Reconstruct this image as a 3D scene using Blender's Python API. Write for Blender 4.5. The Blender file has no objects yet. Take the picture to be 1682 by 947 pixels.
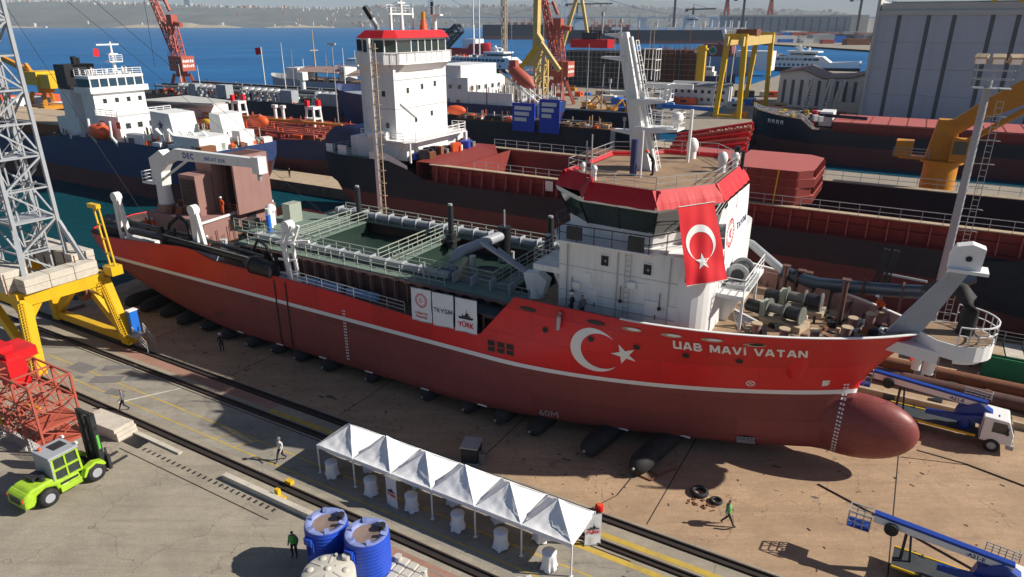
import bpy, bmesh, math, random
from mathutils import Vector, Matrix
random.seed(7)
R = math.radians
SC = bpy.context.scene
COL = SC.collection
YAW = R(-30)          # the yard's own axes: x along the slipways towards the bow, y away from the rails
CA, SA = math.cos(YAW), math.sin(YAW)

# ------------------------------------------------------------------ camera, sky, sun, exposure
cd = bpy.data.cameras.new('camera'); cam = bpy.data.objects.new('camera', cd); COL.objects.link(cam)
cam.location = (0, 0, 27); cam.rotation_euler = (R(90 - 21.15), 0, 0)
cd.sensor_width = 36; cd.lens = 24.08; cd.clip_start = .5; cd.clip_end = 60000
SC.camera = cam
SUN_EL = R(34.5); SUN_DIR = Vector((.996, -.087, 0)).normalized()      # towards the sun, on the ground plane
wd = bpy.data.worlds.new('World'); SC.world = wd; wd.use_nodes = True
nt = wd.node_tree; bg = nt.nodes['Background']
sky = nt.nodes.new('ShaderNodeTexSky'); sky.sky_type = 'NISHITA'; sky.sun_disc = False
sky.sun_elevation = SUN_EL; sky.sun_rotation = math.atan2(SUN_DIR.x, SUN_DIR.y)
sky.air_density = .85; sky.dust_density = .7; sky.ozone_density = 4.0; sky.altitude = 0
nt.links.new(sky.outputs[0], bg.inputs[0]); bg.inputs[1].default_value = .05
sl = bpy.data.lights.new('sun', 'SUN'); so = bpy.data.objects.new('sun', sl); COL.objects.link(so)
sl.energy = 5.0; sl.angle = R(.53); sl.color = (1, .93, .82)
tosun = Vector((SUN_DIR.x * math.cos(SUN_EL), SUN_DIR.y * math.cos(SUN_EL), math.sin(SUN_EL)))
so.rotation_euler = tosun.to_track_quat('Z', 'Y').to_euler(); so.location = tosun * 200
vs = SC.view_settings; vs.view_transform = 'Standard'; vs.look = 'None'; vs.exposure = .42; vs.gamma = 1; vs.use_curve_mapping = False

# ------------------------------------------------------------------ materials
MATS = {}
def M(name, col, rough=.6, metal=0., var=.12, scale=.5, fine=5., dirt=None, damt=.35, dscale=.4, streak=False, bump=0., bscale=20., spec=.4, plates=None, long=None, grit=0.):
    m = bpy.data.materials.new(name); m.use_nodes = True; MATS[name] = m
    t = m.node_tree; N = t.nodes; L = t.links; p = N['Principled BSDF']
    p.inputs['Roughness'].default_value = rough; p.inputs['Metallic'].default_value = metal
    p.inputs['Specular IOR Level'].default_value = spec
    g = N.new('ShaderNodeNewGeometry')
    def noise(sc, det=3, vec=None, ro=.6):
        n = N.new('ShaderNodeTexNoise'); n.inputs['Scale'].default_value = sc; n.inputs['Detail'].default_value = det; n.inputs['Roughness'].default_value = ro
        L.new(vec or g.outputs['Position'], n.inputs['Vector']); return n.outputs['Fac']
    def mul(a, f):
        x = N.new('ShaderNodeMath'); x.operation = 'MULTIPLY_ADD'; L.new(a, x.inputs[0]); x.inputs[1].default_value = f; x.inputs[2].default_value = 1 - f * .5
        return x.outputs[0]
    n1 = mul(noise(scale), var * 2.4); n2 = mul(noise(fine, 4), var * 1.6)
    mm = N.new('ShaderNodeMath'); mm.operation = 'MULTIPLY'; L.new(n1, mm.inputs[0]); L.new(n2, mm.inputs[1])
    mx = N.new('ShaderNodeMix'); mx.data_type = 'RGBA'; mx.blend_type = 'MULTIPLY'; mx.inputs[0].default_value = 1
    mx.inputs[6].default_value = (*col, 1); L.new(mm.outputs[0], mx.inputs[7]); out = mx.outputs[2]
    if dirt:
        vec = None
        if streak:
            mp = N.new('ShaderNodeVectorMath'); mp.operation = 'MULTIPLY'; mp.inputs[1].default_value = (2.6, 2.6, .22); L.new(g.outputs['Position'], mp.inputs[0]); vec = mp.outputs[0]
        d = noise(dscale, 6, vec, .7)
        r = N.new('ShaderNodeMapRange'); r.inputs[1].default_value = .5; r.inputs[2].default_value = .72; r.inputs[4].default_value = damt; L.new(d, r.inputs[0])
        m2 = N.new('ShaderNodeMix'); m2.data_type = 'RGBA'; L.new(r.outputs[0], m2.inputs[0]); L.new(out, m2.inputs[6]); m2.inputs[7].default_value = (*dirt, 1); out = m2.outputs[2]
    if grit:
        gr = N.new('ShaderNodeMapRange'); gr.inputs[1].default_value = .3; gr.inputs[2].default_value = .7; gr.inputs[3].default_value = 1 - grit; gr.inputs[4].default_value = 1 + grit * .7; L.new(noise(9, 6, None, .8), gr.inputs[0])
        mg = N.new('ShaderNodeMix'); mg.data_type = 'RGBA'; mg.blend_type = 'MULTIPLY'; mg.inputs[0].default_value = 1; L.new(out, mg.inputs[6]); L.new(gr.outputs[0], mg.inputs[7]); out = mg.outputs[2]
        mp2 = N.new('ShaderNodeMapping'); mp2.vector_type = 'POINT'; mp2.inputs['Rotation'].default_value = (0, 0, .62); mp2.inputs['Scale'].default_value = (.1, 1, 1); L.new(g.outputs['Position'], mp2.inputs['Vector'])      # drag and tyre marks across the lanes
        d = noise(1.3, 5, mp2.outputs[0], .75); r = N.new('ShaderNodeMapRange'); r.inputs[1].default_value = .5; r.inputs[2].default_value = .68; r.inputs[4].default_value = grit * 1.3; L.new(d, r.inputs[0])
        mg = N.new('ShaderNodeMix'); mg.data_type = 'RGBA'; L.new(r.outputs[0], mg.inputs[0]); L.new(out, mg.inputs[6]); mg.inputs[7].default_value = (*[c * .5 for c in col], 1); out = mg.outputs[2]
    if long:      # wear drawn out along the yard's lanes
        mp = N.new('ShaderNodeMapping'); mp.vector_type = 'POINT'; mp.inputs['Rotation'].default_value = (0, 0, -YAW); mp.inputs['Scale'].default_value = (.12, 1.1, 1); L.new(g.outputs['Position'], mp.inputs['Vector'])
        d = noise(long[0], 6, mp.outputs[0], .72); r = N.new('ShaderNodeMapRange'); r.inputs[1].default_value = .42; r.inputs[2].default_value = .7; r.inputs[4].default_value = long[1]; L.new(d, r.inputs[0])
        m3 = N.new('ShaderNodeMix'); m3.data_type = 'RGBA'; L.new(r.outputs[0], m3.inputs[0]); L.new(out, m3.inputs[6]); m3.inputs[7].default_value = (*long[2], 1); out = m3.outputs[2]
        v = N.new('ShaderNodeTexVoronoi'); v.feature = 'DISTANCE_TO_EDGE'; v.inputs['Scale'].default_value = .16
        w = N.new('ShaderNodeVectorMath'); w.operation = 'ADD'; nz = N.new('ShaderNodeTexNoise'); nz.inputs['Scale'].default_value = .6; nz.inputs['Detail'].default_value = 5; L.new(g.outputs['Position'], nz.inputs['Vector'])
        sc_ = N.new('ShaderNodeVectorMath'); sc_.operation = 'SCALE'; sc_.inputs['Scale'].default_value = 2.6; L.new(nz.outputs['Color'], sc_.inputs[0]); L.new(g.outputs['Position'], w.inputs[0]); L.new(sc_.outputs[0], w.inputs[1]); L.new(w.outputs[0], v.inputs['Vector'])
        r = N.new('ShaderNodeMapRange'); r.inputs[1].default_value = .0; r.inputs[2].default_value = .006; r.inputs[3].default_value = .5; r.inputs[4].default_value = 0; L.new(v.outputs['Distance'], r.inputs[0])
        m4 = N.new('ShaderNodeMix'); m4.data_type = 'RGBA'; L.new(r.outputs[0], m4.inputs[0]); L.new(out, m4.inputs[6]); m4.inputs[7].default_value = (.05, .042, .035, 1); out = m4.outputs[2]
    hgt = None
    if plates:      # welded shell plates: faint tone per plate and a fine seam
        tc = N.new('ShaderNodeTexCoord'); sx = N.new('ShaderNodeSeparateXYZ'); cx = N.new('ShaderNodeCombineXYZ'); L.new(tc.outputs['Object'], sx.inputs[0]); L.new(sx.outputs[0], cx.inputs[0]); L.new(sx.outputs[2], cx.inputs[1])
        bk = N.new('ShaderNodeTexBrick'); L.new(cx.outputs[0], bk.inputs['Vector']); bk.inputs['Scale'].default_value = 1; bk.inputs['Brick Width'].default_value = plates[0]; bk.inputs['Row Height'].default_value = plates[1]; bk.inputs['Mortar Size'].default_value = .012; bk.inputs['Mortar Smooth'].default_value = .3
        bk.inputs['Color1'].default_value = (1, 1, 1, 1); k_ = 1 - plates[2]; bk.inputs['Color2'].default_value = (k_, k_, k_, 1); bk.inputs['Mortar'].default_value = (.62, .62, .62, 1)
        m5 = N.new('ShaderNodeMix'); m5.data_type = 'RGBA'; m5.blend_type = 'MULTIPLY'; m5.inputs[0].default_value = 1; L.new(out, m5.inputs[6]); L.new(bk.outputs['Color'], m5.inputs[7]); out = m5.outputs[2]
        b = N.new('ShaderNodeBump'); b.inputs['Strength'].default_value = .6; b.inputs['Distance'].default_value = .03
        ad = N.new('ShaderNodeMath'); ad.operation = 'MULTIPLY_ADD'; L.new(noise(.9, 2), ad.inputs[0]); ad.inputs[1].default_value = .9; L.new(bk.outputs['Fac'], ad.inputs[2]); L.new(ad.outputs[0], b.inputs['Height']); L.new(b.outputs[0], p.inputs['Normal'])
    L.new(out, p.inputs['Base Color'])
    if bump:
        b = N.new('ShaderNodeBump'); b.inputs['Strength'].default_value = bump; b.inputs['Distance'].default_value = .03; L.new(noise(bscale, 4), b.inputs['Height']); L.new(b.outputs[0], p.inputs['Normal'])
    return m
RUST = (.16, .06, .025)
M('white_paint', (.78, .78, .77), .45, var=.04, dirt=(.5, .42, .35), damt=.32, streak=True, dscale=1.0)
M('white_clean', (.80, .80, .79), .5, var=.03)
M('fabric_white', (.80, .80, .82), .8, var=.06, fine=3, dirt=(.66, .65, .63), damt=.4, dscale=1.2, bump=.5, bscale=5)
M('hull_red', (.72, .014, .020), .40, var=.1, scale=.35, fine=1.2, dirt=(.58, .024, .028), damt=.65, dscale=.45, streak=True, plates=(5.5, 1.9, .22))
M('red_plain', (.72, .014, .020), .45, var=.1)
M('antifoul', (.25, .056, .052), .62, var=.14, scale=.3, dirt=(.18, .05, .046), damt=.5, streak=True, dscale=.5, plates=(6.5, 1.6, .22))
M('antifoul_bulb', (.25, .058, .053), .45, var=.12, dirt=(.25, .09, .08), damt=.3, dscale=.9, plates=(1.6, .85, .1))
M('roof_red', (.56, .012, .02), .6, var=.1, scale=1.2, fine=4)
M('flag_red', (.62, .008, .018), .75, var=.07, scale=1.0)
M('primer', (.30, .165, .145), .7, var=.1, dirt=(.2, .1, .085), damt=.5, streak=True)
M('primer_dark', (.115, .055, .045), .75, var=.2, dirt=(.05, .03, .025), damt=.6, streak=True)
M('deck_brown', (.10, .058, .048), .8, var=.3, scale=.8, dirt=(.24, .17, .12), damt=.6, dscale=.5)
M('deck_sand', (.30, .20, .125), .85, var=.25, scale=.8, dirt=(.09, .06, .05), damt=.75, dscale=.7)
M('deck_dark', (.035, .045, .055), .7, var=.3, dirt=(.10, .08, .07), damt=.5)
M('green_deck', (.16, .22, .18), .7, var=.25, scale=1.2, dirt=(.07, .08, .065), damt=.7, dscale=1.2)
M('green_rail', (.34, .38, .32), .6, var=.2, scale=2, dirt=(.2, .14, .1), damt=.5, dscale=2)
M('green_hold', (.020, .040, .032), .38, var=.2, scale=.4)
M('grey_paint', (.36, .38, .41), .45, var=.1, dirt=(.22, .2, .18), damt=.4, streak=True)
M('steel_light', (.45, .46, .47), .4, .3, var=.15)
M('galv', (.42, .43, .43), .5, .4, var=.15, scale=2)
M('steel_dark', (.035, .037, .042), .45, .2, var=.3, scale=1)
M('black', (.012, .012, .014), .5, var=.2)
M('rubber', (.022, .022, .024), .75, var=.3, scale=1, dirt=(.07, .065, .06), damt=.5, dscale=1)
M('pipe_blue', (.035, .055, .085), .35, .1, var=.2)
M('glass', (.035, .048, .045), .05, 0, var=.3, scale=1.5, spec=.7)
M('glass_blue', (.03, .07, .11), .08, 0, var=.3, scale=.6, spec=.8)
M('navy', (.014, .02, .038), .5, var=.25, dirt=(.06, .035, .028), damt=.5, streak=True, dscale=.3, plates=(8, 2.4, .2))
M('hull_black', (.012, .017, .034), .5, var=.3, dirt=(.045, .03, .028), damt=.35, streak=True, dscale=.35, plates=(7, 2, .25))
M('hull_blue', (.018, .04, .13), .5, var=.2, dirt=(.05, .04, .05), damt=.45, streak=True, dscale=.3)
M('boot_red', (.15, .042, .04), .65, var=.2, dirt=(.10, .045, .035), damt=.6, streak=True, dscale=.4, plates=(7, 2, .2))
M('hold_red', (.24, .035, .028), .65, var=.15, dirt=(.13, .03, .022), damt=.6, streak=True, dscale=.5)
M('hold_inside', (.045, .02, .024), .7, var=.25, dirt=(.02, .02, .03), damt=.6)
M('hatch_red', (.46, .12, .105), .6, var=.08, scale=.7, dirt=(.34, .12, .1), damt=.5, dscale=.6)
M('rust_steel', (.22, .085, .04), .8, var=.3, scale=.8, dirt=(.09, .045, .03), damt=.6, dscale=.8)
M('tan_steel', (.46, .36, .25), .75, var=.2, dirt=(.25, .13, .08), damt=.6, dscale=1)
M('crane_red', (.44, .10, .065), .55, var=.12, dirt=(.28, .07, .05), damt=.5, streak=True)
M('orange', (.75, .11, .03), .5, var=.1)
M('yellow', (.72, .44, .012), .45, var=.07, dirt=(.36, .2, .04), damt=.4, streak=True, dscale=.9)
M('crane_yellow', (.62, .26, .02), .45, var=.08, dirt=(.3, .14, .04), damt=.4, dscale=.8)
M('pale_yellow', (.62, .45, .16), .55, var=.1, dirt=(.34, .22, .1), damt=.4)
M('block', (.58, .53, .45), .9, var=.16, scale=1.2, fine=9, dirt=(.26, .22, .18), damt=.5, dscale=1.0, bump=.3, bscale=12)
M('concrete', (.37, .325, .255), .92, var=.25, scale=.16, fine=1.6, dirt=(.2, .17, .14), damt=.5, dscale=.22, bump=.4, bscale=6, long=(.5, .45, (.2, .165, .13)), grit=.3)
M('concrete_lane', (.33, .305, .255), .92, var=.2, scale=.25, fine=2, dirt=(.17, .15, .125), damt=.5, dscale=.35, bump=.3, bscale=6, long=(.8, .45, (.16, .14, .115)), grit=.25)
M('slip_sand', (.45, .31, .195), .95, var=.24, scale=.2, fine=2.2, dirt=(.23, .16, .11), damt=.5, dscale=.3, bump=.5, bscale=4, long=(.55, .5, (.25, .165, .105)), grit=.32)
M('far_ground', (.30, .26, .21), .95, var=.3, scale=.05, fine=.4, dirt=(.12, .105, .09), damt=.7, dscale=.05)
M('quay_wall', (.16, .13, .10), .9, var=.3, dirt=(.04, .045, .04), damt=.7, streak=True)
M('strip_pink', (.34, .19, .14), .9, var=.25, dirt=(.2, .14, .11), damt=.6)
M('rail_steel', (.07, .05, .042), .6, .4, var=.3, scale=1)
M('groove', (.03, .026, .024), .9, var=.3)
M('line_yellow', (.52, .36, .06), .85, var=.25, scale=.8, fine=4, dirt=(.26, .22, .15), damt=.7, dscale=1.1)
M('line_white', (.6, .57, .5), .85, var=.2, dirt=(.3, .26, .2), damt=.6, dscale=1.2)
M('stain', (.14, .105, .08), .9, var=.4, scale=1.5)
M('patch_grey', (.17, .165, .165), .9, var=.2, scale=2)
M('lime', (.36, .58, .03), .42, var=.08, scale=2, dirt=(.16, .2, .05), damt=.55, dscale=2.2)
M('tank_blue', (.02, .075, .52), .38, var=.08, scale=1.5)
M('tank_blue_top', (.22, .27, .52), .5, var=.15, scale=2)
M('tank_cream', (.56, .53, .46), .5, var=.05, dirt=(.45, .4, .33), damt=.4, dscale=2)
M('muddy', (.24, .175, .15), .35, var=.25, scale=1.5)
M('truck_blue', (.012, .05, .30), .4, var=.12)
M('bright_blue', (.02, .16, .62), .4, var=.05)
M('sky_blue', (.16, .36, .66), .5, var=.1)
M('panel_blue', (.02, .06, .50), .45, var=.08)
M('net_green', (.02, .22, .09), .8, var=.25, scale=2)
M('clad_grey', (.47, .50, .57), .5, .1, var=.06, scale=.05, dirt=(.38, .41, .47), damt=.6, streak=True, dscale=.15)
M('clad_strip', (.13, .15, .155), .4, var=.15, scale=.2)
M('clad_pale', (.52, .51, .48), .6, var=.08, scale=.2)
M('clad_blue', (.24, .30, .38), .5, var=.06, scale=.02)
M('roof_pink', (.36, .24, .21), .7, var=.12, scale=.3)
M('roof_grey', (.30, .31, .32), .7, var=.12, scale=.3)
M('cargo', (.10, .06, .05), .9, var=.4, scale=1.2, fine=6)
M('coal', (.022, .026, .034), .95, var=.4, scale=1, fine=5, bump=.5, bscale=3)
M('skin', (.42, .24, .16), .6, var=.05)
M('hair', (.02, .015, .012), .8, var=.1)
M('cloth_dark', (.022, .024, .03), .9, var=.2, scale=4)
M('cloth_grey', (.16, .16, .17), .9, var=.15, scale=4)
M('cloth_white', (.62, .62, .62), .9, var=.1, scale=4)
M('vest_green', (.10, .48, .05), .7, var=.08, scale=6)
M('vest_orange', (.72, .09, .015), .7, var=.08, scale=6)
M('helmet_white', (.78, .78, .78), .35, var=.02)
M('text_white', (.80, .79, .77), .5, var=.02)
M('text_red', (.62, .03, .04), .6, var=.03)
M('text_navy', (.04, .05, .14), .6, var=.03)
M('text_black', (.015, .015, .02), .6, var=.03)
M('text_blue', (.03, .08, .35), .6, var=.03)
M('hill', (.105, .112, .108), 1, var=.5, scale=.003, fine=.014, dirt=(.045, .062, .04), damt=.9, dscale=.004)
M('hill_far', (.13, .13, .10), 1, var=.3, scale=.0006, fine=.004)
M('house_pale', (.58, .54, .49), .8, var=.12, scale=.02)
M('house_roof', (.36, .16, .10), .8, var=.15, scale=.02)
M('cliff', (.42, .34, .23), .9, var=.2, scale=.01)

def water_mat():
    m = bpy.data.materials.new('sea_water'); m.use_nodes = True; MATS['sea_water'] = m
    t = m.node_tree; N = t.nodes; L = t.links; p = N['Principled BSDF']
    p.inputs['Roughness'].default_value = .38; p.inputs['IOR'].default_value = 1.33; p.inputs['Specular IOR Level'].default_value = .07
    g = N.new('ShaderNodeNewGeometry')
    vm = N.new('ShaderNodeVectorMath'); vm.operation = 'MULTIPLY'; vm.inputs[1].default_value = (.5, 1, 1); L.new(g.outputs['Position'], vm.inputs[0])
    def noise(sc, det, ro=.6):
        n = N.new('ShaderNodeTexNoise'); n.inputs['Scale'].default_value = sc; n.inputs['Detail'].default_value = det; n.inputs['Roughness'].default_value = ro; L.new(vm.outputs[0], n.inputs['Vector']); return n.outputs['Fac']
    mx = N.new('ShaderNodeMix'); mx.data_type = 'RGBA'; mx.inputs[6].default_value = (.006, .095, .27, 1); mx.inputs[7].default_value = (.02, .165, .40, 1)
    r = N.new('ShaderNodeMapRange'); r.inputs[1].default_value = .35; r.inputs[2].default_value = .68; L.new(noise(.012, 8, .7), r.inputs[0]); L.new(r.outputs[0], mx.inputs[0])
    sp = N.new('ShaderNodeSeparateXYZ'); L.new(g.outputs['Position'], sp.inputs[0]); rg = N.new('ShaderNodeMapRange'); rg.inputs[1].default_value = 110; rg.inputs[2].default_value = 330; L.new(sp.outputs[1], rg.inputs[0])      # green harbour water, blue open gulf
    hm_ = N.new('ShaderNodeMix'); hm_.data_type = 'RGBA'; hm_.inputs[6].default_value = (.004, .050, .066, 1); L.new(rg.outputs[0], hm_.inputs[0]); L.new(mx.outputs[2], hm_.inputs[7]); L.new(hm_.outputs[2], p.inputs['Base Color'])
    a = N.new('ShaderNodeMath'); a.operation = 'ADD'; L.new(noise(.22, 7, .65), a.inputs[0])
    k = N.new('ShaderNodeMath'); k.operation = 'MULTIPLY'; k.inputs[1].default_value = .35; L.new(noise(1.6, 5), k.inputs[0]); L.new(k.outputs[0], a.inputs[1])
    b = N.new('ShaderNodeBump'); b.inputs['Strength'].default_value = .75; b.inputs['Distance'].default_value = .9; L.new(a.outputs[0], b.inputs['Height']); L.new(b.outputs[0], p.inputs['Normal'])
water_mat()

# ------------------------------------------------------------------ mesh builder
class B:
    """collects shapes for ONE mesh object"""
    def __init__(s, m='white_paint'):
        s.v = []; s.f = []; s.fm = []; s.mats = [m]; s.sm = []; s.cur = 0; s.smooth = False
    def mat(s, m):
        if m not in s.mats: s.mats.append(m)
        s.cur = s.mats.index(m); return s
    def add(s, vs, fs, smooth=False):
        o = len(s.v); s.v += [tuple(v) for v in vs]
        for f in fs: s.f.append([i + o for i in f]); s.fm.append(s.cur); s.sm.append(smooth)
        return s
    def box(s, c, d, rz=0, M3=None):
        x, y, z = d[0] / 2, d[1] / 2, d[2] / 2
        P = [Vector((a * x, b * y, e * z)) for e in (-1, 1) for b in (-1, 1) for a in (-1, 1)]
        if M3 is None: M3 = Matrix.Rotation(rz, 3, 'Z')
        c = Vector(c); P = [M3 @ p + c for p in P]
        return s.add(P, [(0, 2, 3, 1), (4, 5, 7, 6), (0, 1, 5, 4), (2, 6, 7, 3), (0, 4, 6, 2), (1, 3, 7, 5)])
    def bx(s, x0, x1, y0, y1, z0, z1): return s.box(((x0 + x1) / 2, (y0 + y1) / 2, (z0 + z1) / 2), (abs(x1 - x0), abs(y1 - y0), abs(z1 - z0)))
    def beam(s, p, q, w, h=None, up=(0, 0, 1)):
        p, q = Vector(p), Vector(q); d = q - p; l = d.length
        if l < 1e-6: return s
        z = d / l; u = Vector(up)
        if abs(z.dot(u)) > .98: u = Vector((1, 0, 0))
        x = u.cross(z).normalized(); y = z.cross(x)
        return s.box((p + q) / 2, (w, h or w, l), M3=Matrix((x, y, z)).transposed())
    def cyl(s, p, q, r, r2=None, n=8, cap=True):
        p, q = Vector(p), Vector(q); d = q - p
        if d.length < 1e-6: return s
        z = d.normalized(); u = Vector((0, 0, 1)) if abs(z.z) < .95 else Vector((1, 0, 0)); x = u.cross(z).normalized(); y = z.cross(x)
        r2 = r if r2 is None else r2
        A = [p + (x * math.cos(2 * math.pi * i / n) + y * math.sin(2 * math.pi * i / n)) * r for i in range(n)]
        C = [q + (x * math.cos(2 * math.pi * i / n) + y * math.sin(2 * math.pi * i / n)) * r2 for i in range(n)]
        s.add(A + C, [(i, (i + 1) % n, n + (i + 1) % n, n + i) for i in range(n)], True)
        if cap: s.add(A + C, [tuple(reversed(range(n))), tuple(range(n, 2 * n))])
        return s
    def tube(s, pts, r, n=8, rr=None):
        pts = [Vector(p) for p in pts]; rings = []
        for i, p in enumerate(pts):
            d = (pts[min(i + 1, len(pts) - 1)] - pts[max(i - 1, 0)]).normalized()
            u = Vector((0, 0, 1)) if abs(d.z) < .9 else Vector((0, 1, 0))
            x = u.cross(d).normalized(); y = d.cross(x); k = rr[i] if rr else r
            rings.append([p + (x * math.cos(2 * math.pi * j / n) + y * math.sin(2 * math.pi * j / n)) * k for j in range(n)])
        V_ = [v for g in rings for v in g]; F = []
        for i in range(len(rings) - 1):
            for j in range(n): F.append((i * n + j, i * n + (j + 1) % n, (i + 1) * n + (j + 1) % n, (i + 1) * n + j))
        s.add(V_, F, True); s.add(rings[0], [tuple(reversed(range(n)))]); s.add(rings[-1], [tuple(range(n))]); return s
    def lathe(s, c, prof, n=24, cap=True):
        c = Vector(c); V_ = []
        for (r, z) in prof: V_ += [c + Vector((r * math.cos(2 * math.pi * i / n), r * math.sin(2 * math.pi * i / n), z)) for i in range(n)]
        F = []
        for k in range(len(prof) - 1):
            for i in range(n): F.append((k * n + i, k * n + (i + 1) % n, (k + 1) * n + (i + 1) % n, (k + 1) * n + i))
        s.add(V_, F, True)
        if cap:
            s.add(V_[:n], [tuple(reversed(range(n)))]); s.add(V_[-n:], [tuple(range(n))])
        return s
    def prism(s, poly, z0, z1):
        """poly: plan outline (x, y)"""
        n = len(poly); ar = sum(poly[i][0] * poly[(i + 1) % n][1] - poly[(i + 1) % n][0] * poly[i][1] for i in range(n))
        if ar < 0: poly = poly[::-1]
        return s.add([(x, y, z0) for x, y in poly] + [(x, y, z1) for x, y in poly], [tuple(reversed(range(n))), tuple(range(n, 2 * n))] + [(i, (i + 1) % n, n + (i + 1) % n, n + i) for i in range(n)])
    def slab(s, poly, y0, y1):
        """poly: side outline (x, z), extruded along y"""
        n = len(poly); ar = sum(poly[i][0] * poly[(i + 1) % n][1] - poly[(i + 1) % n][0] * poly[i][1] for i in range(n))
        if ar < 0: poly = poly[::-1]
        if y0 > y1: y0, y1 = y1, y0
        return s.add([(x, y0, z) for x, z in poly] + [(x, y1, z) for x, z in poly], [tuple(range(n)), tuple(reversed(range(n, 2 * n)))] + [((i + 1) % n, i, n + i, n + (i + 1) % n) for i in range(n)])
    def slabx(s, poly, x0, x1):
        """poly: end outline (y, z), extruded along x"""
        n = len(poly); ar = sum(poly[i][0] * poly[(i + 1) % n][1] - poly[(i + 1) % n][0] * poly[i][1] for i in range(n))
        if ar < 0: poly = poly[::-1]
        if x0 > x1: x0, x1 = x1, x0
        return s.add([(x0, y, z) for y, z in poly] + [(x1, y, z) for y, z in poly], [tuple(reversed(range(n))), tuple(range(n, 2 * n))] + [(i, (i + 1) % n, n + (i + 1) % n, n + i) for i in range(n)])
    def quad(s, *P): return s.add(P, [tuple(range(len(P)))])
    def ball(s, c, r, n=10, m=6, sc=(1, 1, 1), zmin=-1):
        c = Vector(c); V_ = []; F = []
        for j in range(m + 1):
            a = -math.pi / 2 + math.pi * j / m; zz = max(zmin, math.sin(a)); rr = math.cos(a)
            V_ += [c + Vector((rr * math.cos(2 * math.pi * i / n) * r * sc[0], rr * math.sin(2 * math.pi * i / n) * r * sc[1], zz * r * sc[2])) for i in range(n)]
        for j in range(m):
            for i in range(n): F.append((j * n + i, j * n + (i + 1) % n, (j + 1) * n + (i + 1) % n, (j + 1) * n + i))
        return s.add(V_, F, True)
    def rail(s, pts, h=1.05, step=1.5, r=.03, bars=(1., .66, .33), zoff=0):
        """handrail with stanchions along a path"""
        pts = [Vector(p) for p in pts]
        for p, q in zip(pts, pts[1:]):
            n = max(1, round((q - p).length / step))
            for i in range(n + 1):
                a = p.lerp(q, i / n); s.beam(a, a + Vector((0, 0, h)), r * 1.6)
            for k in bars: s.beam(p + Vector((0, 0, h * k)), q + Vector((0, 0, h * k)), r * (2 if k == 1 else 1.5))
        return s
    def lattice(s, p, q, w0, w1, bays, r, h0=None, h1=None, up=(0, 0, 1), n=4, x=True):
        """four-chord lattice from p to q"""
        p, q = Vector(p), Vector(q); z = (q - p).normalized(); u = Vector(up)
        if abs(z.dot(u)) > .98: u = Vector((1, 0, 0))
        X = u.cross(z).normalized(); Y = z.cross(X); h0 = h0 or w0; h1 = h1 or w1
        def ring(t):
            a = p.lerp(q, t); w = w0 + (w1 - w0) * t; h = h0 + (h1 - h0) * t
            return [a + X * w / 2 * i + Y * h / 2 * j for i, j in ((-1, -1), (1, -1), (1, 1), (-1, 1))]
        prev = ring(0)
        for b in range(bays):
            cur = ring((b + 1) / bays)
            for k in range(4):
                k2 = (k + 1) % 4
                s.beam(prev[k], cur[k], r * 2); s.beam(cur[k], cur[k2], r)
                if b == 0: s.beam(prev[k], prev[k2], r)
                if (b + k) % 2: s.beam(prev[k], cur[k2], r)
                else: s.beam(prev[k2], cur[k], r)
            prev = cur
        return s
    def clusters(s):
        """face lists of the pieces that do not touch"""
        n = len(s.v); p = list(range(n))
        def f(a):
            while p[a] != a: p[a] = p[p[a]]; a = p[a]
            return a
        for q in s.f:
            for i in q[1:]: p[f(i)] = f(q[0])
        bb = {}
        for i in {i for q in s.f for i in q}:
            r = f(i); c = s.v[i]
            if r not in bb: bb[r] = [*c, *c]
            else:
                for k in range(3): bb[r][k] = min(bb[r][k], c[k]); bb[r][k + 3] = max(bb[r][k + 3], c[k])
        L = list(bb); m = .04
        if not 1 < len(L) <= 400: return None
        for i in range(len(L)):
            for j in range(i):
                A, C = bb[L[i]], bb[L[j]]
                if all(A[k] - m <= C[k + 3] and C[k] - m <= A[k + 3] for k in range(3)): p[f(L[i])] = f(L[j])
        G_ = {}
        for k, q in enumerate(s.f): G_.setdefault(f(q[0]), []).append(k)
        return list(G_.values()) if len(G_) > 1 else None
    def piece(s, fs):
        b = B(); b.mats = s.mats; ix = sorted({i for k in fs for i in s.f[k]}); mp = {i: j for j, i in enumerate(ix)}
        b.v = [s.v[i] for i in ix]; b.f = [[mp[i] for i in s.f[k]] for k in fs]; b.fm = [s.fm[k] for k in fs]; b.sm = [s.sm[k] for k in fs]; return b
    def mesh(s, name):
        me = bpy.data.meshes.new(name); me.from_pydata(s.v, [], s.f)
        for m in s.mats: me.materials.append(MATS[m])
        me.polygons.foreach_set('material_index', s.fm); me.polygons.foreach_set('use_smooth', s.sm); me.update()
        return me

def yw(x, y, z=0): return Vector((CA * x - SA * y, SA * x + CA * y, z))
def tag(o, label=None, cat=None, group=None, kind=None):
    if label: o['label'] = label
    if cat: o['category'] = cat
    if group: o['group'] = group
    if kind: o['kind'] = kind
    return o
OFF = {}
def thing(name, label, cat, loc=(0, 0, 0), rot=0, group=None, world=False, yaw=True, off=None):
    """an Empty at the base of a thing; loc in yard axes unless world; off: base point when the parts are built in yard coordinates"""
    if off: loc = off
    o = bpy.data.objects.new(name, None); COL.objects.link(o); o.empty_display_size = .5
    o.location = Vector(loc) if world else yw(*loc); o.rotation_euler = (0, 0, rot + (0 if world or not yaw else YAW))
    if off: OFF[o.name] = -Vector(off)
    return tag(o, label, cat, group)
WHOLE = {'boom_lettering', 'bow_lettering', 'house_lettering', 'panel_lettering', 'lettering', 'ship_name', 'frame_number', 'hull_number', 'emblem', 'draft_marks', 'ship_print', 'oil_stain', 'scaffold_poles', 'bulwark_stay', 'grating', 'drain_slot', 'forecastle_gear'}
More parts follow.
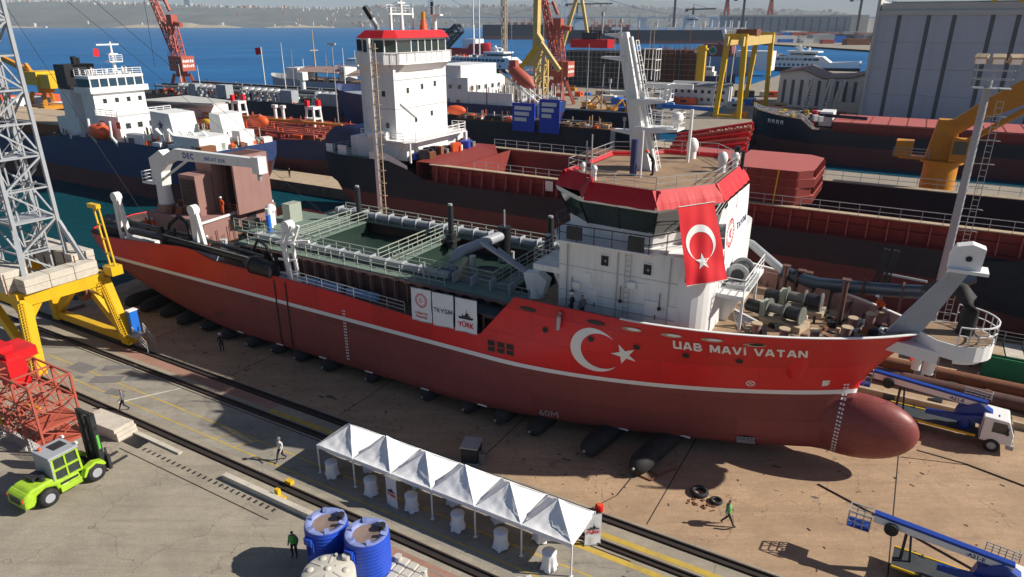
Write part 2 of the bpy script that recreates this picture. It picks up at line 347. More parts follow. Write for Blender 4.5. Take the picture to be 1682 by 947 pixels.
def part(name, b, parent, loc=None, rot=None, label=None, bevel=0):
    if isinstance(b, B) and name not in WHOLE:
        G_ = b.clusters()
        if G_ and len(G_) < 70:
            for fs in G_: o = part_one(name, b.piece(fs), parent, loc, rot, label, bevel)
            return o
    o = part_one(name, b, parent, loc, rot, label, bevel)
    if name in ('oil_stain', 'scaffold_poles', 'bulwark_stay', 'grating', 'drain_slot', 'forecastle_gear', 'draft_marks'): o['kind'] = 'stuff'
    return o
def part_one(name, b, parent, loc=None, rot=None, label=None, bevel=0):
    me = b.mesh(name) if isinstance(b, B) else b
    o = bpy.data.objects.new(name, me); COL.objects.link(o); o.parent = parent
    if parent.name in OFF: o.location = OFF[parent.name]
    if loc is not None: o.location = Vector(loc) + OFF.get(parent.name, Vector())
    if rot is not None: o.rotation_euler = rot
    if label: o['label'] = label
    if bevel:
        md = o.modifiers.new('bevel', 'BEVEL'); md.width = bevel; md.segments = 2; md.limit_method = 'ANGLE'
    return o
def single(name, b, label, cat, loc=(0, 0, 0), rot=0, group=None, world=False):
    o = bpy.data.objects.new(name, b.mesh(name) if isinstance(b, B) else b); COL.objects.link(o)
    o.location = Vector(loc) if world else yw(*loc); o.rotation_euler = (0, 0, rot + (0 if world else YAW))
    return tag(o, label, cat, group)
def struct(name, b, loc=(0, 0, 0), kind='structure', world=False, rot=0):
    o = bpy.data.objects.new(name, b.mesh(name)); COL.objects.link(o); o.location = Vector(loc) if world else yw(*loc); o.rotation_euler = (0, 0, rot + (0 if world else YAW))
    o['kind'] = kind; return o
def copy_tree(o, parent=None):
    c = o.copy(); COL.objects.link(c)
    if parent is not None: c.parent = parent
    for ch in list(o.children): copy_tree(ch, c)
    return c
def text_geo(body, size, bold=0., spacing=1.):
    cu = bpy.data.curves.new('t', 'FONT'); cu.body = body; cu.size = size; cu.offset = bold; cu.space_character = spacing; cu.align_x = 'CENTER'; cu.align_y = 'CENTER'; cu.resolution_u = 3
    ob = bpy.data.objects.new('t', cu); COL.objects.link(ob)
    me = bpy.data.meshes.new_from_object(ob.evaluated_get(bpy.context.evaluated_depsgraph_get()))
    V_ = [v.co.copy() for v in me.vertices]; F = [tuple(p.vertices) for p in me.polygons]
    bpy.data.objects.remove(ob); bpy.data.curves.remove(cu); bpy.data.meshes.remove(me)
    return V_, F
def put_text(b, body, size, o, ux, uy, bold=0., spacing=1.):
    V_, F = text_geo(body, size, bold, spacing); o, ux, uy = Vector(o), Vector(ux), Vector(uy)
    return b.add([o + ux * v.x + uy * v.y for v in V_], F)
GLY = {'U': [((.05, 1), (.05, .1)), ((.0, .12), (.8, .12)), ((.75, .0), (.75, 1))], 'A': [((.0, 0), (.36, 1)), ((.44, 1), (.8, 0)), ((.2, .3), (.6, .3))], 'B': [((.05, 0), (.05, 1)), ((.12, .91), (.62, .91)), ((.12, .5), (.66, .5)), ((.12, .09), (.68, .09)), ((.66, .56), (.66, .86)), ((.72, .14), (.72, .45))],
       'M': [((.05, 0), (.05, 1)), ((.1, .97), (.48, .12)), ((.48, .12), (.86, .97)), ((.91, 0), (.91, 1))], 'V': [((0, 1), (.38, 0)), ((.42, 0), (.8, 1))], 'I': [((.1, 0), (.1, .82)), ((.1, .93), (.1, 1.08))], 'T': [((0, .91), (.8, .91)), ((.4, 0), (.4, .82))], 'N': [((.05, 0), (.05, 1)), ((.1, .93), (.7, .07)), ((.75, 0), (.75, 1))],
       'K': [((.05, 0), (.05, 1)), ((.12, .45), (.72, .97)), ((.25, .55), (.75, .03))], 'Y': [((0, 1), (.4, .45)), ((.8, 1), (.4, .45)), ((.4, 0), (.4, .45))], 'G': [((.1, .15), (.1, .85)), ((.15, .91), (.75, .91)), ((.15, .09), (.75, .09)), ((.74, .14), (.74, .45)), ((.45, .45), (.74, .45))], ' ': []}
def stroke_text(body, h, t, gap=.22):
    """block capitals from straight strokes; returns quads (list of 4 points) and the width"""
    x = 0; Q = []
    for ch in body:
        for (a, c) in GLY[ch]:
            a, c = Vector(a), Vector(c); d = (c - a).normalized(); n = Vector((-d.y, d.x)) * t / 2
            Q.append([((p.x + x) * h, p.y * h) for p in (a - n, c - n, c + n, a + n)])
        x += {'I': .2, 'M': .96, ' ': .3}.get(ch, .8) + gap
    return Q, (x - gap) * h
def ellipse(rx, ry, n=16, cx=0, cy=0): return [(cx + rx * math.cos(2 * math.pi * i / n), cy + ry * math.sin(2 * math.pi * i / n)) for i in range(n)]
def star_poly(r, cx=0, cy=0, a0=math.pi / 2): return [(cx + (r if i % 2 == 0 else r * .382) * math.cos(a0 + math.pi * i / 5), cy + (r if i % 2 == 0 else r * .382) * math.sin(a0 + math.pi * i / 5)) for i in range(10)]
def crescent_quads(R1, c1, R2, c2, n=28):
    """moon as strips between the outer circle and the inner circle, horns towards +x of the pair"""
    dx = c2 - c1; xi = (R1 * R1 - R2 * R2 + dx * dx) / (2 * dx); yi = math.sqrt(max(0, R1 * R1 - xi * xi))
    a0 = math.atan2(yi, xi); b0 = math.atan2(yi, xi - dx); Q = []
    for i in range(n + 1):
        t = i / n; a = a0 + (2 * math.pi - 2 * a0) * t; bb = b0 + (2 * math.pi - 2 * b0) * t
        Q.append(((c1 + R1 * math.cos(a), R1 * math.sin(a)), (c2 + R2 * math.cos(bb), R2 * math.sin(bb))))
    return Q
def lerp_pts(p, x):
    if x <= p[0][0]: return p[0][1]
    for (a, b), (c, d) in zip(p, p[1:]):
        if x <= c: return b + (d - b) * (x - a) / (c - a)
    return p[-1][1]
# ------------------------------------------------------------------ the setting: water, land, slipway, rails
b = B('sea_water'); b.quad((-30000, -400, -1), (40000, -400, -1), (40000, 30000, -1), (-30000, 30000, -1)); struct('sea', b, world=True)
def sheet(b, x0, x1, y0, y1, z=0, step=None): b.quad((x0, y0, z), (x1, y0, z), (x1, y1, z), (x0, y1, z))
def land(name, mat, poly, z0, z1, wall='quay_wall'):
    b = B(mat); n = len(poly); b.add([(x, y, z1) for x, y in poly], [tuple(range(n))]); b.mat(wall)
    for i in range(n):
        p, q = poly[i], poly[(i + 1) % n]; b.quad((p[0], p[1], z0), (q[0], q[1], z0), (q[0], q[1], z1), (p[0], p[1], z1))
    return struct(name, b)
land('yard_ground', 'concrete', [(-150, -90), (160, -90), (160, 31.4), (-71, 31.4), (-71, 34.6), (-150, 34.6)], -4, 0)
b = B('slip_sand'); b.quad((-66, 31.4, 0), (160, 31.4, 0), (160, 84, 0), (-66, 84, 0)); b.quad((-71, 31.4, -.35), (-66, 31.4, 0), (-66, 84, 0), (-76, 84, -.35)); b.quad((-90, 31.4, -3.5), (-71, 31.4, -.35), (-76, 84, -.35), (-90, 84, -3.5)); b.quad((-71, 31.4, -3), (-66, 31.4, -3), (-66, 31.4, 0), (-71, 31.4, -.35))
slip = struct('slipway', b)
land('quay', 'tan_steel', [(-135, 84.5), (-58, 84.5), (-58, 91.5), (-135, 91.5)], -4, .8)
land('middle_quay', 'far_ground', [(-42, 84), (300, 84), (300, 148), (-42, 148)], -4, -.004)
land('far_yard', 'far_ground', [(-190, 186), (500, 186), (500, 470), (-70, 470), (-70, 345), (-190, 345)], -4, .3)
# cross joints of the slipway slabs, the long drag lines and stains
b = B('groove')
for x in (-57, -45, -33, -21, -9.3, 3, 15): b.quad((x, 31.6, .004), (x + .07, 31.6, .004), (x + .07, 60, .004), (x, 60, .004))
part('slab_joint', b, slip)
b = B('stain')
for k in range(16):
    x = random.uniform(-60, 14); y = random.uniform(32.2, 37 if x < -15 else 42); r = random.uniform(.1, .3)
    pts = [(x + r * random.uniform(.5, 1.5) * 1.5 * math.cos(a * .7), y + r * random.uniform(.4, 1) * math.sin(a * .7)) for a in range(9)]
    b.add([(px, py, .005 + k * .0001) for px, py in pts], [tuple(range(9))])
part('oil_stain', b, slip)
rd = random.Random(6); b = B('rust_steel')
for k in range(420):
    x = rd.uniform(-62, 24); y = rd.uniform(31.9, 36.5 if x < -12 else 50); q = rd.uniform(.015, .07); b.mat(rd.choice(('rust_steel', 'stain', 'steel_dark', 'tan_steel', 'stain'))).box((x, y, .02), (q * rd.uniform(1, 5), q, .03), rz=rd.uniform(0, 3))
o = part_one('slip_debris', b, slip); o['kind'] = 'stuff'
# strips between the slip and the near yard
lane = B('concrete_lane'); sheet(lane, -150, 60, 24.3, 28.4, .004); LANE = struct('crane_lane', lane)
b = B('strip_pink'); sheet(b, -59, -38, 29.6, 30.5, .006); sheet(b, -24, 60, 22.1, 22.85, .006); part('brick_strip', b, LANE)
def rail_line(y, name='crane_rail', pair=.34):
    r = B('rail_steel'); g = B('groove'); sheet(g, -150, 60, y - pair, y + pair, .008)
    for d in (-pair * .62, pair * .62): r.bx(-150, 60, y + d - .05, y + d + .05, .01, .11)
    part('rail_bed', g, LANE); part(name, r, LANE)
rail_line(23.55); rail_line(30.85); rail_line(28.85, pair=.28)
b = B('line_yellow')
for y in (24.85, 26.25): sheet(b, -62, -9, y, y + .11, .009)
sheet(b, -38, -3, 29.35, 29.75, .0095); sheet(b, -16, -6.5, 27.9, 28.3, .0095)
for x in (-38.5, -36.4): b.quad((x, 24.96, .0092), (x + .12, 24.96, .0092), (x + .9, 26.25, .0092), (x + .78, 26.25, .0092))
part('yellow_line', b, LANE)
b = B('line_white'); b.quad((-49, 24.5, .0105), (-48.8, 24.4, .0105), (-46.6, 28.3, .0105), (-46.75, 28.3, .0105)); part('white_line', b, LANE)
for (x, y, l, w, r) in ((-57, 26.4, 2.3, 1.2, .1), (-53.2, 26.2, 2.4, 1.1, .55), (-54.3, 28.0, 2.6, .7, .6), (-51.2, 27.6, 1.9, .8, .55), (-50.6, 25.3, 1.5, .8, .2), (-55.5, 25.3, .8, .4, .2)):
    q = B('patch_grey'); q.box((0, 0, 0), (l, w, .012)); part('road_patch', q, LANE, (x, y, .012), (0, 0, r))
# dark ground seams and tyre-worn edge of the near yard
b = B('groove'); sheet(b, -43, -28.5, 20.9, 20.98, .004); sheet(b, -9, 60, 27.05, 27.2, .0045); sheet(b, -70, -9, 28.32, 28.4, .0104); part('ground_seam', b, LANE)
b = B('groove')
for k in range(26): sheet(b, -42 + k * .52, -41.82 + k * .52, 21.55, 21.85, .0042)
part('drain_slot', b, LANE)
# pit edge beside the concrete blocks
b = B('block'); b.bx(-44.2, -38.8, 22.45, 22.75, 0, .14); b.bx(-34, -24, 22.15, 22.5, 0, .35); part('kerb', b, LANE)

# ------------------------------------------------------------------ far shore
def hills(name, x0, x1, y0, depth, hf, mat, nx=160, ny=14, seed=1):
    rnd = random.Random(seed); ph = [(rnd.uniform(0, 6.28), rnd.uniform(.6, 1.6)) for _ in range(9)]
    V_ = []; F = []
    for j in range(ny + 1):
        v = j / ny
        for i in range(nx + 1):
            u = i / nx; x = x0 + (x1 - x0) * u
            n = sum(math.sin(x / (2200. / (k + 1)) * w + p + v * 3 * (k % 3)) / (k + 1.2) for k, (p, w) in enumerate(ph))
            top = hf(x); e = math.sin(min(1, v * 1.25) * math.pi / 2) ** 1.3
            V_.append((x, y0 + depth * v + 120 * math.sin(x / 700 + seed), -6 + top * e * (1 + .13 * n) + 9 * rnd.uniform(-1, 1) * e))
    for j in range(ny):
        for i in range(nx): a = j * (nx + 1) + i; F.append((a, a + 1, a + nx + 2, a + nx + 1))
    b = B(mat); b.add(V_, F, True); struct(name, b, world=True)
    return V_, nx, ny
hv, hnx, hny = hills('coast_hills', -6500, 3000, 5200, 2600, lambda x: lerp_pts([(-6500, 270), (-4600, 255), (-3000, 185), (-1800, 140), (-900, 165), (0, 175), (3000, 130)], x), 'hill', 260, 18, 3)
hills('mountains', -9000, 16000, 14500, 5000, lambda x: lerp_pts([(-9000, 200), (-2500, 300), (0, 480), (2000, 640), (5000, 560), (8000, 720), (16000, 500)], x), 'hill_far', 160, 10, 8)
b = B('cliff')
for (x, y, l, h) in ((-2350, 5120, 900, 24), (-1500, 5150, 500, 12), (-3600, 5080, 700, 9)):
    pts = [(x - l / 2 + l * i / 12, h * (.5 + .5 * random.random()) * math.sin(math.pi * (i + .5) / 13)) for i in range(13)]
    for i in range(12): b.quad((pts[i][0], y, -2), (pts[i + 1][0], y, -2), (pts[i + 1][0], y + 60, pts[i + 1][1] * 1.6), (pts[i][0], y + 60, pts[i][1] * 1.6))
struct('shore_cliff', b, world=True)
b = B('house_pale'); rnd = random.Random(5)
for k in range(1500):
    u = rnd.random()
    if u < .42: i = int(rnd.gauss(30, 14) if rnd.random() < .5 else rnd.gauss(150, 45)); j = rnd.choice((12, 13, 14, 15, 16))
    else: i = int(rnd.gauss(215, 42)); j = rnd.choice((0, 1, 1, 2, 3, 4, 6, 8, 11, 14))
    if not (0 <= i < hnx): continue
    v = hv[j * (hnx + 1) + i]; w = rnd.uniform(10, 30); hh = rnd.uniform(8, 20)
    b.mat('house_pale' if rnd.random() < .8 else 'house_roof').box((v[0] + rnd.uniform(-20, 20), v[1] + rnd.uniform(-60, 60), v[2] + hh * .4 + 3), (w, w, hh + 8))
tag(struct('far_town', b, kind='stuff', world=True), 'pale houses of a far town scattered over the coastal hills', 'town')
b = B('house_pale'); b.mat('clad_blue').box((-3060, 7000, 190), (52, 40, 190)); b.box((-3060, 7000, 120), (90, 60, 60))
single('tower_block', b, 'slim tower block rising above the hazy coastal hill', 'building', world=True)

# ------------------------------------------------------------------ haze over the bay
hz = B('white_clean'); hz.mats = []; hz.box((2000, 10200, 440), (34000, 21400, 900)); hz.fm = [0] * len(hz.f)
me = bpy.data.meshes.new('haze'); me.from_pydata(hz.v, [], hz.f); hm = bpy.data.materials.new('haze_air'); hm.use_nodes = True; hn = hm.node_tree
hn.nodes.remove(hn.nodes['Principled BSDF']); pv = hn.nodes.new('ShaderNodeVolumePrincipled'); pv.inputs['Color'].default_value = (.74, .87, 1, 1); pv.inputs['Density'].default_value = .00007; pv.inputs['Anisotropy'].default_value = 0
hn.links.new(pv.outputs[0], hn.nodes['Material Output'].inputs['Volume']); me.materials.append(hm)
ho = bpy.data.objects.new('haze', me); COL.objects.link(ho); ho['kind'] = 'stuff'; ho['label'] = 'pale sea haze over the bay and far hills'
# ------------------------------------------------------------------ generic ship hull
def loft(hb, keel, sheer, xs, y0, bands, extra=(0, .02, .07, .15, .3, .5, .75, 1), xmap=lambda x, z: x):
    """hull shell: hb(x,z) half breadth; bands: [(top z or None for the sheer, material)]"""
    b = B(bands[0][1]); cols = []
    for x in xs:
        zb, zt = keel(x), sheer(x); zs = []; z0 = zb
        for k, (zt_, m) in enumerate(bands):
            ztop = max(z0, min(zt, zt if zt_ is None else zt_)); ts = extra if k == 0 else ((0, 1) if zt_ is not None and ztop - z0 < .8 else tuple(i / 14 for i in range(15)))
            for t in ts: zs.append((z0 + (ztop - z0) * t, k))
            z0 = ztop
        cols.append(zs)
    for sgn in (-1, 1):
        V_ = [(xmap(x, z), y0 + sgn * hb(xmap(x, z), z), z) for x, zs in zip(xs, cols) for z, k in zs]; n = len(cols[0])
        for i in range(len(xs) - 1):
            for j in range(n - 1):
                if cols[i][j][1] != cols[i][j + 1][1]: continue
                b.mat(bands[cols[i][j][1]][1]); a, c = i * n + j, (i + 1) * n + j
                q = (a, c, c + 1, a + 1) if sgn < 0 else (a, a + 1, c + 1, c)
                b.f.append([k for k in q]); b.fm.append(b.cur); b.sm.append(True); b.f[-1] = [k + len(b.v) for k in q]
        b.v += V_
    b.mat(bands[0][1])
    for i in range(len(xs) - 1):      # flat bottom
        x, x2 = xmap(xs[i], keel(xs[i])), xmap(xs[i + 1], keel(xs[i + 1])); k, k2 = keel(x), keel(x2); h, h2 = hb(x, k), hb(x2, k2)
        b.quad((x, y0 + h, k), (x2, y0 + h2, k2), (x2, y0 - h2, k2), (x, y0 - h, k))
    me = b.mesh('hull'); bm = bmesh.new(); bm.from_mesh(me); bmesh.ops.remove_doubles(bm, verts=bm.verts, dist=.002); bmesh.ops.dissolve_degenerate(bm, edges=bm.edges, dist=.001); bm.to_mesh(me); bm.free()
    return me
def deck_cap(hb, xs, y0, z, mat, inset=.05, thick=0):
    b = B(mat)
    for x, x2 in zip(xs, xs[1:]):
        zz, z2 = (z(x), z(x2)) if callable(z) else (z, z); h, h2 = max(0, hb(x, zz) - inset), max(0, hb(x2, z2) - inset)
        b.quad((x, y0 - h, zz), (x2, y0 - h2, z2), (x2, y0 + h2, z2), (x, y0 + h, zz))
    return b
def frange(a, b, n): return [a + (b - a) * i / n for i in range(n + 1)]

# ------------------------------------------------------------------ the red dredger on the slip
CY = 43.7
SHEER = [(-74.6, 6.95), (-68, 7.35), (-55, 8.3), (-53.2, 8.2), (-51, 7.7), (-38, 7.55), (-29, 7.1), (-23.3, 7.1), (-20.6, 10.35), (-10, 10.4), (0, 10.25), (3, 10.25)]
def msheer(x): return lerp_pts(SHEER, x)
def mkeel(x): return .75 if x > -50 else .75 + 4.9 * ((-50 - x) / 24.6) ** 1.7
def mhb(x, z):
    zz = min(max(z, 1.1), 10.4); k = HB = 7.7
    sS = -.15 + (3.05 * ((zz - 5.4) / 4.8) ** 1.5 if zz > 5.4 else 0)
    sE = lerp_pts([(1.1, -26), (5.4, -22), (10.4, -13)], zz); p = lerp_pts([(1.1, 1.5), (5.4, 1.7)], zz); q = lerp_pts([(5.4, .9), (10.4, .8)], zz)
    if x > sE: t = min(1, (x - sE) / (sS - sE)); k = HB * max(0, 1 - t ** p) ** q
    if x < -60:
        t = min(1, (-60 - x) / 14.6) * lerp_pts([(1.1, 1.2), (7, 1.)], zz); k *= max(0, 1 - t ** 5.5) ** .5 if t < 1 else 0
    r = 1.1 if x > -50 else 1.1 + .08 * (-50 - x); d = z - mkeel(x)
    if d < r and k > 0: k = max(0, k - r + math.sqrt(max(0, r * r - (r - d) ** 2))) if k > r else k * math.sqrt(max(0, 1 - (1 - d / r) ** 2))
    return k
def mstem(z): z = min(max(z, 1.1), 10.4); return -.15 + (3.05 * ((z - 5.4) / 4.8) ** 1.5 if z > 5.4 else 0)
def hull_pt(x, z, off=.03): return Vector((x, CY - mhb(x, z) - off, z))
SHIP = thing('dredger_ship', 'red dredger with white stripe, crescent and star on its bow, standing on the slipway', 'ship', off=(-30, CY, 0))
xs = sorted(set([round(v, 3) for v in frange(-74.6, -50, 30) + frange(-50, -23.3, 14) + frange(-23.3, -20.6, 3) + frange(-20.6, -6, 16) + frange(-6, 3, 26)]))
HULL = part('hull', loft(mhb, mkeel, msheer, xs, CY, [(5.28, 'antifoul'), (5.6, 'white_clean'), (None, 'hull_red')], xmap=lambda x, z: x if x < -6 else -6 + (x + 6) / 9. * (mstem(z) + 6)), SHIP)
b = B('primer')
for sg in (-1, 1):      # inner face of the bulwark
    P = [x for x in xs if x < 1.9]
    for x, x2 in zip(P, P[1:]):
        if msheer(x) < 7.15 and msheer(x2) < 7.15: continue
        za, zb_ = (9.28 if x >= -20.6 else 6.9), (9.28 if x2 >= -20.6 else 6.9); f = lambda u, z: CY + sg * max(.02, mhb(u, z) - .14)
        if msheer(x) > za: b.quad((x, f(x, za), za), (x2, f(x2, za), za), (x2, f(x2, msheer(x2)), msheer(x2)), (x, f(x, msheer(x)), msheer(x)))
part('bulwark_inner', b, SHIP)
# bulb
def bulb_sec(x):
    t = max(0, min(1, (x + .3) / 4.0)); k = math.sqrt(max(0, 1 - t ** 2.25)); rz = 2.24 * k if t < 1 else .01; return 3.0 + .22 * t, max(rz, .01), max(.01, (1.0 + .5 * math.sin(min(1, (x + 4) / 5) * 1.57)) * k)
b = B('antifoul_bulb'); ring = []; bxs = frange(-6, 1.5, 12) + [2, 2.4, 2.8, 3.1, 3.35, 3.52, 3.64, 3.695]
for x in bxs:
    zc, rz, ry = bulb_sec(x)
    if x < 0: ry *= max(.2, 1 + x / 7)
    ring.append([(x, CY + ry * math.cos(a * math.pi / 12), zc + rz * math.sin(a * math.pi / 12) * (1 - .0 * abs(math.cos(a)))) for a in range(24)])
b.add([v for r in ring for v in r], [(i * 24 + j, i * 24 + (j + 1) % 24, (i + 1) * 24 + (j + 1) % 24, (i + 1) * 24 + j) for i in range(len(ring) - 1) for j in range(24)], True); b.add(ring[-1], [tuple(range(24))])
bulb = part('bulb', b, SHIP)
# skeg and rudder under the stern
b = B('antifoul'); b.slab([(-49, .75), (-66.5, 3.1), (-66.5, 1.2), (-60, .75)], CY - .25, CY + .25); b.slab([(-69.5, 4.6), (-67.6, 4.3), (-67.6, 1.3), (-69.2, 1.5)], CY - 4.2, CY - 3.9); b.slab([(-69.5, 4.6), (-67.6, 4.3), (-67.6, 1.3), (-69.2, 1.5)], CY + 3.9, CY + 4.2)
part('rudder', b, SHIP)
# decks
aft = [x for x in xs if x <= -20.6]; fwd = [x for x in xs if x >= -20.6]
part('main_deck', deck_cap(mhb, aft, CY, lambda x: min(7.0, msheer(x) - .1), 'deck_brown', .1), SHIP)
part('foredeck', deck_cap(mhb, fwd, CY, 9.3, 'deck_sand', .1), SHIP)
b = B('primer_dark'); b.bx(-20.7, -20.6, CY - 7.5, CY + 7.5, 6.9, 9.3); part('break_bulkhead', b, SHIP)
b = B('white_clean')
for sg in (-1, 1):
    P = [(x, CY + sg * (mhb(x, msheer(x)) - .06), msheer(x) + .02) for x in xs if x > -13.5]
    for p, q in zip(P, P[1:]): b.beam(p, q, .2, .05)
part('bulwark_cap', b, SHIP)
b = B('primer')
for i in range(30):
    x = -19.5 + i * .72
    for sg in (-1, 1):
        h = mhb(x, 9.4)
        if h > .5: b.slabx([(CY + sg * (h - .2), 9.3), (CY + sg * max(0, h - .75), 9.3), (CY + sg * (mhb(x, 10.2) - .2), 10.2)], x - .03, x + .03)
part('bulwark_stay', b, SHIP)
# hull markings
b = B('text_white'); Q, w = stroke_text('UAB MAVI VATAN', .64, .24, .32)
for i, q in enumerate(Q):
    x_ = [-10.1 + u * 7.05 / w for u, v in q]; b.quad(*[hull_pt(x, 8.72 + v + .033 * (x + 10.1) * -1 + .1, .045 + .0025 * (i % 6)) for x, (u, v) in zip(x_, q)])
part('ship_name', b, SHIP, label='white ship name lettering on the red bow')
b = B('text_white'); Q = crescent_quads(1.68, 0, 1.38, .42)
for p, q in zip(Q, Q[1:]):
    pts = [hull_pt(-14.9 + a[0] * .95, 7.75 + a[1], .035) for a in (p[0], q[0], q[1], p[1])]; b.quad(*pts)
part('crescent', b, SHIP)
b = B('text_white'); sp = star_poly(.82, 0, 0, math.pi / 2 + .35); b.add([hull_pt(-13.08 + x, 7.8 + y, .036) for x, y in sp] + [hull_pt(-13.08, 7.8, .036)], [(i, (i + 1) % 10, 10) for i in range(10)]); part('star', b, SHIP)
def patch(b, x, z, rx, rz, n=16, off=.03, mat=None):
    if mat: b.mat(mat)
    b.add([hull_pt(x + px, z + pz, off) for px, pz in ellipse(rx, rz, n)], [tuple(range(n))])
for i, (x, z) in enumerate(((-19.56, 9.73), (-14.81, 9.83), (-12.52, 9.85), (-10.2, 9.82), (-7.97, 9.78), (-5.74, 9.6))):
    b = B('hull_red'); patch(b, x, z, .62, .15, off=.03, mat='black' if i < 2 else 'tan_steel'); patch(b, x + (.0 if i < 2 else .12), z + .03, .5 if i < 2 else .4, .09, off=.05, mat='steel_dark' if i < 2 else ('fabric_white' if i < 5 else 'black')); part('fairlead_slot', b, SHIP)  # solid plates: black for the shaded hole, pale for sunlit deck behind it
for x, z in ((-18.29, 8.55), (-15.11, 8.63), (-12.28, 8.55), (-9.46, 8.3), (-6.55, 8.1)):
    b = B('hull_red'); patch(b, x, z, .27, .27, off=.03); patch(b, x, z, .21, .21, off=.05, mat='black'); part('porthole', b, SHIP)
for x, z in ((-22.42, 7.0), (-21.65, 7.03), (-20.93, 7.06)):
    b = B('hull_red'); b.mat('primer_dark').add([hull_pt(x + dx, z - .6 + dz, .03) for dx, dz in ((-.29, -.42), (.29, -.42), (.29, .42), (-.29, .42))], [(0, 1, 2, 3)]); b.mat('black').add([hull_pt(x + dx, z - .6 + dz, .05) for dx, dz in ((-.23, -.36), (.23, -.36), (.23, .36), (-.23, .36))], [(0, 1, 2, 3)])
    b.mat('hull_red').add([hull_pt(x + dx, z - .6 + dz, .06) for dx, dz in ((-.23, -.03), (.23, -.03), (.23, .03), (-.23, .03))], [(0, 1, 2, 3)]); part('side_port', b, SHIP)
b = B('galv'); b.tube([hull_pt(-17.2, 10.0, .12), hull_pt(-17.2, 9.8, .3), hull_pt(-17.28, 8.9, .25)], .13, 8); part('overboard_pipe', b, SHIP)
b = B('hull_red'); c = hull_pt(-3.7, 7.2, 0); o = Vector((-.15, -1, 0)).normalized()      # anchor pocket: cone standing off the flare
b.mats = ['red_plain']; b.cyl(hull_pt(-3.75, 8.3, -1.0), hull_pt(-3.5, 6.8, .26), 1.0, .4, 16); b.mat('black').cyl(hull_pt(-3.51, 6.82, .3), hull_pt(-3.5, 6.78, .36), .24, .2, 12); part('anchor_pocket', b, SHIP)
for nm, x, z in (('bow_thruster_mark', -5.95, 6.14),):
    b = B('text_white'); Q = [(math.cos(a * math.pi / 8), math.sin(a * math.pi / 8)) for a in range(17)]
    for p, q in zip(Q, Q[1:]): b.quad(*[hull_pt(x + u * r, z + v * r, .035) for (u, v), r in ((p, .25), (q, .25), (q, .19), (p, .19))])
    for a in (.78, 2.36): b.quad(*[hull_pt(x + dx, z + dz, .036) for dx, dz in ((math.cos(a) * .2 - .03, math.sin(a) * .2), (math.cos(a) * .2 + .03, math.sin(a) * .2), (-math.cos(a) * .2 + .03, -math.sin(a) * .2), (-math.cos(a) * .2 - .03, -math.sin(a) * .2))])
    part(nm, b, SHIP)
b = B('text_white'); b.add([hull_pt(-1.88 + dx, 6.2 + dz, .035) for dx, dz in ((-.2, -.25), (.1, -.2), (.22, .05), (.02, .05), (.2, .12), (.2, .24), (-.2, .24))], [(0, 1, 2, 3, 4, 5, 6)]); part('bulb_mark', b, SHIP)
def draft(x0, z0, z1, dx, side):
    b = B('text_white'); n = int((z1 - z0) / .26)
    for i in range(n):
        z = z0 + i * .26; x = x0 + dx * i / n
        for s in (0, .17): b.add([side(x + s + u, z + v) for u, v in ((-.06, 0), (.06, 0), (.06, .13), (-.06, .13))], [(0, 1, 2, 3)])
    part('draft_marks', b, SHIP)
def bulb_side(x, z):
    zc, rz, ry = bulb_sec(x); y = CY - mhb(x, z) - .03
    if x < 0: ry *= max(.2, 1 + x / 7)
    if abs(z - zc) < rz: y = min(y, CY - ry * math.sqrt(1 - ((z - zc) / rz) ** 2) - .03)
    return Vector((x, y, z))
draft(-.9, 1.0, 6.3, .05, bulb_side); draft(-36.0, 1.9, 6.5, 0, lambda x, z: hull_pt(x, z, .03))
b = B('text_white'); patch(b, -5.9, 1.35, .62, .5, off=.03, mat='black')
for k in range(-2, 3):
    b.mat('grey_paint'); b.beam(hull_pt(-5.9 + k * .22, 1.0, .06), hull_pt(-5.9 + k * .22, 1.75, .06), .035); b.beam(hull_pt(-6.45, 1.4 + k * .15, .06), hull_pt(-5.35, 1.4 + k * .15, .06), .035)
part('thruster_grid', b, SHIP)
b = B('white_clean')
for x in (-49, -44, -39, -34, -28.5, -23.5, -13.5, -9.6): b.box(hull_pt(x, 1.2, .03), (.75, .05, .1))
part('docking_plug', b, SHIP)
b = B('antifoul')
for x in (-43.45, -42.15): b.add([hull_pt(x + u, z, .03) for z in frange(.9, 7.3, 12) for u in (-.09, .09)], [(2 * i, 2 * i + 1, 2 * i + 3, 2 * i + 2) for i in range(12)])
b.mats = ['black']; part('guide_slot', b, SHIP)
V_, F = text_geo('608', .75, .01); b = B('primer_dark'); b.add([hull_pt(-51.3 + v.x, 2.5 + v.y, .035) for v in V_], F); part('hull_number', b, SHIP)
V_, F = text_geo('60M', .8, 0); b = B('grey_paint'); b.add([hull_pt(-18.4 + v.x, 1.7 + v.y, .035) for v in V_], F); part('frame_number', b, SHIP)

# ---- hopper with coaming, walkways and gates
HX0, HX1, HY0, HY1, HZ = -48.3, -19.5, 38.3, 49.6, 9.0
b = B('primer_dark'); b.bx(HX0, HX1, HY0, HY0 + .12, 6.95, HZ - .1); b.bx(HX0, HX1, HY1 - .12, HY1, 6.95, HZ - .1); b.bx(HX0, HX0 + .12, HY0, HY1, 6.95, HZ - .1)
COAM = part('hopper_coaming', b, SHIP)
for i in range(24):
    x = HX0 + .4 + i * 1.2; r = B('primer'); r.slab([(x, 6.98), (x + .07, 6.98), (x + .07, HZ - .1), (x, HZ - .1)], HY0 - .42, HY0 + .02); r.slab([(x - .18, HZ - .32), (x + .25, HZ - .32), (x + .5, HZ - .1), (x - .43, HZ - .1)], HY0 - .42, HY0 - .36)
    part('rib', r, COAM)
b = B('primer'); b.bx(HX0 - .2, HX1, HY0 - .62, HY0 + .04, HZ - .1, HZ); part('coaming_flange', b, COAM)
b = B('green_hold')
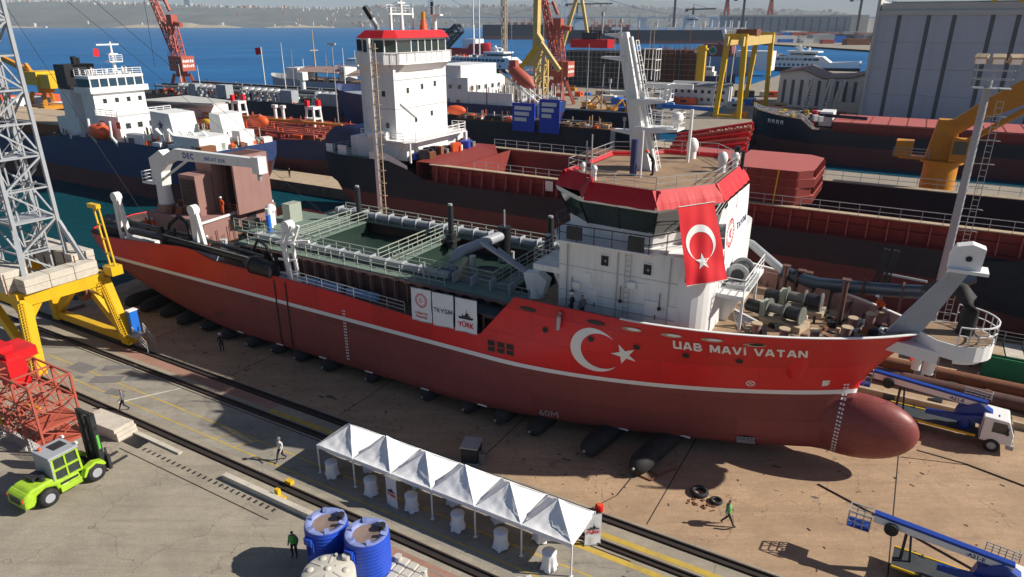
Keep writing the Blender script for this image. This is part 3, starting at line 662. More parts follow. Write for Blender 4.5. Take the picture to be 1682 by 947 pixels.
b.bx(HX0 + .1, HX1 - .1, HY0 + .15, HY1 - .15, 7.7, 7.8)
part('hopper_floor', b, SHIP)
GX = (-45.0, -34.6, -23.8)      # cross walkways
b = B('green_deck'); b.bx(HX0, HX1 - .3, HY0 - .5, HY0 + 1.5, HZ + .002, HZ + .14); b.bx(HX0, HX1, HY1 - .9, HY1 + .6, HZ + .002, HZ + .14)
for x in GX: b.bx(x - .75, x + .75, HY0 + 1.5, HY1 - .9, HZ + .004, HZ + .142)
b.bx(HX0, GX[0] - .75, HY0 + 1.5, HY1 - .9, HZ + .006, HZ + .145); b.bx(HX0 - 1.5, HX0, HY0 - .3, HY1 + .3, HZ - .3, HZ + .1)
part('walkway', b, SHIP)
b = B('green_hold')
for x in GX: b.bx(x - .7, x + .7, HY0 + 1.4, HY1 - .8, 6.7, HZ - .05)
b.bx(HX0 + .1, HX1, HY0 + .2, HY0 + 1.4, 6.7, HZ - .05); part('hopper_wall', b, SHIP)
b = B('green_rail'); zt = HZ + .14
b.rail([(HX0, HY0 - .45, zt), (-27.5, HY0 - .45, zt)], step=1.35, r=.038); b.rail([(HX0, HY0 + 1.45, zt), (GX[0] - .7, HY0 + 1.45, zt)], step=1.3, r=.03)
for i in range(2): b.rail([(GX[i] + .75, HY0 + 1.45, zt), (GX[i + 1] - .75, HY0 + 1.45, zt)], step=1.4, r=.034)
for x in GX:
    for d in (-.72, .72): b.rail([(x + d, HY0 + 1.5, zt), (x + d, HY1 - .9, zt)], step=1.3, r=.034)
b.rail([(HX0, HY1 + .5, zt), (HX1, HY1 + .5, zt)], step=1.5, r=.038)
part('walkway_railing', b, SHIP)
b = B('grey_paint'); b.tube([(HX0 - .5, HY0 + .9, zt + .35), (-28, HY0 + .9, zt + .35)], .3, 10); b.tube([(HX0 - .5, HY1 - .3, zt + .4), (-21, HY1 - .3, zt + .4)], .33, 10)
for i in range(18): x = HX0 + i * 1.6; b.bx(x, x + .12, HY0 + .5, HY0 + 1.3, zt, zt + .75); b.bx(x, x + .12, HY1 - .75, HY1 + .15, zt, zt + .85)
part('loading_pipe', b, SHIP)
b = B('green_deck')
for i in range(44): x = GX[0] + .8 + i * .215; b.bx(x, x + .12, HY0 + 1.5, HY0 + 2.3, HZ - .1, HZ)
part('grating', b, SHIP)
for x, y in ((GX[0] - .2, HY1 - 1.0), (GX[1] + 1.2, HY1 - 2.4), (GX[2] - .3, HY1 - 1.6), (GX[2] + 1.9, HY0 + 5)):
    b = B('steel_dark'); b.cyl((x, y, 8.6), (x, y, 12.4), .26, n=10); b.mat('steel_light').cyl((x, y, 12.4), (x, y, 12.55), .2, n=10); b.mat('steel_dark').cyl((x, y, 8.6), (x, y, 9.9), .5, n=10); b.box((x, y, 9.3), (1.2, 1.2, .15)); part('gate_cylinder', b, SHIP)
b = B('grey_paint'); b.tube([(-28.6, HY0 + 1.9, 8.7), (-28.6, HY0 + 1.9, 10.0), (-28.5, HY0 + 2.3, 10.5), (-28.3, HY0 + 3.0, 10.75), (-27.5, HY1 - 3.2, 10.9)], .42, 14); b.mat('black').cyl((-27.45, HY1 - 3.3, 9.0), (-27.45, HY1 - 3.3, 11.6), .55, n=12); b.mat('steel_light').cyl((-27.45, HY1 - 3.3, 11.6), (-27.45, HY1 - 3.3, 13), .07); b.bx(-27.9, -27.0, HY1 - 3.6, HY1 - 2.4, 8.6, 9.3)
part('discharge_pipe', b, SHIP)
b = B('steel_light'); b.cyl((-26.9, HY0 + 2.4, 8.6), (-26.9, HY0 + 2.4, 10.8), .26, n=10); b.mat('tan_steel').slabx([(HY0 + .6, 9.3), (HY0 + 2.3, 10.6), (HY0 + 2.3, 9.3)], -27.6, -27.2); b.mat('galv').cyl((-29.9, HY0 + .3, 8.9), (-29.9, HY0 + .3, 10.4), .12, n=8); part('overflow_post', b, SHIP)
# dark deck house between hopper and bridge
b = B('deck_dark'); b.bx(-29.6, -19.8, 36.35, 39.4, 8.35, 8.5); part('side_deck', b, SHIP)
b = B('primer_dark'); b.bx(-29.6, -20.7, 38.9, 39.3, 6.95, 8.35)
for x in (-29.5, -23.35, -22.2, -21): b.bx(x, x + .12, 36.4, 36.55, 7.0, 8.35)
b.bx(-23.3, -21, 36.4, 36.5, 7.1, 7.3); b.bx(-23.3, -21, 36.4, 36.5, 8.2, 8.33); part('side_deck_frame', b, SHIP)
b = B('green_rail'); b.rail([(-29.5, 39.5, 8.5), (-20.5, 39.5, 8.5)], step=1.4, r=.03); b.mat('galv').rail([(-41.5, 36.2, 7.5), (-30, 36.2, 7.1)], h=.9, step=1.7, r=.022); part('side_railing', b, SHIP)
b = B('sky_blue')
for x, l in ((-40.4, 1.6), (-38.2, 2.4), (-35.6, 1.5), (-34.1, 1.5)): b.box((x, 37.1, 7.35), (l, .5, .5))
part('deck_tarp', b, SHIP)
# ---- bridge house
def rpoly(x0, x1, y0, y1, r, n=4):
    P = [(x0, y0), (x1 - r, y0)] + [(x1 - r + r * math.sin(i * math.pi / 2 / n), y0 + r - r * math.cos(i * math.pi / 2 / n)) for i in range(1, n)] + [(x1, y0 + r), (x1, y1 - r)]
    return P + [(x1 - r + r * math.cos(i * math.pi / 2 / n), y1 - r + r * math.sin(i * math.pi / 2 / n)) for i in range(1, n)] + [(x1 - r, y1), (x0, y1)]
b = B('white_paint'); b.prism(rpoly(-18.2, -8.6, 37.6, 49.8, 1.7, 7), 9.3, 14.3); HOUSE = part('deckhouse', b, SHIP)
b = B('white_paint'); b.bx(-20.1, -18.2, 37.6, 41, 11.9, 12.3); b.slabx([(37.6, 11.9), (37.75, 11.9), (39, 10.2), (38.8, 10.2)], -18.6, -18.3); part('aft_balcony', b, SHIP)
b = B('galv'); b.rail([(-20.05, 41, 12.3), (-20.05, 37.65, 12.3), (-18.3, 37.65, 12.3)], step=1, r=.025); part('aft_balcony_railing', b, SHIP)
for x, z in ((-15.05, 13.35), (-12.3, 13.25), (-9.75, 13.2)):
    b = B('white_clean'); b.box((x, 37.57, z), (.62, .08, .78)); b.mat('black').box((x, 37.54, z), (.48, .08, .64)); b.mat('steel_light').ball((x + .05, 37.5, z), .08, 6, 4); part('window', b, HOUSE)
for x, z, w, h in ((-10.7, 10.6, .7, 1.1), (-12.6, 11.7, .5, 1.2), (-16.2, 12.0, .5, .7)):
    b = B('white_clean'); b.box((x, 37.58, z), (w, .06, h)); part('panel_frame', b, HOUSE)
b = B('steel_dark')
for x in (-17.2, -13.9, -11.4): b.beam((x, 37.5, 11.9), (x, 37.5, 11), .04); b.ball((x, 37.5, 10.9), .13, 6, 4)
part('floodlight', b, HOUSE)
for z in (10.9, 12.6): b = B('clad_pale'); b.bx(-18.15, -10.4, 37.575, 37.6, z, z + .035); part('weld_seam', b, HOUSE)
for x in (-15.9, -11.9):
    b = B('white_clean'); b.box((x, 37.56, 10.35), (.86, .1, 1.9)); d_ = part('door', b, HOUSE); b = B('steel_dark'); b.box((x + .28, 37.49, 10.3), (.06, .06, .3)); part('door_handle', b, d_)
for x in (-17.6, -14.2, -10.9): b = B('galv'); b.cyl((x, 37.52, 9.3), (x, 37.52, 14.2), .035, n=6); part('conduit', b, HOUSE)
b = B('galv'); b.beam((-17.9, 37.45, 10.3), (-10.4, 37.45, 10.3), .04); part('grab_rail', b, HOUSE)
for x, z in ((-13.2, 12.1), (-16.9, 11.4)): b = B('white_clean'); b.box((x, 37.5, z), (.5, .2, .4)); part('vent_box', b, HOUSE)
b = B('galv')
for k in range(14): b.beam((-13.7, 37.5, 9.5 + k * .34), (-13.35, 37.5, 9.5 + k * .34), .03)
b.beam((-13.7, 37.5, 9.4), (-13.7, 37.5, 14.2), .035); b.beam((-13.35, 37.5, 9.4), (-13.35, 37.5, 14.2), .035); part('wall_ladder', b, HOUSE)
b = B('white_paint'); b.prism([(-19.2, 38.8), (-18.0, 36.8), (-12.0, 36.8), (-9.9, 40.4), (-9.6, 48.8), (-10.1, 50.6), (-18.0, 50.6), (-19.2, 48.8)], 14.3, 14.45); part('bridge_deck', b, SHIP)
b = B('steel_dark'); b.rail([(-19.1, 44, 14.45), (-19.1, 38.8, 14.45), (-17.9, 36.9, 14.45), (-12.1, 36.9, 14.45), (-10.0, 40.4, 14.45)], step=1.25, r=.028, bars=(1, .5)); part('bridge_railing', b, SHIP)
b = B('steel_dark'); b.bx(-13.4, -12.4, 36.83, 37.0, 14.5, 15.35); b.bx(-17.4, -16.4, 36.83, 37.0, 14.6, 15.4); part('bridge_deck_locker', b, SHIP)
BASE = [(-18.6, 40.1), (-16.6, 38.45), (-12.3, 38.1), (-10.2, 41.1), (-10.2, 46.3), (-12.3, 49.3), (-16.6, 48.95), (-18.6, 47.3)]
def grow(P, d):
    cx = sum(p[0] for p in P) / len(P); cy = sum(p[1] for p in P) / len(P); O = []
    n = len(P)
    for i in range(n):
        a, p, c = Vector(P[i - 1]), Vector(P[i]), Vector(P[(i + 1) % n])
        n1 = Vector(((p - a).y, -(p - a).x)).normalized(); n2 = Vector(((c - p).y, -(c - p).x)).normalized(); m = (n1 + n2).normalized()
        O.append(tuple(p + m * d / max(.4, m.dot(n1))))
    return O
W0, W1, W2 = BASE, grow(BASE, .1), grow(BASE, 1.0)
b = B('white_paint'); n = 8
for i in range(n):
    j = (i + 1) % n; b.quad((*W0[i], 14.45), (*W0[j], 14.45), (*W1[j], 15.35), (*W1[i], 15.35))
    b.quad((*grow(BASE, .85)[i], 16.85), (*grow(BASE, .85)[j], 16.85), (*W2[j], 17.2), (*W2[i], 17.2))
WH = part('wheelhouse', b, SHIP)
for i in range(n):
    j = (i + 1) % n; L0, L1 = Vector((*W1[i], 15.35)), Vector((*W1[j], 15.35)); U0, U1 = Vector((*grow(BASE, .85)[i], 16.87)), Vector((*grow(BASE, .85)[j], 16.87)); k = max(1, round((L1 - L0).length / 1.9))
    fr = B('steel_dark')
    for q in range(k + 1): fr.beam(L0.lerp(L1, q / k), U0.lerp(U1, q / k), .1)
    part('window_frame', fr, WH)
    for q in range(k):
        g = B('glass'); g.quad(L0.lerp(L1, q / k), L0.lerp(L1, (q + 1) / k), U0.lerp(U1, (q + 1) / k), U0.lerp(U1, q / k)); part('window_pane', g, WH)
b = B('deck_dark'); b.add([(x, y, 15.2) for x, y in grow(BASE, -.6)], [tuple(range(n))]); b.bx(-13.2, -11.4, 41, 46.5, 15.2, 15.9); part('bridge_console', b, WH)
ROOF = [(-19.4, 39.6), (-17.2, 38.6), (-16.2, 36.75), (-11.7, 36.35), (-9.0, 40.2), (-9.1, 47.2), (-11.7, 51.05), (-16.2, 50.65), (-17.2, 48.8), (-19.4, 47.8)]
RT = grow(ROOF, -.62)
b = B('deck_sand'); b.prism(RT, 17.3, 17.95); b.mat('white_clean').prism(grow(ROOF, -.3), 17.15, 17.3); part('wheelhouse_roof', b, SHIP)
# the red cloth lashed round the roof edge: an uneven ribbon with folds
rb = random.Random(11)
for i in range(len(ROOF)):
    j = (i + 1) % len(ROOF); p, q = Vector(ROOF[i]), Vector(ROOF[j]); l = (q - p).length; nseg = max(3, int(l / .16)); nn = Vector(((q - p).y, -(q - p).x)).normalized()
    b = B('roof_red'); V_ = []
    for s in range(nseg + 1):
        t = s / nseg; c = p.lerp(q, t); e = .0 if s in (0, nseg) else 1
        f = (.018 * math.sin(s * .8 + i) + rb.uniform(-.012, .012)) * e; sag = .02 * math.sin(s * .6 + i * 2) * e
        for (off, z) in ((-.62, 18.0), (-.5, 18.2), (-.42, 18.26), (-.22 + f * .4, 17.95), (.02 + f, 17.6), (.2 + f * 1.2, 17.25 + sag)): V_.append((c.x + nn.x * off, c.y + nn.y * off, z))
    b.add(V_, [(s * 6 + k, (s + 1) * 6 + k, (s + 1) * 6 + k + 1, s * 6 + k + 1) for s in range(nseg) for k in range(5)], False); part('roof_cloth', b, SHIP)
b = B('galv'); b.rail([(x, y, 17.95) for x, y in grow(ROOF, -.55)] + [(*grow(ROOF, -.55)[0], 17.95)], h=1.0, step=1.5, r=.02); part('roof_railing', b, SHIP)
# mast on the bridge roof
b = B('white_paint'); MZ = 17.95
def mast_pt(z): t = (z - MZ) / 8.7; return -15.2 - 2.0 * t
for z0, z1, w0, w1, d0, d1 in ((MZ, 20.9, 1.35, .85, 1.2, .8), (20.9, 24.2, .85, .72, .8, .65), (24.2, 26.5, .72, .58, .65, .5)):
    x0, x1 = mast_pt(z0), mast_pt(z1); b.add([(x + sx * w / 2, 44 + sy * d / 2, z) for x, w, d, z in ((x0, w0, d0, z0), (x1, w1, d1, z1)) for sx, sy in ((-1, -1), (1, -1), (1, 1), (-1, 1))], [(0, 1, 5, 4), (1, 2, 6, 5), (2, 3, 7, 6), (3, 0, 4, 7), (4, 5, 6, 7)])
b.cyl((mast_pt(MZ) + 1.0, 43.4, MZ), (mast_pt(26) + .5, 43.7, 26.2), .16, n=8); MAST = part('mast', b, SHIP)
b = B('white_paint')
for z, l in ((20.6, 2.9), (22.35, 2.4)): x = mast_pt(z); b.slab([(x, z - .35), (x + l, z), (x + l, z + .14), (x, z + .14)], 43.2, 44.8); b.rail([(x + .6, 43.25, z + .14), (x + l, 43.25, z + .14), (x + l, 44.75, z + .14), (x + .6, 44.75, z + .14)], h=.95, step=.9, r=.022)
for z, l in ((20.3, 1.7), (22.75, 1.8), (24.9, 1.7), (26.3, 1.2)): x = mast_pt(z); b.slab([(x, z - .2), (x - l, z), (x - l, z + .1), (x, z + .1)], 43.6, 44.4)
part('mast_platform', b, MAST)
b = B('white_clean'); x = mast_pt(22.35) + 2.2; b.cyl((x, 44, 22.5), (x, 44, 23.1), .28, n=10); b.box((x + .1, 44, 23.3), (3.0, .25, .3), rz=.12); x = mast_pt(20.6) + 2.6; b.ball((x, 44, 21.35), .42, 10, 6); b.cyl((x, 44, 20.7), (x, 44, 21.1), .2); part('radar_scanner', b, MAST)
b = B('white_clean')
for z in frange(18.2, 26, 26): x = mast_pt(z) + .95 - (z - MZ) * .03; b.beam((x, 44.1, z), (x, 44.6, z), .03)
b.beam((mast_pt(MZ) + .95, 44.1, MZ), (mast_pt(26) + .7, 44.1, 26), .05); b.beam((mast_pt(MZ) + .95, 44.6, MZ), (mast_pt(26) + .7, 44.6, 26), .05); b.rail([(mast_pt(25) + .9, 44.7, 23.6), (mast_pt(25) + 2.0, 44.7, 23.6), (mast_pt(25) + 2.0, 43.7, 23.6)], h=1.9, step=.6, r=.025); part('mast_ladder', b, MAST)
b = B('galv')
for dx, z0, z1 in ((-1.5, 26.4, 27.7), (-.2, 26.5, 27.3), (-1.0, 20.4, 21.2), (-1.6, 22.85, 23.6)): b.cyl((mast_pt(z0) + dx, 44, z0), (mast_pt(z0) + dx, 44, z1), .05, n=6); b.cyl((mast_pt(z0) + dx, 44, z1 - .25), (mast_pt(z0) + dx, 44, z1), .11, n=6)
part('mast_light', b, MAST)
for x, y, h, m, r in ((-17.6, 39.9, 2.2, 'galv', .05), (-17.3, 40.0, 2.6, 'galv', .05), (-13.3, 47.6, 3.6, 'white_clean', .11), (-15.0, 41.4, 2.3, 'text_navy', .24), (-14.4, 41.1, 2.9, 'white_clean', .07)):
    b = B(m); b.cyl((x, y, 17.95), (x, y, 17.95 + h), r, n=8); part('roof_post', b, SHIP)
for x, y, h, r in ((-10.4, 45.4, 1.2, .34), (-9.9, 46.9, 1.0, .28), (-16.6, 38.9, .9, .2), (-18.3, 41.0, .5, .2), (-13.5, 49.2, 1.2, .45)):
    b = B('white_clean'); b.cyl((x, y, 17.95), (x, y, 17.95 + h * .6), r * .7, n=10); b.ball((x, y, 17.95 + h * .75), r, 10, 6, (1, 1, 1.3)); part('roof_ventilator', b, SHIP)
b = B('black'); b.cyl((-9.9, 47.2, 18), (-9.9, 47.2, 19.4), .2); b.cyl((-9.4, 46.6, 18), (-9.4, 46.6, 19.2), .12); part('searchlight', b, SHIP)
# platform and winch in front of the house
b = B('white_paint'); b.bx(-8.65, -6.95, 39.6, 45.5, 11.55, 11.8); b.bx(-7.1, -6.95, 39.65, 39.8, 9.3, 11.55); b.bx(-7.1, -6.95, 43.6, 43.75, 9.3, 11.55); b.slab([(-8.6, 9.3), (-8.2, 9.3), (-7.3, 11.55), (-8.6, 11.55)], 41.5, 41.6); b.slab([(-8.6, 9.3), (-8.2, 9.3), (-7.3, 11.55), (-8.6, 11.55)], 44.5, 44.6); part('front_platform', b, SHIP)
b = B('white_clean'); b.rail([(-8.5, 39.65, 11.8), (-7.0, 39.65, 11.8), (-7.0, 45.4, 11.8)], step=1.1, r=.025); part('front_platform_railing', b, SHIP)
b = B('steel_dark'); b.cyl((-7.85, 41.6, 12.45), (-7.85, 43.0, 12.45), .5, n=16); b.mat('galv').cyl((-7.85, 41.5, 12.45), (-7.85, 41.62, 12.45), .72, n=18); b.cyl((-7.85, 43.0, 12.45), (-7.85, 43.1, 12.45), .72, n=18); b.mat('steel_dark').cyl((-7.85, 41.4, 12.45), (-7.85, 41.5, 12.45), .4, n=10); b.mat('galv').box((-7.6, 42.2, 11.95), (1.4, 2.8, .3)); part('platform_winch', b, SHIP)

# ---- primered engine casing aft, with its crane
b = B('primer'); b.bx(-65.2, -56.6, 39.6, 48.4, 6.95, 9.5)
CAS = part('engine_casing', b, SHIP)
b = B('primer'); b.bx(-61.0, -58.6, 40.9, 42.7, 9.5, 13.4); part('casing_column', b, CAS)
b = B('primer'); b.bx(-58.5, -55.7, 46.9, 47.3, 9.5, 15.1); b.bx(-55.95, -55.7, 43.1, 46.9, 9.5, 15.1); b.bx(-60.8, -58.5, 42.8, 47.3, 9.5, 14.6); b.mat('primer_dark').bx(-58.5, -55.95, 43.1, 46.9, 14.9, 15.05); part('casing_tower', b, CAS)
b = B('primer_dark'); b.bx(-58.4, -58.2, 44.2, 46.6, 9.5, 14); b.bx(-57.6, -57.0, 45.6, 46.8, 9.5, 13.2); b.beam((-58, 43.4, 9.6), (-57.8, 43.5, 14.8), .12); part('casing_machinery', b, CAS)
b = B('rust_steel'); b.rail([(-58.5, 43.0, 9.5), (-55.8, 43.0, 9.5)], h=1, step=.9, r=.03); part('casing_railing', b, CAS)
lv = B('primer_dark'); lv.bx(-60.8, -58.8, 40.83, 40.9, 10.4, 13.0); LV = part('louvre', lv, CAS)
for i in range(8): s_ = B('steel_dark'); s_.bx(-60.7, -58.9, 40.75, 40.83, 10.55 + i * .3, 10.68 + i * .3); part('louvre_slat', s_, LV)
for y in (43.0, 45.2):
    b = B('primer_dark'); b.box((-56.57, y, 8.5), (.1, 1.1, 1.15)); b.mat('black').box((-56.53, y, 8.5), (.1, .95, 1.0)); part('casing_opening', b, CAS)
b = B('white_paint'); b.beam((-56.4, 38.9, 9.45), (-56.9, 48.4, 9.65), .14, .22); part('gutter_beam', b, CAS)
b = B('primer'); b.slabx([(38.2, 6.95), (39.6, 6.95), (39.6, 9.3)], -57.6, -56.8); b.mat('rust_steel').beam((-57, 38.4, 7.1), (-57.4, 39.5, 9.4), .1); part('stair_casing', b, CAS)
b = B('rust_steel')
for i in range(12): y = 40.2 + i * .66; b.beam((-56.45, y, 6.95), (-56.4 + random.uniform(-.05, .1), y, 7.7 + random.random()), .06)
part('pipe_stub', b, CAS)
for i in range(16): b = B(random.choice(('rust_steel', 'steel_dark', 'tan_steel'))); b.box((0, 0, .25), (random.uniform(.3, .9), random.uniform(.2, .7), random.uniform(.3, .9)), rz=random.random()); part('casing_gear', b, CAS, (-64.6 + random.random() * 5.6, 40 + random.random() * 5.5 if i > 8 else 44 + random.random() * 3, 9.5))
# engine-room gear on the deck between casing and hopper
for i in range(26):
    b = B(random.choice(('steel_dark', 'green_rail', 'rust_steel', 'white_paint', 'primer', 'green_deck'))); h_ = random.uniform(.4, 1.5)
    if i % 3 == 0: b.cyl((0, 0, 0), (0, 0, h_), random.uniform(.15, .4), n=10)
    else: b.box((0, 0, h_ / 2), (random.uniform(.3, 1), random.uniform(.3, .9), h_))
    part('deck_machine', b, SHIP, (random.uniform(-55.8, -49.5), random.uniform(39.2, 48), 6.98), (0, 0, random.random()))
b = B('green_deck'); b.bx(-53.5, -49.2, 40.5, 48.6, 8.9, 9.05); b.mat('green_rail').bx(-51.2, -50.2, 44.5, 46, 9.05, 10.9); b.mat('white_paint').ball((-51.5, 43.4, 10.6), .5, 8, 6); b.cyl((-51.5, 43.4, 9.05), (-51.5, 43.4, 10.6), .35, n=10); b.cyl((-50.9, 42.6, 9.05), (-50.9, 42.6, 10.9), .3, n=10); b.mat('bright_blue').cyl((-49.6, 41.4, 9.05), (-49.6, 41.4, 10.7), .22, n=10); b.mat('steel_dark').bx(-53, -52, 41, 42.4, 9.05, 9.9); part('pump_platform', b, SHIP)
b = B('green_rail'); b.rail([(-53.4, 40.6, 9.05), (-49.3, 40.6, 9.05)], step=1, r=.03); part('pump_railing', b, SHIP)
CR = thing('deck_crane', 'white knuckle deck crane with blue lettering lying over the primered engine casing', 'crane', off=(-63.2, 40.4, 9.6))
b = B('white_paint'); b.cyl((-63.2, 40.6, 9.6), (-63.2, 40.6, 12.6), .75, .6, 12); b.mat('primer').cyl((-63.2, 40.6, 7), (-63.2, 40.6, 10.3), .9, .85, 12); part('pedestal', b, CR)
b = B('white_paint'); b.slab([(-63.9, 12.2), (-62.6, 12.2), (-62.4, 13.6), (-61.2, 15.0), (-62.2, 15.7), (-64.0, 14.8)], 40.1, 41.1); part('slewing_column', b, CR)
b = B('white_paint'); b.bx(-65.6, -63.9, 40, 41.2, 12.2, 12.35); b.rail([(-63.9, 40.05, 12.35), (-65.55, 40.05, 12.35), (-65.55, 41.15, 12.35)], h=1, step=.8, r=.03); part('operator_platform', b, CR)
b = B('white_paint'); b.slab([(-62.4, 14.9), (-60.0, 16.0), (-48.6, 16.1), (-48.6, 15.3), (-60, 14.95), (-61.6, 14.3)], 40.15, 40.75); b.cyl((-62.6, 40.45, 12.9), (-58.6, 40.45, 15.0), .14, n=8); BOOM = part('boom', b, CR)
b = B('white_paint'); b.bx(-49.2, -48.3, 40.0, 40.9, 14.8, 16.25); b.mat('galv').cyl((-48.8, 40.4, 14.9), (-48.8, 40.4, 14.2), .18, n=8); part('boom_head', b, CR)
b = B('text_blue'); put_text(b, 'DEC', .72, (-57.9, 40.13, 15.5), (1, 0, 0), (0, 0, 1), .02, 1.25); put_text(b, 'JNS.AT SOR', .42, (-54.2, 40.13, 15.5), (1, 0, 0), (0, 0, 1), .01, 1.35); part('boom_lettering', b, BOOM)

# ---- suction pipe and its gantries along the near side
def gantry(x, h, y=37.1, m='white_paint'):
    b = B(m); b.slab([(x - .6, 7), (x - .15, 7), (x + .05, 7 + h), (x - .5, 7 + h)], y - .25, y + .05); b.slab([(x + .75, 7), (x + 1.2, 7), (x + .45, 7 + h), (x - .1, 7 + h)], y - .25, y + .05)
    b.cyl((x, y - .4, 7 + h), (x, y + .2, 7 + h), .5, n=12); b.bx(x - .5, x + 1, y - .35, y + .4, 6.98, 7.25); part('pipe_gantry', b, SHIP)
gantry(-65.4, 4.4); gantry(-53.9, 4.6)
b = B('white_paint')      # the third gantry, a tangle of folded bars
for dx, dy in ((0, 0), (.45, -.2), (.9, .1), (-.3, .3)): b.beam((-42.6 + dx, 37 + dy, 7), (-43.2 + dx * 1.2, 37.1 + dy, 10.2), .2, .26); b.beam((-43.2 + dx * 1.2, 37.1 + dy, 10.2), (-42.2 + dx, 37.2 + dy, 11.9), .2, .24)
for z in (7.6, 8.8, 10.2, 11.0): b.beam((-43.7, 37, z), (-41.6, 37, z + .2), .16)
b.cyl((-42.3, 36.8, 11.8), (-42.3, 37.5, 11.8), .45, n=12); b.beam((-43.8, 37, 10.2), (-40.6, 37.6, 10.6), .22); b.bx(-43.9, -41.2, 36.7, 37.6, 6.98, 7.3); part('pipe_gantry', b, SHIP)
b = B('steel_dark'); b.tube([(-68.4, 37.3, 8.1), (-60, 37.1, 8.25), (-52, 36.9, 8.2), (-45, 36.8, 8.1)], .36, 10); b.tube([(-66.5, 37.9, 8.7), (-56, 37.6, 8.8), (-46, 37.3, 8.5)], .2, 8); b.tube([(-58, 36.6, 8.8), (-50, 36.5, 8.6), (-45, 36.5, 8.45)], .15, 8)
b.mat('steel_light').tube([(-58, 36.35, 8.95), (-46, 36.3, 8.6)], .035, 6); b.mat('black')
b.tube([(-58.8, 37.3, 8.2), (-58.6, 37.6, 9.6), (-57.4, 37.8, 10.4), (-56.2, 37.7, 10.0), (-55.6, 37.4, 8.6)], .2, 8)
b.cyl((-46, 36.5, 8.0), (-43.7, 36.4, 7.85), .8, .65, 14); b.cyl((-47.3, 36.7, 8.1), (-46, 36.5, 8.0), .45, .85, 14); b.tube([(-47, 37.2, 9), (-46.2, 37.2, 10), (-45.3, 37.2, 9.6), (-44.6, 37.2, 8.4)], .12, 8)
for k in range(16): b.box((-57.5 + random.uniform(-1.5, 1.8), 37.2 + random.uniform(-.5, .4), 8.5 + random.uniform(-.5, .7)), (random.uniform(.2, .7), random.uniform(.2, .5), random.uniform(.2, .7)), rz=random.random())
part('suction_pipe', b, SHIP)
b = B('steel_dark'); b.slab([(-69.8, 7.3), (-67, 7.2), (-66.6, 8.6), (-69.2, 8.9)], 37.2, 38.7); part('drag_head', b, SHIP)
b = B('white_paint'); b.bx(-65, -62.4, 36.9, 37.8, 7.0, 7.5); b.bx(-55.2, -51.6, 36.7, 37.5, 7.25, 7.75); b.mat('white_clean'); b.box((-61.8, 37.1, 7.4), (1.9, .9, .35), rz=.2); part('deck_saddle', b, SHIP)
# small crane ahead of the forecastle break
b = B('white_paint'); b.cyl((-20.6, 39.2, 8.5), (-20.6, 39.2, 10.0), .55, .5, 12); b.slab([(-21.2, 9.8), (-20, 9.6), (-19.7, 10.7), (-20.4, 11.2), (-21.5, 11.0)], 38.8, 39.6); b.mat('grey_paint').slab([(-21.4, 10.9), (-20.6, 10.5), (-24.9, 12.35), (-25.2, 12.75)], 38.95, 39.35); b.cyl((-21.6, 39.6, 10.8), (-24, 39.6, 12.1), .14, n=8)
part('hose_crane', b, SHIP)

# ---- foredeck gear
def winch(x, y, rz, r=.75):
    b = B('winch_grey'); m = Matrix.Rotation(rz, 3, 'Z'); o = Vector((x, y, 9.3))
    P = lambda u, v, w: o + m @ Vector((u, v, w))
    b.cyl(P(0, -1.1, .95), P(0, 1.1, .95), r * .55, n=14)
    for v in (-1.1, -.1, 1.0): b.mat('winch_grey').cyl(P(0, v, .95), P(0, v + .09, .95), r, n=18)
    b.mat('steel_dark').cyl(P(0, -1.0, .95), P(0, -.15, .95), r * .72, n=14); b.mat('tan_steel').box(P(.1, 0, .2), (1.5, 2.6, .4), rz=rz); b.mat('steel_dark').cyl(P(-.2, 1.5, .8), P(-.2, 2.4, .8), .42, n=12); b.mat('green_rail').box(P(0, 1.3, .7), (.9, .4, 1.2), rz=rz)
    part('anchor_winch', b, SHIP)
M('winch_grey', (.17, .175, .155), .55, var=.2, scale=2, dirt=(.1, .07, .05), damt=.6, dscale=2)
winch(-4.9, 42.6, 1.3, .58); winch(-4.2, 45.4, 1.5, .62)
for x, y in ((-1.1, 44.0), (-.2, 45.3), (-1.8, 47.0), (-2.9, 40.9), (-4.5, 40.2), (-1.3, 42.3), (.3, 46.0), (-6.1, 40.2)):
    b = B('primer'); b.cyl((x, y, 9.3), (x, y, 10.05), .26, n=12); b.mat('tan_steel').cyl((x, y, 10.05), (x, y, 10.13), .33, n=12); part('bollard', b, SHIP)
for x, y, h in ((-5.9, 48.2, 2.1), (-4.9, 48.6, 1.8), (-1.9, 44.5, 3.0), (-4.5, 49.0, 1.6)):
    b = B('primer_dark'); b.cyl((x, y, 9.3), (x, y, 9.3 + h), .16, n=8); b.box((x, y, 9.3 + h), (.5, .5, .08)); part('deck_post', b, SHIP)
rr = random.Random(3)
for k in range(95):
    x = rr.uniform(-6.8, 1.2); y = CY + rr.uniform(-.78, .78) * mhb(x, 9.6); s_ = rr.uniform(.1, .48); b = B(rr.choice(('primer_dark', 'deck_dark', 'tan_steel', 'steel_dark', 'winch_grey', 'rust_steel', 'white_paint', 'steel_dark', 'black')))
    if k % 4 == 0: b.cyl((0, 0, 0), (0, 0, s_ * rr.uniform(1, 2.6)), s_ * .4, n=8)
    elif k % 7 == 1: b.tube([(0, 0, .05), (.5, .3, .08), (.9, .1, .05), (1.3, .5, .06)], .06, 6)
    else: b.box((0, 0, s_ * .35), (s_, s_ * rr.uniform(.5, 2.4), s_ * rr.uniform(.5, 1.6)))
    part('deck_gear', b, SHIP, (x, y, 9.3), (0, 0, rr.uniform(0, 3)))
b = B('cloth_white')
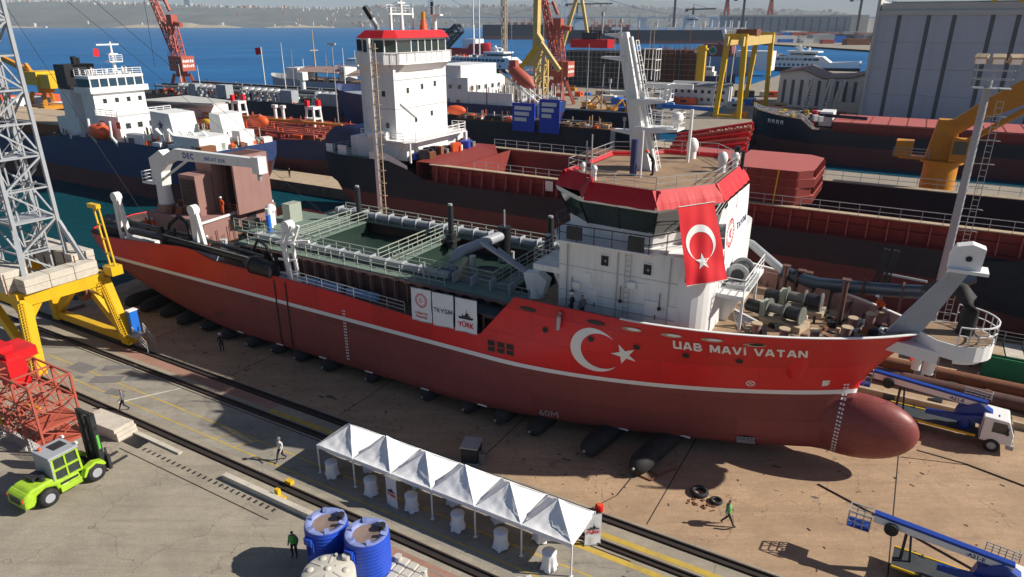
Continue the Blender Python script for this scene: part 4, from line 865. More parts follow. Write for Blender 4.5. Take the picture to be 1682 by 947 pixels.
for k in range(5): b.tube([(-7.2 + .3 * k, 40.6 + .1 * k, 9.4 + .1 * k), (-7.6, 40.9, 10.0 + .1 * k), (-7.2 + .2 * k, 41.3, 9.5)], .08, 6)
part('rope_coil', b, SHIP)
b = B('pipe_blue'); P = [(-9.2, 50.4, 12.0), (-8.6, 49.4, 12.2), (-6.2, 48.9, 10.75), (-5.2, 48.7, 10.5), (-3.8, 48.4, 10.4), (-1, 47.6, 10.9), (1.2, 46.4, 11.5), (2.6, 45.2, 12.1)]
b.tube(P[:3], .3, 10); b.mats = ['grey_paint', 'pipe_blue']; b.mat('pipe_blue').tube(P[2:], .44, 12)
for p in (P[3], P[5], P[6]): b.mat('primer_dark').cyl((p[0] - .06, p[1], p[2]), (p[0] + .06, p[1], p[2]), .6, n=12); b.beam((p[0], p[1], 9.3), p, .16)
part('bow_pipe', b, SHIP)
b = B('rubber'); b.tube([(2.4, 45.4, 12.0), (3.0, 45.0, 12.55), (3.5, 44.6, 12.85), (4.0, 44.3, 12.8), (4.4, 44.1, 12.4), (4.6, 44.0, 11.8), (4.65, 43.95, 11.1), (4.6, 43.9, 10.4)], .46, 14); b.mat('galv').cyl((3.1, 44.9, 12.5), (3.3, 44.8, 12.55), .6, n=14); b.mat('pipe_blue').tube([(2.8, 45.2, 12.3), (4.6, 46.2, 13.1)], .34, 10); part('bow_hose', b, SHIP)
b = B('steel_dark')
for dx in (0, .55): b.lattice((-.4 + dx, 47.9, 10.9), (-.1 + dx, 47.9, 13.6), .3, .25, 5, .05)
b.mat('galv').beam((0, 47.9, 12), (2.4, 47.2, 12.1), .12); part('coupling_frame', b, SHIP)
b = B('grey_paint'); b.slab([(.35, 9.3), (2.2, 9.6), (4.1, 14.45), (3.4, 14.6)], 43.0, 43.45); b.mat('steel_dark').slab([(.6, 9.95), (2.3, 10.2), (2.33, 10.23), (.6, 9.98)], 42.99, 43.56); ARM = part('bow_arm', b, SHIP)
b = B('white_clean'); b.slab([(3.0, 14.3), (4.5, 14.45), (4.55, 15.7), (3.9, 15.9), (3.2, 15.7), (2.95, 15.1)], 42.85, 43.7); b.mat('black').cyl((3.85, 42.83, 15.1), (3.85, 42.8, 15.1), .16, n=10); b.mat('white_clean').bx(3.0, 4.9, 42.6, 43.9, 14.3, 14.48); part('arm_head', b, ARM)
PL = [(2.3, CY - .6), (3.3, CY - 1.6)] + [(4.2 + 1.9 * math.sin(a), CY - 1.9 * math.cos(a)) for a in frange(0, math.pi, 12)] + [(3.3, CY + 1.6), (2.3, CY + .6)]
b = B('white_clean'); b.prism(PL, 9.5, 10.4); b.prism(grow(PL, -.4)[2:-2], 9.15, 9.5); b.prism([(.9, CY - 1.1), (3.5, CY - 1.7), (3.5, CY + 1.7), (.9, CY + 1.1)], 9.0, 9.72); b.mat('deck_sand').prism(grow(PL, -.1), 10.4, 10.42); BP = part('bow_platform', b, SHIP)
b = B('white_clean'); b.rail([(*p, 10.42) for p in PL[2:-2]], h=1.1, step=1.2, r=.035, bars=(1, .55)); part('bow_platform_railing', b, BP)
b = B('white_paint'); b.cyl((3.3, CY, 7.6), (3.4, CY, 9.1), .3, n=10); b.cyl((2.7, CY + .7, 7.4), (2.7, CY + .7, 9.1), .26, n=10); part('platform_strut', b, BP)
# upright pieces along the far bulwark
b = B('primer'); 
for x in (-7.5, -6.2, -5, -3.8, -2.6, -1.4): h = mhb(x, 9.4); b.bx(x, x + .9, CY + h - .5, CY + h - .42, 9.3, 10.3)
part('locker_row', b, SHIP)

# ---- flags and banners
def cloth_panel(P00, P10, P01, P11, nu=14, nv=18, amp=.05, seed=0, mat='fabric_white', colour=None):
    """hanging cloth; P00 top left, P10 top right, P01 bottom left, P11 bottom right; returns builder and surface function"""
    P00, P10, P01, P11 = map(Vector, (P00, P10, P01, P11)); nrm = (P01 - P00).cross(P10 - P00).normalized()
    if nrm.y > 0 or (abs(nrm.y) < .2 and nrm.x < 0): nrm = -nrm
    def S(u, v, off=0):
        p = P00.lerp(P10, u).lerp(P01.lerp(P11, u), v); f = amp * (math.sin(u * 9 + seed + v * 2) * .6 + math.sin(u * 17 + v * 5 + seed * 2) * .4 + math.sin(u * 5 - v * 9 + seed) * .5) * (.35 + v)
        return p + nrm * (f + off)
    b = B(mat); b.add([S(i / nu, j / nv) for j in range(nv + 1) for i in range(nu + 1)], [(j * (nu + 1) + i, j * (nu + 1) + i + 1, (j + 1) * (nu + 1) + i + 1, (j + 1) * (nu + 1) + i) for j in range(nv) for i in range(nu)], True)
    return b, S
def on_cloth(b, S, P, aspect, u0, v0, off=.02):
    """draws flat print on the cloth: P in metres, aspect=(width,height) of the cloth"""
    return [S(u0 + x / aspect[0], v0 - y / aspect[1], off) for x, y in P]
def print_text(S, body, size, asp, u0, v0, mat, bold=0., sx=1.):
    V_, F = text_geo(body, size, bold); b = B(mat); b.add(on_cloth(b, S, [(v.x * sx, v.y) for v in V_], asp, u0, v0), F); return b
def print_strokes(S, body, h, asp, v0, mat):
    Q, w = stroke_text(body, h, .2); b = B(mat)
    for i, q in enumerate(Q): b.add([S(.5 + (u - w / 2) / asp[0], v0 - (v - h / 2) / asp[1], .018 + .003 * (i % 5)) for u, v in q], [(0, 1, 2, 3)])
    return b
def tug_print(S, asp, u0, v0, k=1.):
    b = B('text_black')
    for poly in ([(-.75, 0), (.75, 0), (.85, .22), (.3, .16), (-.6, .2), (-.8, .25)], [(-.45, .2), (.5, .2), (.5, .32), (-.45, .34)], [(-.1, .33), (.28, .33), (.25, .55), (-.02, .6)], [(.03, .6), (.1, .6), (.08, .9), (.05, .9)], [(-.42, .34), (-.36, .34), (-.36, .5), (-.42, .5)], [(.0, .95), (.09, .93), (.05, 1.0)]):
        b.add(on_cloth(b, S, [(x * k, y * k) for x, y in poly], asp, u0, v0, .022), [tuple(range(len(poly)))])
    return b
def emblem_print(S, asp, u0, v0, r):
    b = B('text_red')
    for k in range(22):
        a = k * math.pi / 11
        for rr_, s in ((r, .075), (r * .78, .045)): b.add(on_cloth(b, S, [(rr_ * math.cos(a) + s * r * 1.3 * x, rr_ * math.sin(a) + s * r * 1.3 * y) for x, y in ((-1, -1), (1, -1), (1, 1), (-1, 1))], asp, u0, v0), [(0, 1, 2, 3)])
    Q = crescent_quads(r * .36, 0, r * .28, r * .1, 12)
    for p, q in zip(Q, Q[1:]): b.add(on_cloth(b, S, [p[0], q[0], q[1], p[1]], asp, u0, v0), [(0, 1, 2, 3)])
    b.add(on_cloth(b, S, star_poly(r * .16, r * .33, 0), asp, u0, v0) + on_cloth(b, S, [(r * .33, 0)], asp, u0, v0), [(i, (i + 1) % 10, 10) for i in range(10)])
    return b
def seams(S, b=None):
    b = B('galv')
    for v in (.003, .997): b.tube([S(u, v, .02) for u in frange(0, 1, 6)], .03, 5)
    return b
# big flag on the bridge
c0, c1 = Vector((-11.15, 36.9, 0)), Vector((-9.3, 39.2, 0))
FL = thing('hanging_flag', 'large red flag with white crescent and star hanging from the bridge roof', 'flag', off=(-10.4, 38, 12.7))
b, S = cloth_panel((-10.75, 37.3, 17.35), (-9.25, 39.4, 17.4), (-9.65, 36.7, 12.95), (-7.75, 38.65, 13.1), 26, 30, .075, 1, 'flag_red'); part('cloth', b, FL)
A = (2.65, 4.35); b = B('text_white'); Q = crescent_quads(.98, 0, .79, .21, 36)
for p, q in zip(Q, Q[1:]): b.add(on_cloth(b, S, [(-a[1], -a[0]) for a in (p[0], q[0], q[1], p[1])], A, .47, .48), [(0, 1, 2, 3)])
part('crescent', b, FL); b = B('text_white'); b.add(on_cloth(b, S, star_poly(.47), A, .45, .72) + on_cloth(b, S, [(0, 0)], A, .45, .72), [(i, (i + 1) % 10, 10) for i in range(10)]); part('star', b, FL); part('hem_rod', seams(S), FL)
for k, (ya, yb, sd) in enumerate(((40.6, 43.0, 2), (43.1, 46.3, 4))):
    BN = thing('hanging_banner', ('white banner with red round emblem hanging in front of the bridge' if k == 0 else 'white banner with blue lettering hanging at the bridge front beside the emblem banner'), 'banner', off=(-8.7, (ya + yb) / 2, 12))
    b, S = cloth_panel((-8.72, ya, 17.2), (-8.72, yb, 17.2), (-8.5, ya, 12.0 - .0), (-8.5, yb - .1, 12.0), 10, 16, .05, sd); part('cloth', b, BN); A = (2.6, 5.2)
    if k == 0: part('emblem', emblem_print(S, A, .5, .42, .85), BN)
    else: part('lettering', print_strokes(S, 'TKYGM', .42, A, .42, 'text_navy'), BN)
for k, (xa, xb) in enumerate(((-29.1, -27.35), (-27.25, -25.45), (-25.3, -23.5))):
    BN = thing('side_banner', ('white banner with red round emblem lashed to the hopper side', 'white banner with one navy word, middle of three on the hopper side', 'white banner with black ship and red lettering on the hopper side')[k], 'banner', off=((xa + xb) / 2, 36, 7))
    b, S = cloth_panel((xa, 35.95, 9.45), (xb, 35.95, 9.5), (xa, 35.9, 6.95), (xb, 35.9, 7.0), 8, 10, .035, k * 2 + 1); part('cloth', b, BN); A = (1.8, 2.5)
    if k == 0: part('emblem', emblem_print(S, A, .5, .36, .5), BN); part('lettering', print_text(S, 'Ulaştırma\nBakanlığı', .27, A, .5, .8, 'text_red', .006, 1.05), BN)
    elif k == 1: part('lettering', print_strokes(S, 'TKYGM', .32, A, .52, 'text_navy'), BN)
    else: part('ship_print', tug_print(S, A, .5, .6, .75), BN); part('lettering', print_text(S, 'YÜRK', .5, A, .5, .78, 'text_red', .02), BN)
    part('hem_rod', seams(S), BN)
# ------------------------------------------------------------------ people
def body_mesh(pose):
    J = {'pel': (0, 0, .95, .135), 'wai': (0, 0, 1.1, .125), 'che': (0, .01, 1.32, .15), 'nec': (0, .0, 1.49, .06), 'hd0': (0, .02, 1.57, .07), 'hd1': (0, .025, 1.66, .095), 'hd2': (0, .015, 1.74, .075)}
    w = {'stand': 0, 'walk': 1, 'bend': 0}[pose]
    for sgn, s in ((-1, 'l'), (1, 'r')):
        k = sgn * w
        J['hip' + s] = (sgn * .1, 0, .9, .1); J['kne' + s] = (sgn * .12, .16 * max(k, 0) + .04 - .04 * min(k, 0) * -1, .5, .07); J['ank' + s] = (sgn * .12, .34 * k if w else .0, .09 + (.06 if k < 0 else 0), .045); J['toe' + s] = (sgn * .13, (.34 * k if w else 0) + .17, .045 + (.0 if k >= 0 else .02), .04)
        J['sho' + s] = (sgn * .19, 0, 1.42, .07); J['elb' + s] = (sgn * .26, -.05 - .14 * k, 1.14, .052); J['wri' + s] = (sgn * .25, .1 - .2 * k, .93, .04); J['han' + s] = (sgn * .235, .16 - .22 * k, .86, .045)
    E = [('pel', 'wai'), ('wai', 'che'), ('che', 'nec'), ('nec', 'hd0'), ('hd0', 'hd1'), ('hd1', 'hd2')]
    for s in 'lr': E += [('pel', 'hip' + s), ('hip' + s, 'kne' + s), ('kne' + s, 'ank' + s), ('ank' + s, 'toe' + s), ('che', 'sho' + s), ('sho' + s, 'elb' + s), ('elb' + s, 'wri' + s), ('wri' + s, 'han' + s)]
    names = list(J); V_ = [Vector(J[n][:3]) for n in names]
    if pose == 'bend':
        for i, n in enumerate(names):
            v = V_[i]
            if v.z > 1.0: d = v - Vector((0, 0, .98)); V_[i] = Vector((0, 0, .98)) + Matrix.Rotation(R(-38), 3, 'X') @ d
    me = bpy.data.meshes.new('p'); me.from_pydata(V_, [(names.index(a), names.index(c)) for a, c in E], [])
    ob = bpy.data.objects.new('p', me); COL.objects.link(ob); sk = ob.modifiers.new('s', 'SKIN'); ss = ob.modifiers.new('u', 'SUBSURF'); ss.levels = 1; ss.render_levels = 1
    for i, n in enumerate(names): me.skin_vertices[0].data[i].radius = (J[n][3], J[n][3] * (.72 if n in ('che', 'wai', 'pel') else 1))
    me.skin_vertices[0].data[0].use_root = True
    out = bpy.data.meshes.new_from_object(ob.evaluated_get(bpy.context.evaluated_depsgraph_get())); bpy.data.objects.remove(ob); bpy.data.meshes.remove(me)
    out.materials.clear()
    for m in ('cloth_grey', 'cloth_dark', 'black', 'skin', 'hair'): out.materials.append(MATS[m])
    for p in out.polygons:
        c = p.center; p.use_smooth = True; z = c.z; arm = abs(c.x) > .2 and z < 1.4
        if pose == 'bend' and z > .98: c2 = Matrix.Rotation(R(38), 3, 'X') @ (c - Vector((0, 0, .98))) + Vector((0, 0, .98)); z = c2.z; arm = abs(c.x) > .2
        p.material_index = 3 if (z > 1.52 and pose != 'x') else (2 if z < .13 else (1 if (z < .98 and not arm) else (0 if not (arm and z < .92) else 3)))
        if z > 1.68: p.material_index = 4
    return out
BODY = {k: body_mesh(k) for k in ('stand', 'walk', 'bend')}
def person(label, x, y, z, face, top, legs='cloth_dark', pose='stand', hat=None, vest=None, sc=1.0):
    me = BODY[pose].copy(); ix = [p.material_index for p in BODY[pose].polygons]; me.materials.clear()
    for m in (top, legs, 'black', 'skin', 'hair'): me.materials.append(MATS[m])
    me.polygons.foreach_set('material_index', ix)
    t = thing('person', label, 'person', (x, y, z), R(face)); t.scale = (sc, sc, sc); part('body', me, t)
    dy = 0 if pose != 'bend' else .45; dz = 0 if pose != 'bend' else -.17
    if hat: b = B(hat); b.ball((0, .02 + dy, 1.72 + dz), .125, 12, 6, (1, 1.15, .95), zmin=0); b.cyl((0, .05 + dy, 1.71 + dz), (0, .05 + dy, 1.73 + dz), .15, n=12); part('helmet', b, t)
    if vest:
        b = B(vest); b.lathe((0, 0, 0), [(.19, 1.0), (.185, 1.15), (.2, 1.3), (.17, 1.43), (.09, 1.46)], 12, cap=False)
        for i in range(len(b.v)): v = b.v[i]; b.v[i] = (v[0] * 1.12, v[1] * .86 + .005, v[2])
        part('vest', b, t)
    return t
# face: degrees about the vertical, 0 looks along yard +y
person('person in dark clothes with backpack strap walking between the crane rails', -47.4, 24.1, 0, 150, 'cloth_grey', pose='walk')
person('person in black and white standing in a sunlit patch left of the tents', -32.3, 25.45, .005, 190, 'cloth_white', 'cloth_dark', pose='walk', hat='cloth_grey')
person('person in dark clothes and white cap standing in the shade under the hull', -49.3, 34.3, 0, 60, 'cloth_dark', hat='helmet_white')
person('person in green vest with dark trousers standing behind the blue tanks', -24.9, 19.6, 0, 200, 'cloth_grey', vest='vest_green')
person('person in green vest walking across the sunlit slipway ahead of the tents', -5.25, 33.85, 0, 290, 'cloth_grey', pose='walk', vest='vest_green')
person('worker in orange jacket and white helmet bending over on the foredeck', .25, 46.2, 9.3, 40, 'vest_orange', pose='bend', hat='helmet_white')
person('worker in dark clothes and white helmet behind the orange worker on the foredeck', .1, 47.2, 9.3, 80, 'cloth_dark', hat='helmet_white')
person('worker in orange helmet crouching at the mast foot on the bridge roof', -13.9, 42.0, 17.95, 120, 'cloth_dark', pose='bend', hat='orange')
person('worker in dark clothes leaning behind the red bulwark beside the white deckhouse', -16.9, 36.9, 9.3, 90, 'cloth_dark', hat='helmet_white')
person('bareheaded worker beside the helmeted one behind the red bulwark', -16.2, 36.95, 9.3, 60, 'cloth_grey')
for i, (x, y) in enumerate(((-64.9, 39.2), (-64.3, 39.5), (-65.3, 39.4))): person(('worker in orange on the aft deck, nearest the engine casing', 'worker in orange on the aft deck, middle of three', 'worker in orange on the aft deck, nearest the stern')[1 if i == 0 else (0 if i == 1 else 2)], x, y, 7.1, 120 + 60 * i, 'vest_orange', hat='helmet_white' if i else 'orange')
person('worker in orange standing in the open bay of the engine casing', -57.2, 42.4, 9.5, 180, 'vest_orange', 'vest_orange', hat='helmet_white')
person('worker in red jacket at the foot of the casing stairs', -54.6, 38.4, 7.0, 180, 'vest_orange', hat='helmet_white')
person('person in dark clothes on the tan quay behind the hopper', -97.0, 87.0, .8, 180, 'cloth_dark')

# ------------------------------------------------------------------ party tents, cocktail tables, roll-ups
TW = 2.97
def tent(i):
    x0 = -29.2 + TW * i; x1 = x0 + TW; y0, y1, ze, zp = 25.8, 28.72, 2.1, 3.35
    lab = ('leftmost white party tent of the row, beside the person in the sunlit patch', 'second white party tent from the left', 'third white party tent from the left, above the roll-up banner', 'fourth white party tent from the left', 'fifth white party tent from the left', 'rightmost white party tent of the row, with a roll-up banner at its end')[i]
    t = thing('party_tent', lab, 'tent', off=((x0 + x1) / 2, (y0 + y1) / 2, 0), group='white party tents in a row')
    b = B('fabric_white'); n = 14; dzp = random.uniform(-.12, .08); cx, cy = (x0 + x1) / 2 + random.uniform(-.14, .14), (y0 + y1) / 2 + random.uniform(-.08, .08); C = [(x0, y0), (x1, y0), (x1, y1), (x0, y1)]; V_ = []
    for k in range(4):
        p, q = Vector(C[k]), Vector(C[(k + 1) % 4]); rows = []
        for j in range(n + 1):
            v = j / n; row = []
            for s in range(n + 1):
                u = s / n; e = p.lerp(q, u); pt = e.lerp(Vector((cx, cy)), v); z = ze + (zp + dzp - ze) * (v ** (1.2 + .08 * (i % 3)))
                z -= (.13 + .05 * ((i * 7 + k * 3) % 4)) * math.sin(math.pi * u) * (1 - v) * v * 2.4; z += (.018 * math.sin(u * 23 + i * 2 + k) * (1 - v) + .014 * math.sin(v * 16 + u * 9 + i)) * (0 < s < n) * (0 < j < n); z += random.uniform(-.015, .015) * (0 < s < n) * (0 < j < n)
                row.append((pt.x, pt.y, z))
            rows.append(row)
        o = [r for row in rows for r in row]; b.add(o, [(j * (n + 1) + s, j * (n + 1) + s + 1, (j + 1) * (n + 1) + s + 1, (j + 1) * (n + 1) + s) for j in range(n) for s in range(n)], True)
    part('canopy', b, t)
    b = B('fabric_white')
    for k in range(4):
        p, q = C[k], C[(k + 1) % 4]
        if (k == 1 and i < 5) or (k == 3 and i > 0): continue
        P = [Vector((p[0] + (q[0] - p[0]) * s / 10, p[1] + (q[1] - p[1]) * s / 10, 0)) for s in range(11)]
        for s in range(10): b.quad((P[s].x, P[s].y, ze - .27 + .03 * math.sin(s)), (P[s + 1].x, P[s + 1].y, ze - .27 + .03 * math.sin(s + 1)), (P[s + 1].x, P[s + 1].y, ze), (P[s].x, P[s].y, ze))
    part('valance', b, t)
    for (x, y) in (C if i == 5 else (C[0], C[3])):
        b = B('white_clean'); b.box((x + .04, y, ze / 2), (.07, .07, ze)); b.box((x + .04, y, .012), (.2, .2, .02)); part('leg', b, t)
    b = B('galv'); b.beam((x0, y0, ze - .05), (cx, cy, zp - .12), .03); b.beam((x1, y1, ze - .05), (cx, cy, zp - .12), .03); b.beam((x0, y1, ze - .05), (cx, cy, zp - .12), .03); b.beam((x1, y0, ze - .05), (cx, cy, zp - .12), .03); part('frame', b, t)
for i in range(6): tent(i)
def table_mesh(seed):
    r = random.Random(seed); b = B('fabric_white'); n = 36; prof = [(.0, 1.1), (.38, 1.105), (.4, 1.08), (.36, .8), (.37, .4), (.44, .05)]
    V_ = []
    ph = r.uniform(0, 6)
    for (rr, z) in prof:
        for i in range(n):
            a = 2 * math.pi * i / n; f = 1 + (.13 * math.sin(a * 6 + ph) + .07 * math.sin(a * 11 + ph * 2)) * max(0, (1.05 - z)) * (1 if rr > .3 else 0); zz = z + (.12 * max(0, math.sin(a * 2 + ph)) if z < .1 else 0); V_.append((rr * f * math.cos(a), rr * f * math.sin(a), zz))
    b.add(V_, [(k * n + i, k * n + (i + 1) % n, (k + 1) * n + (i + 1) % n, (k + 1) * n + i) for k in range(len(prof) - 1) for i in range(n)], True); return b
TB = ((-28.2, 25.9, 'front row under the first tent'), (-26.6, 27.6, 'back row near the first tent'), (-24.9, 25.8, 'front row under the second tent'), (-22.9, 27.8, 'back row behind the roll-up banner'), (-21.8, 25.85, 'front row right of the roll-up banner'), (-20.0, 27.6, 'back row under the fourth tent'), (-18.5, 25.85, 'front row under the fourth tent'), (-16.8, 27.6, 'back row under the fifth tent'), (-15.6, 25.8, 'front row under the fifth tent'), (-14.0, 27.4, 'back row under the sixth tent'), (-12.6, 25.75, 'front row under the rightmost tent'))
for i, (x, y, w) in enumerate(TB):
    t = thing('cocktail_table', 'tall round table in white cloth, ' + w, 'table', (x, y, .012), random.random() * 3, group='white cocktail tables under the tents'); part('tablecloth', table_mesh(i), t)
    b = B('steel_light'); b.cyl((0, 0, 0), (0, 0, 1.08), .04, n=8); b.cyl((0, 0, 0), (0, 0, .03), .25, n=12); part('pedestal', b, t)
def rollup(x, y, rot, lab):
    t = thing('rollup_banner', lab, 'banner', (x, y, .012), rot); b, S = cloth_panel((-.45, 0, 2.05), (.45, 0, 2.05), (-.45, 0, .08), (.45, 0, .08), 6, 8, .015, 1); part('sheet', b, t); A = (.9, 2)
    part('ship_print', tug_print(S, A, .5, .5, .42), t); part('lettering', print_text(S, 'YÜRK', .3, A, .5, .6, 'text_red', .012), t)
    b = B('galv'); b.box((0, .05, .04), (.95, .25, .08)); b.cyl((0, .06, .08), (0, .06, 2.05), .02, n=6); b.box((0, .02, 2.06), (.92, .03, .03)); part('stand', b, t)
rollup(-22.95, 25.45, R(-8), 'roll-up banner with dark ship and red lettering standing among the tables'); rollup(-11.3, 28.5, R(38), 'roll-up banner with red lettering at the right end of the tents')

# ------------------------------------------------------------------ plastic tanks
def tank(x, y, r, h, label, kind):
    t = thing('water_tank', label, 'tank', (x, y, 0)); body = 'tank_blue' if kind == 'blue' else 'tank_cream'
    prof = [(r * .99, 0)]; nr = 14
    for i in range(nr):
        z = h * (i + .3) / nr * .94; prof += [(r, z), (r, z + h * .045), (r * .985, z + h * .05), (r * .985, z + h * .058)]
    prof += [(r * .99, h * .96), (r * .95, h)]
    b = B(body); b.lathe((0, 0, 0), prof, 40, cap=False); part('body', b, t)
    if kind == 'blue':
        b = B('tank_blue_top'); b.lathe((0, 0, 0), [(r * .96, h - .01), (r * .9, h + .03), (r * .66, h - .06), (r * .62, h - .16)], 40, cap=False); part('rim', b, t)
        b = B('muddy'); b.lathe((0, 0, 0), [(r * .62, h - .13), (r * .3, h - .2), (.01, h - .22)], 30, cap=False); part('sunken_lid', b, t)
        for k in range(6): a = k * 1.047 + .3; q = B('tank_blue_top'); q.box((0, 0, 0), (.34, .22, .14)); part('lug', q, t, (r * .8 * math.cos(a), r * .8 * math.sin(a), h + .02), (0, .25, a))
        b = B('steel_dark'); a = 1.0; b.cyl((r * .7 * math.cos(a), r * .7 * math.sin(a), h - .05), (r * .7 * math.cos(a), r * .7 * math.sin(a), h + .16), .2, n=12); part('filler_cap', b, t)
        b = B('tank_blue'); b.box((-.1, -r - .06, h - .5), (.5, .2, .4)); b.box((-.25, -r - .04, h - 1), (.1, .08, .9)); b.box((.15, -r - .04, h - .8), (.1, .08, .6)); part('bracket', b, t)
    else:
        b = B(body); b.lathe((0, 0, 0), [(r * .95, h), (r * .8, h + .1), (r * .2, h + .2), (.01, h + .22)], 40, cap=False)
        b.ball((0, 0, h + .2), .17, 12, 6, (1, 1, .6)); part('lid', b, t)
        for k in range(6): a = k * 1.047; q = B(body); q.box((0, 0, 0), (r * .52, .09, .07)); part('lid_rib', q, t, (r * .55 * math.cos(a), r * .55 * math.sin(a), h + .14), (0, .13, a)); q = B(body); q.ball((0, 0, 0), .2, 12, 6, (1, 1, .45)); part('lid_boss', q, t, (r * .66 * math.cos(a + .52), r * .66 * math.sin(a + .52), h + .11))
        b = B(body); b.cyl((.25, r * .78, h), (.25, r * .78, h + .35), .2, n=14); b.cyl((-.3, r * .7, h), (-.3, r * .7, h + .25), .08, n=8); part('filler_cap', b, t)
tank(-22.7, 20.05, 1.12, 3.0, 'blue ribbed plastic tank with sunken muddy top beside the person in green vest', 'blue'); tank(-20.25, 20.4, 1.14, 3.1, 'blue ribbed plastic tank with grey dusty top, right of the other blue tank', 'blue'); tank(-20.65, 18.0, 1.3, 2.3, 'cream plastic tank with ribbed domed lid in front of the blue tanks', 'cream')
bt = thing('bagged_pallet', 'pallet of cream bagged blocks at the lower edge right of the blue tanks', 'pallet', (-18.6, 21.0, 0), .05)
b = B('block'); b.box((0, 0, .08), (2.2, 1.6, .15)); part('pallet_base', b, bt)
for i in range(4):
    for j in range(3): q = B('tank_cream'); q.box((0, 0, 0), (.5, .48, .7)); part('bag', q, bt, (-.8 + i * .54, -.52 + j * .52, .55 + random.uniform(-.05, .1)), (0, 0, random.uniform(-.05, .05)), bevel=.05)
b = B('tank_cream'); b.cyl((-.6, .5, .9), (-.6, .5, 1.2), .2, n=12); part('spout', b, bt)
b = B('galv'); b.rail([(-17.4, 21.55, 0), (-9, 21.55, 0)], h=1.1, step=2, r=.02, bars=(1,)); single('rope_barrier', b, 'thin post barrier along the near crane rail right of the tanks', 'barrier')

# ------------------------------------------------------------------ lime forklift
fk = thing('forklift', 'lime green heavy forklift with grey cab parked on the near yard', 'forklift', world=True, loc=(-27.9, 35.3, 0), rot=R(62 - 90))
# local: +y forward, +x right side (towards the camera)
def wheel_parts(t, x, y, r, w, name='wheel'):
    b = B('rubber'); b.lathe((0, 0, 0), [(r * .55, -w / 2), (r * .93, -w / 2), (r, -w * .36), (r, w * .36), (r * .93, w / 2), (r * .55, w / 2)], 22, cap=False); o = part(name, b, t, (x, y, r), (0, R(90), 0))
    c = B('grey_paint'); c.lathe((0, 0, 0), [(r * .56, -w * .42), (r * .3, -w * .3), (r * .3, w * .3), (r * .56, w * .42)], 18); part('rim', c, o)
    c = B('steel_dark'); c.cyl((0, 0, -w * .4), (0, 0, w * .4), r * .18, n=10); part('hub', c, o)
for sx in (-1, 1): wheel_parts(fk, sx * .95, 1.55, .58, .46); wheel_parts(fk, sx * .88, -1.3, .55, .42)
b = B('lime'); b.slabx([(-2.5, .55), (-2.45, 1.25), (-2.1, 1.5), (-.9, 1.55), (-.6, 1.3), (.7, 1.1), (.75, .5), (-.65, .5), (-.75, .95), (-1.3, 1.15), (-1.85, .95), (-1.95, .5)], -.85, .85); part('body', b, fk, bevel=.12)
b = B('lime'); b.slabx([(-2.65, .45), (-2.62, 1.2), (-2.2, 1.45), (-2.0, .9), (-2.05, .42)], -.95, .95); part('counterweight', b, fk, bevel=.15)
for sx in (-1, 1): b = B('lime'); b.slabx([(.7, .7), (.95, 1.2), (1.5, 1.38), (2.05, 1.2), (2.2, .9), (2.05, .85), (1.6, 1.22), (1.1, 1.05), (.85, .65)], sx * .72, sx * 1.18); part('fender', b, fk, bevel=.03)
b = B('lime'); b.bx(.8, 1.02, -.6, .7, .42, .78); b.bx(-1.02, -.8, -.6, .7, .42, .78); part('side_step', b, fk, bevel=.04)
b = B('lime')
for y0, y1, zz in ((-.75, -.62, 0), (.85, .98, 0), (.05, .15, 0)): b.slabx([(y0, 1.1), (y1, 1.1), (y1 * .92, 2.75), (y0 * .92, 2.75)], .74, .84); b.slabx([(y0, 1.1), (y1, 1.1), (y1 * .92, 2.75), (y0 * .92, 2.75)], -.84, -.74)
for z in (1.12, 1.85, 2.66): b.bx(.75, .83, -.7, .9, z, z + .12); b.bx(-.83, -.75, -.7, .9, z, z + .12)
b.bx(-.8, .8, -.75, -.65, 1.1, 1.3); part('cab_frame', b, fk)
b = B('glass'); b.bx(-.77, .77, -.62, .86, 1.15, 2.66); part('cab_glass', b, fk)
b = B('grey_paint'); b.slabx([(-.85, 2.74), (1.0, 2.74), (.95, 2.9), (-.8, 2.9)], -.9, .9); b.slabx([(-.8, 1.3), (-.7, 1.3), (-.68, 2.74), (-.78, 2.74)], -.9, .9); part('cab_roof', b, fk, bevel=.04); b = B('steel_dark'); b.bx(-.5, .25, -.1, .7, 2.9, 2.95); part('roof_hatch', b, fk)
b = B('steel_dark'); b.cyl((.5, -1.2, 1.5), (.5, -1.2, 1.85), .16); b.bx(-.6, .2, -1.6, -.9, 1.5, 1.75); part('exhaust', b, fk)
b = B('steel_dark'); 
for sx in (-1, 1): b.bx(sx * .62 - .14, sx * .62 + .14, 2.1, 2.4, .3, 4.3); b.bx(sx * .36 - .1, sx * .36 + .1, 2.15, 2.35, .3, 4.2)
for z in (.6, 2, 3.2, 4.2): b.bx(-.76, .76, 2.12, 2.3, z, z + .18)
b.cyl((0, 2.2, .4), (0, 2.2, 4.0), .09); part('mast', b, fk)
b = B('steel_dark'); b.bx(-1.0, 1.0, 2.42, 2.6, .2, 1.25)
for sx in (-1, 1): b.bx(sx * .5 - .1, sx * .5 + .1, 2.6, 3.9, .15, .22)
for i in range(5): b.bx(-.9 + i * .42, -.84 + i * .42, 2.44, 2.56, 1.25, 1.75)
part('fork_carriage', b, fk)
b = B('vest_green'); b.box((.77, 2.25, 2.3), (.01, .14, 1.0)); part('mast_decal', b, fk)
b = B('steel_dark'); b.bx(-.5, .5, -2.68, -2.6, .75, 1.15); part('rear_grille', b, fk)
for sx in (-1, 1): b = B('white_clean'); b.box((sx * .7, 1.0, 2.98), (.18, .12, .14)); part('work_lamp', b, fk); b = B('orange'); b.box((sx * .78, -2.62, 1.05), (.14, .06, .2)); part('tail_lamp', b, fk)
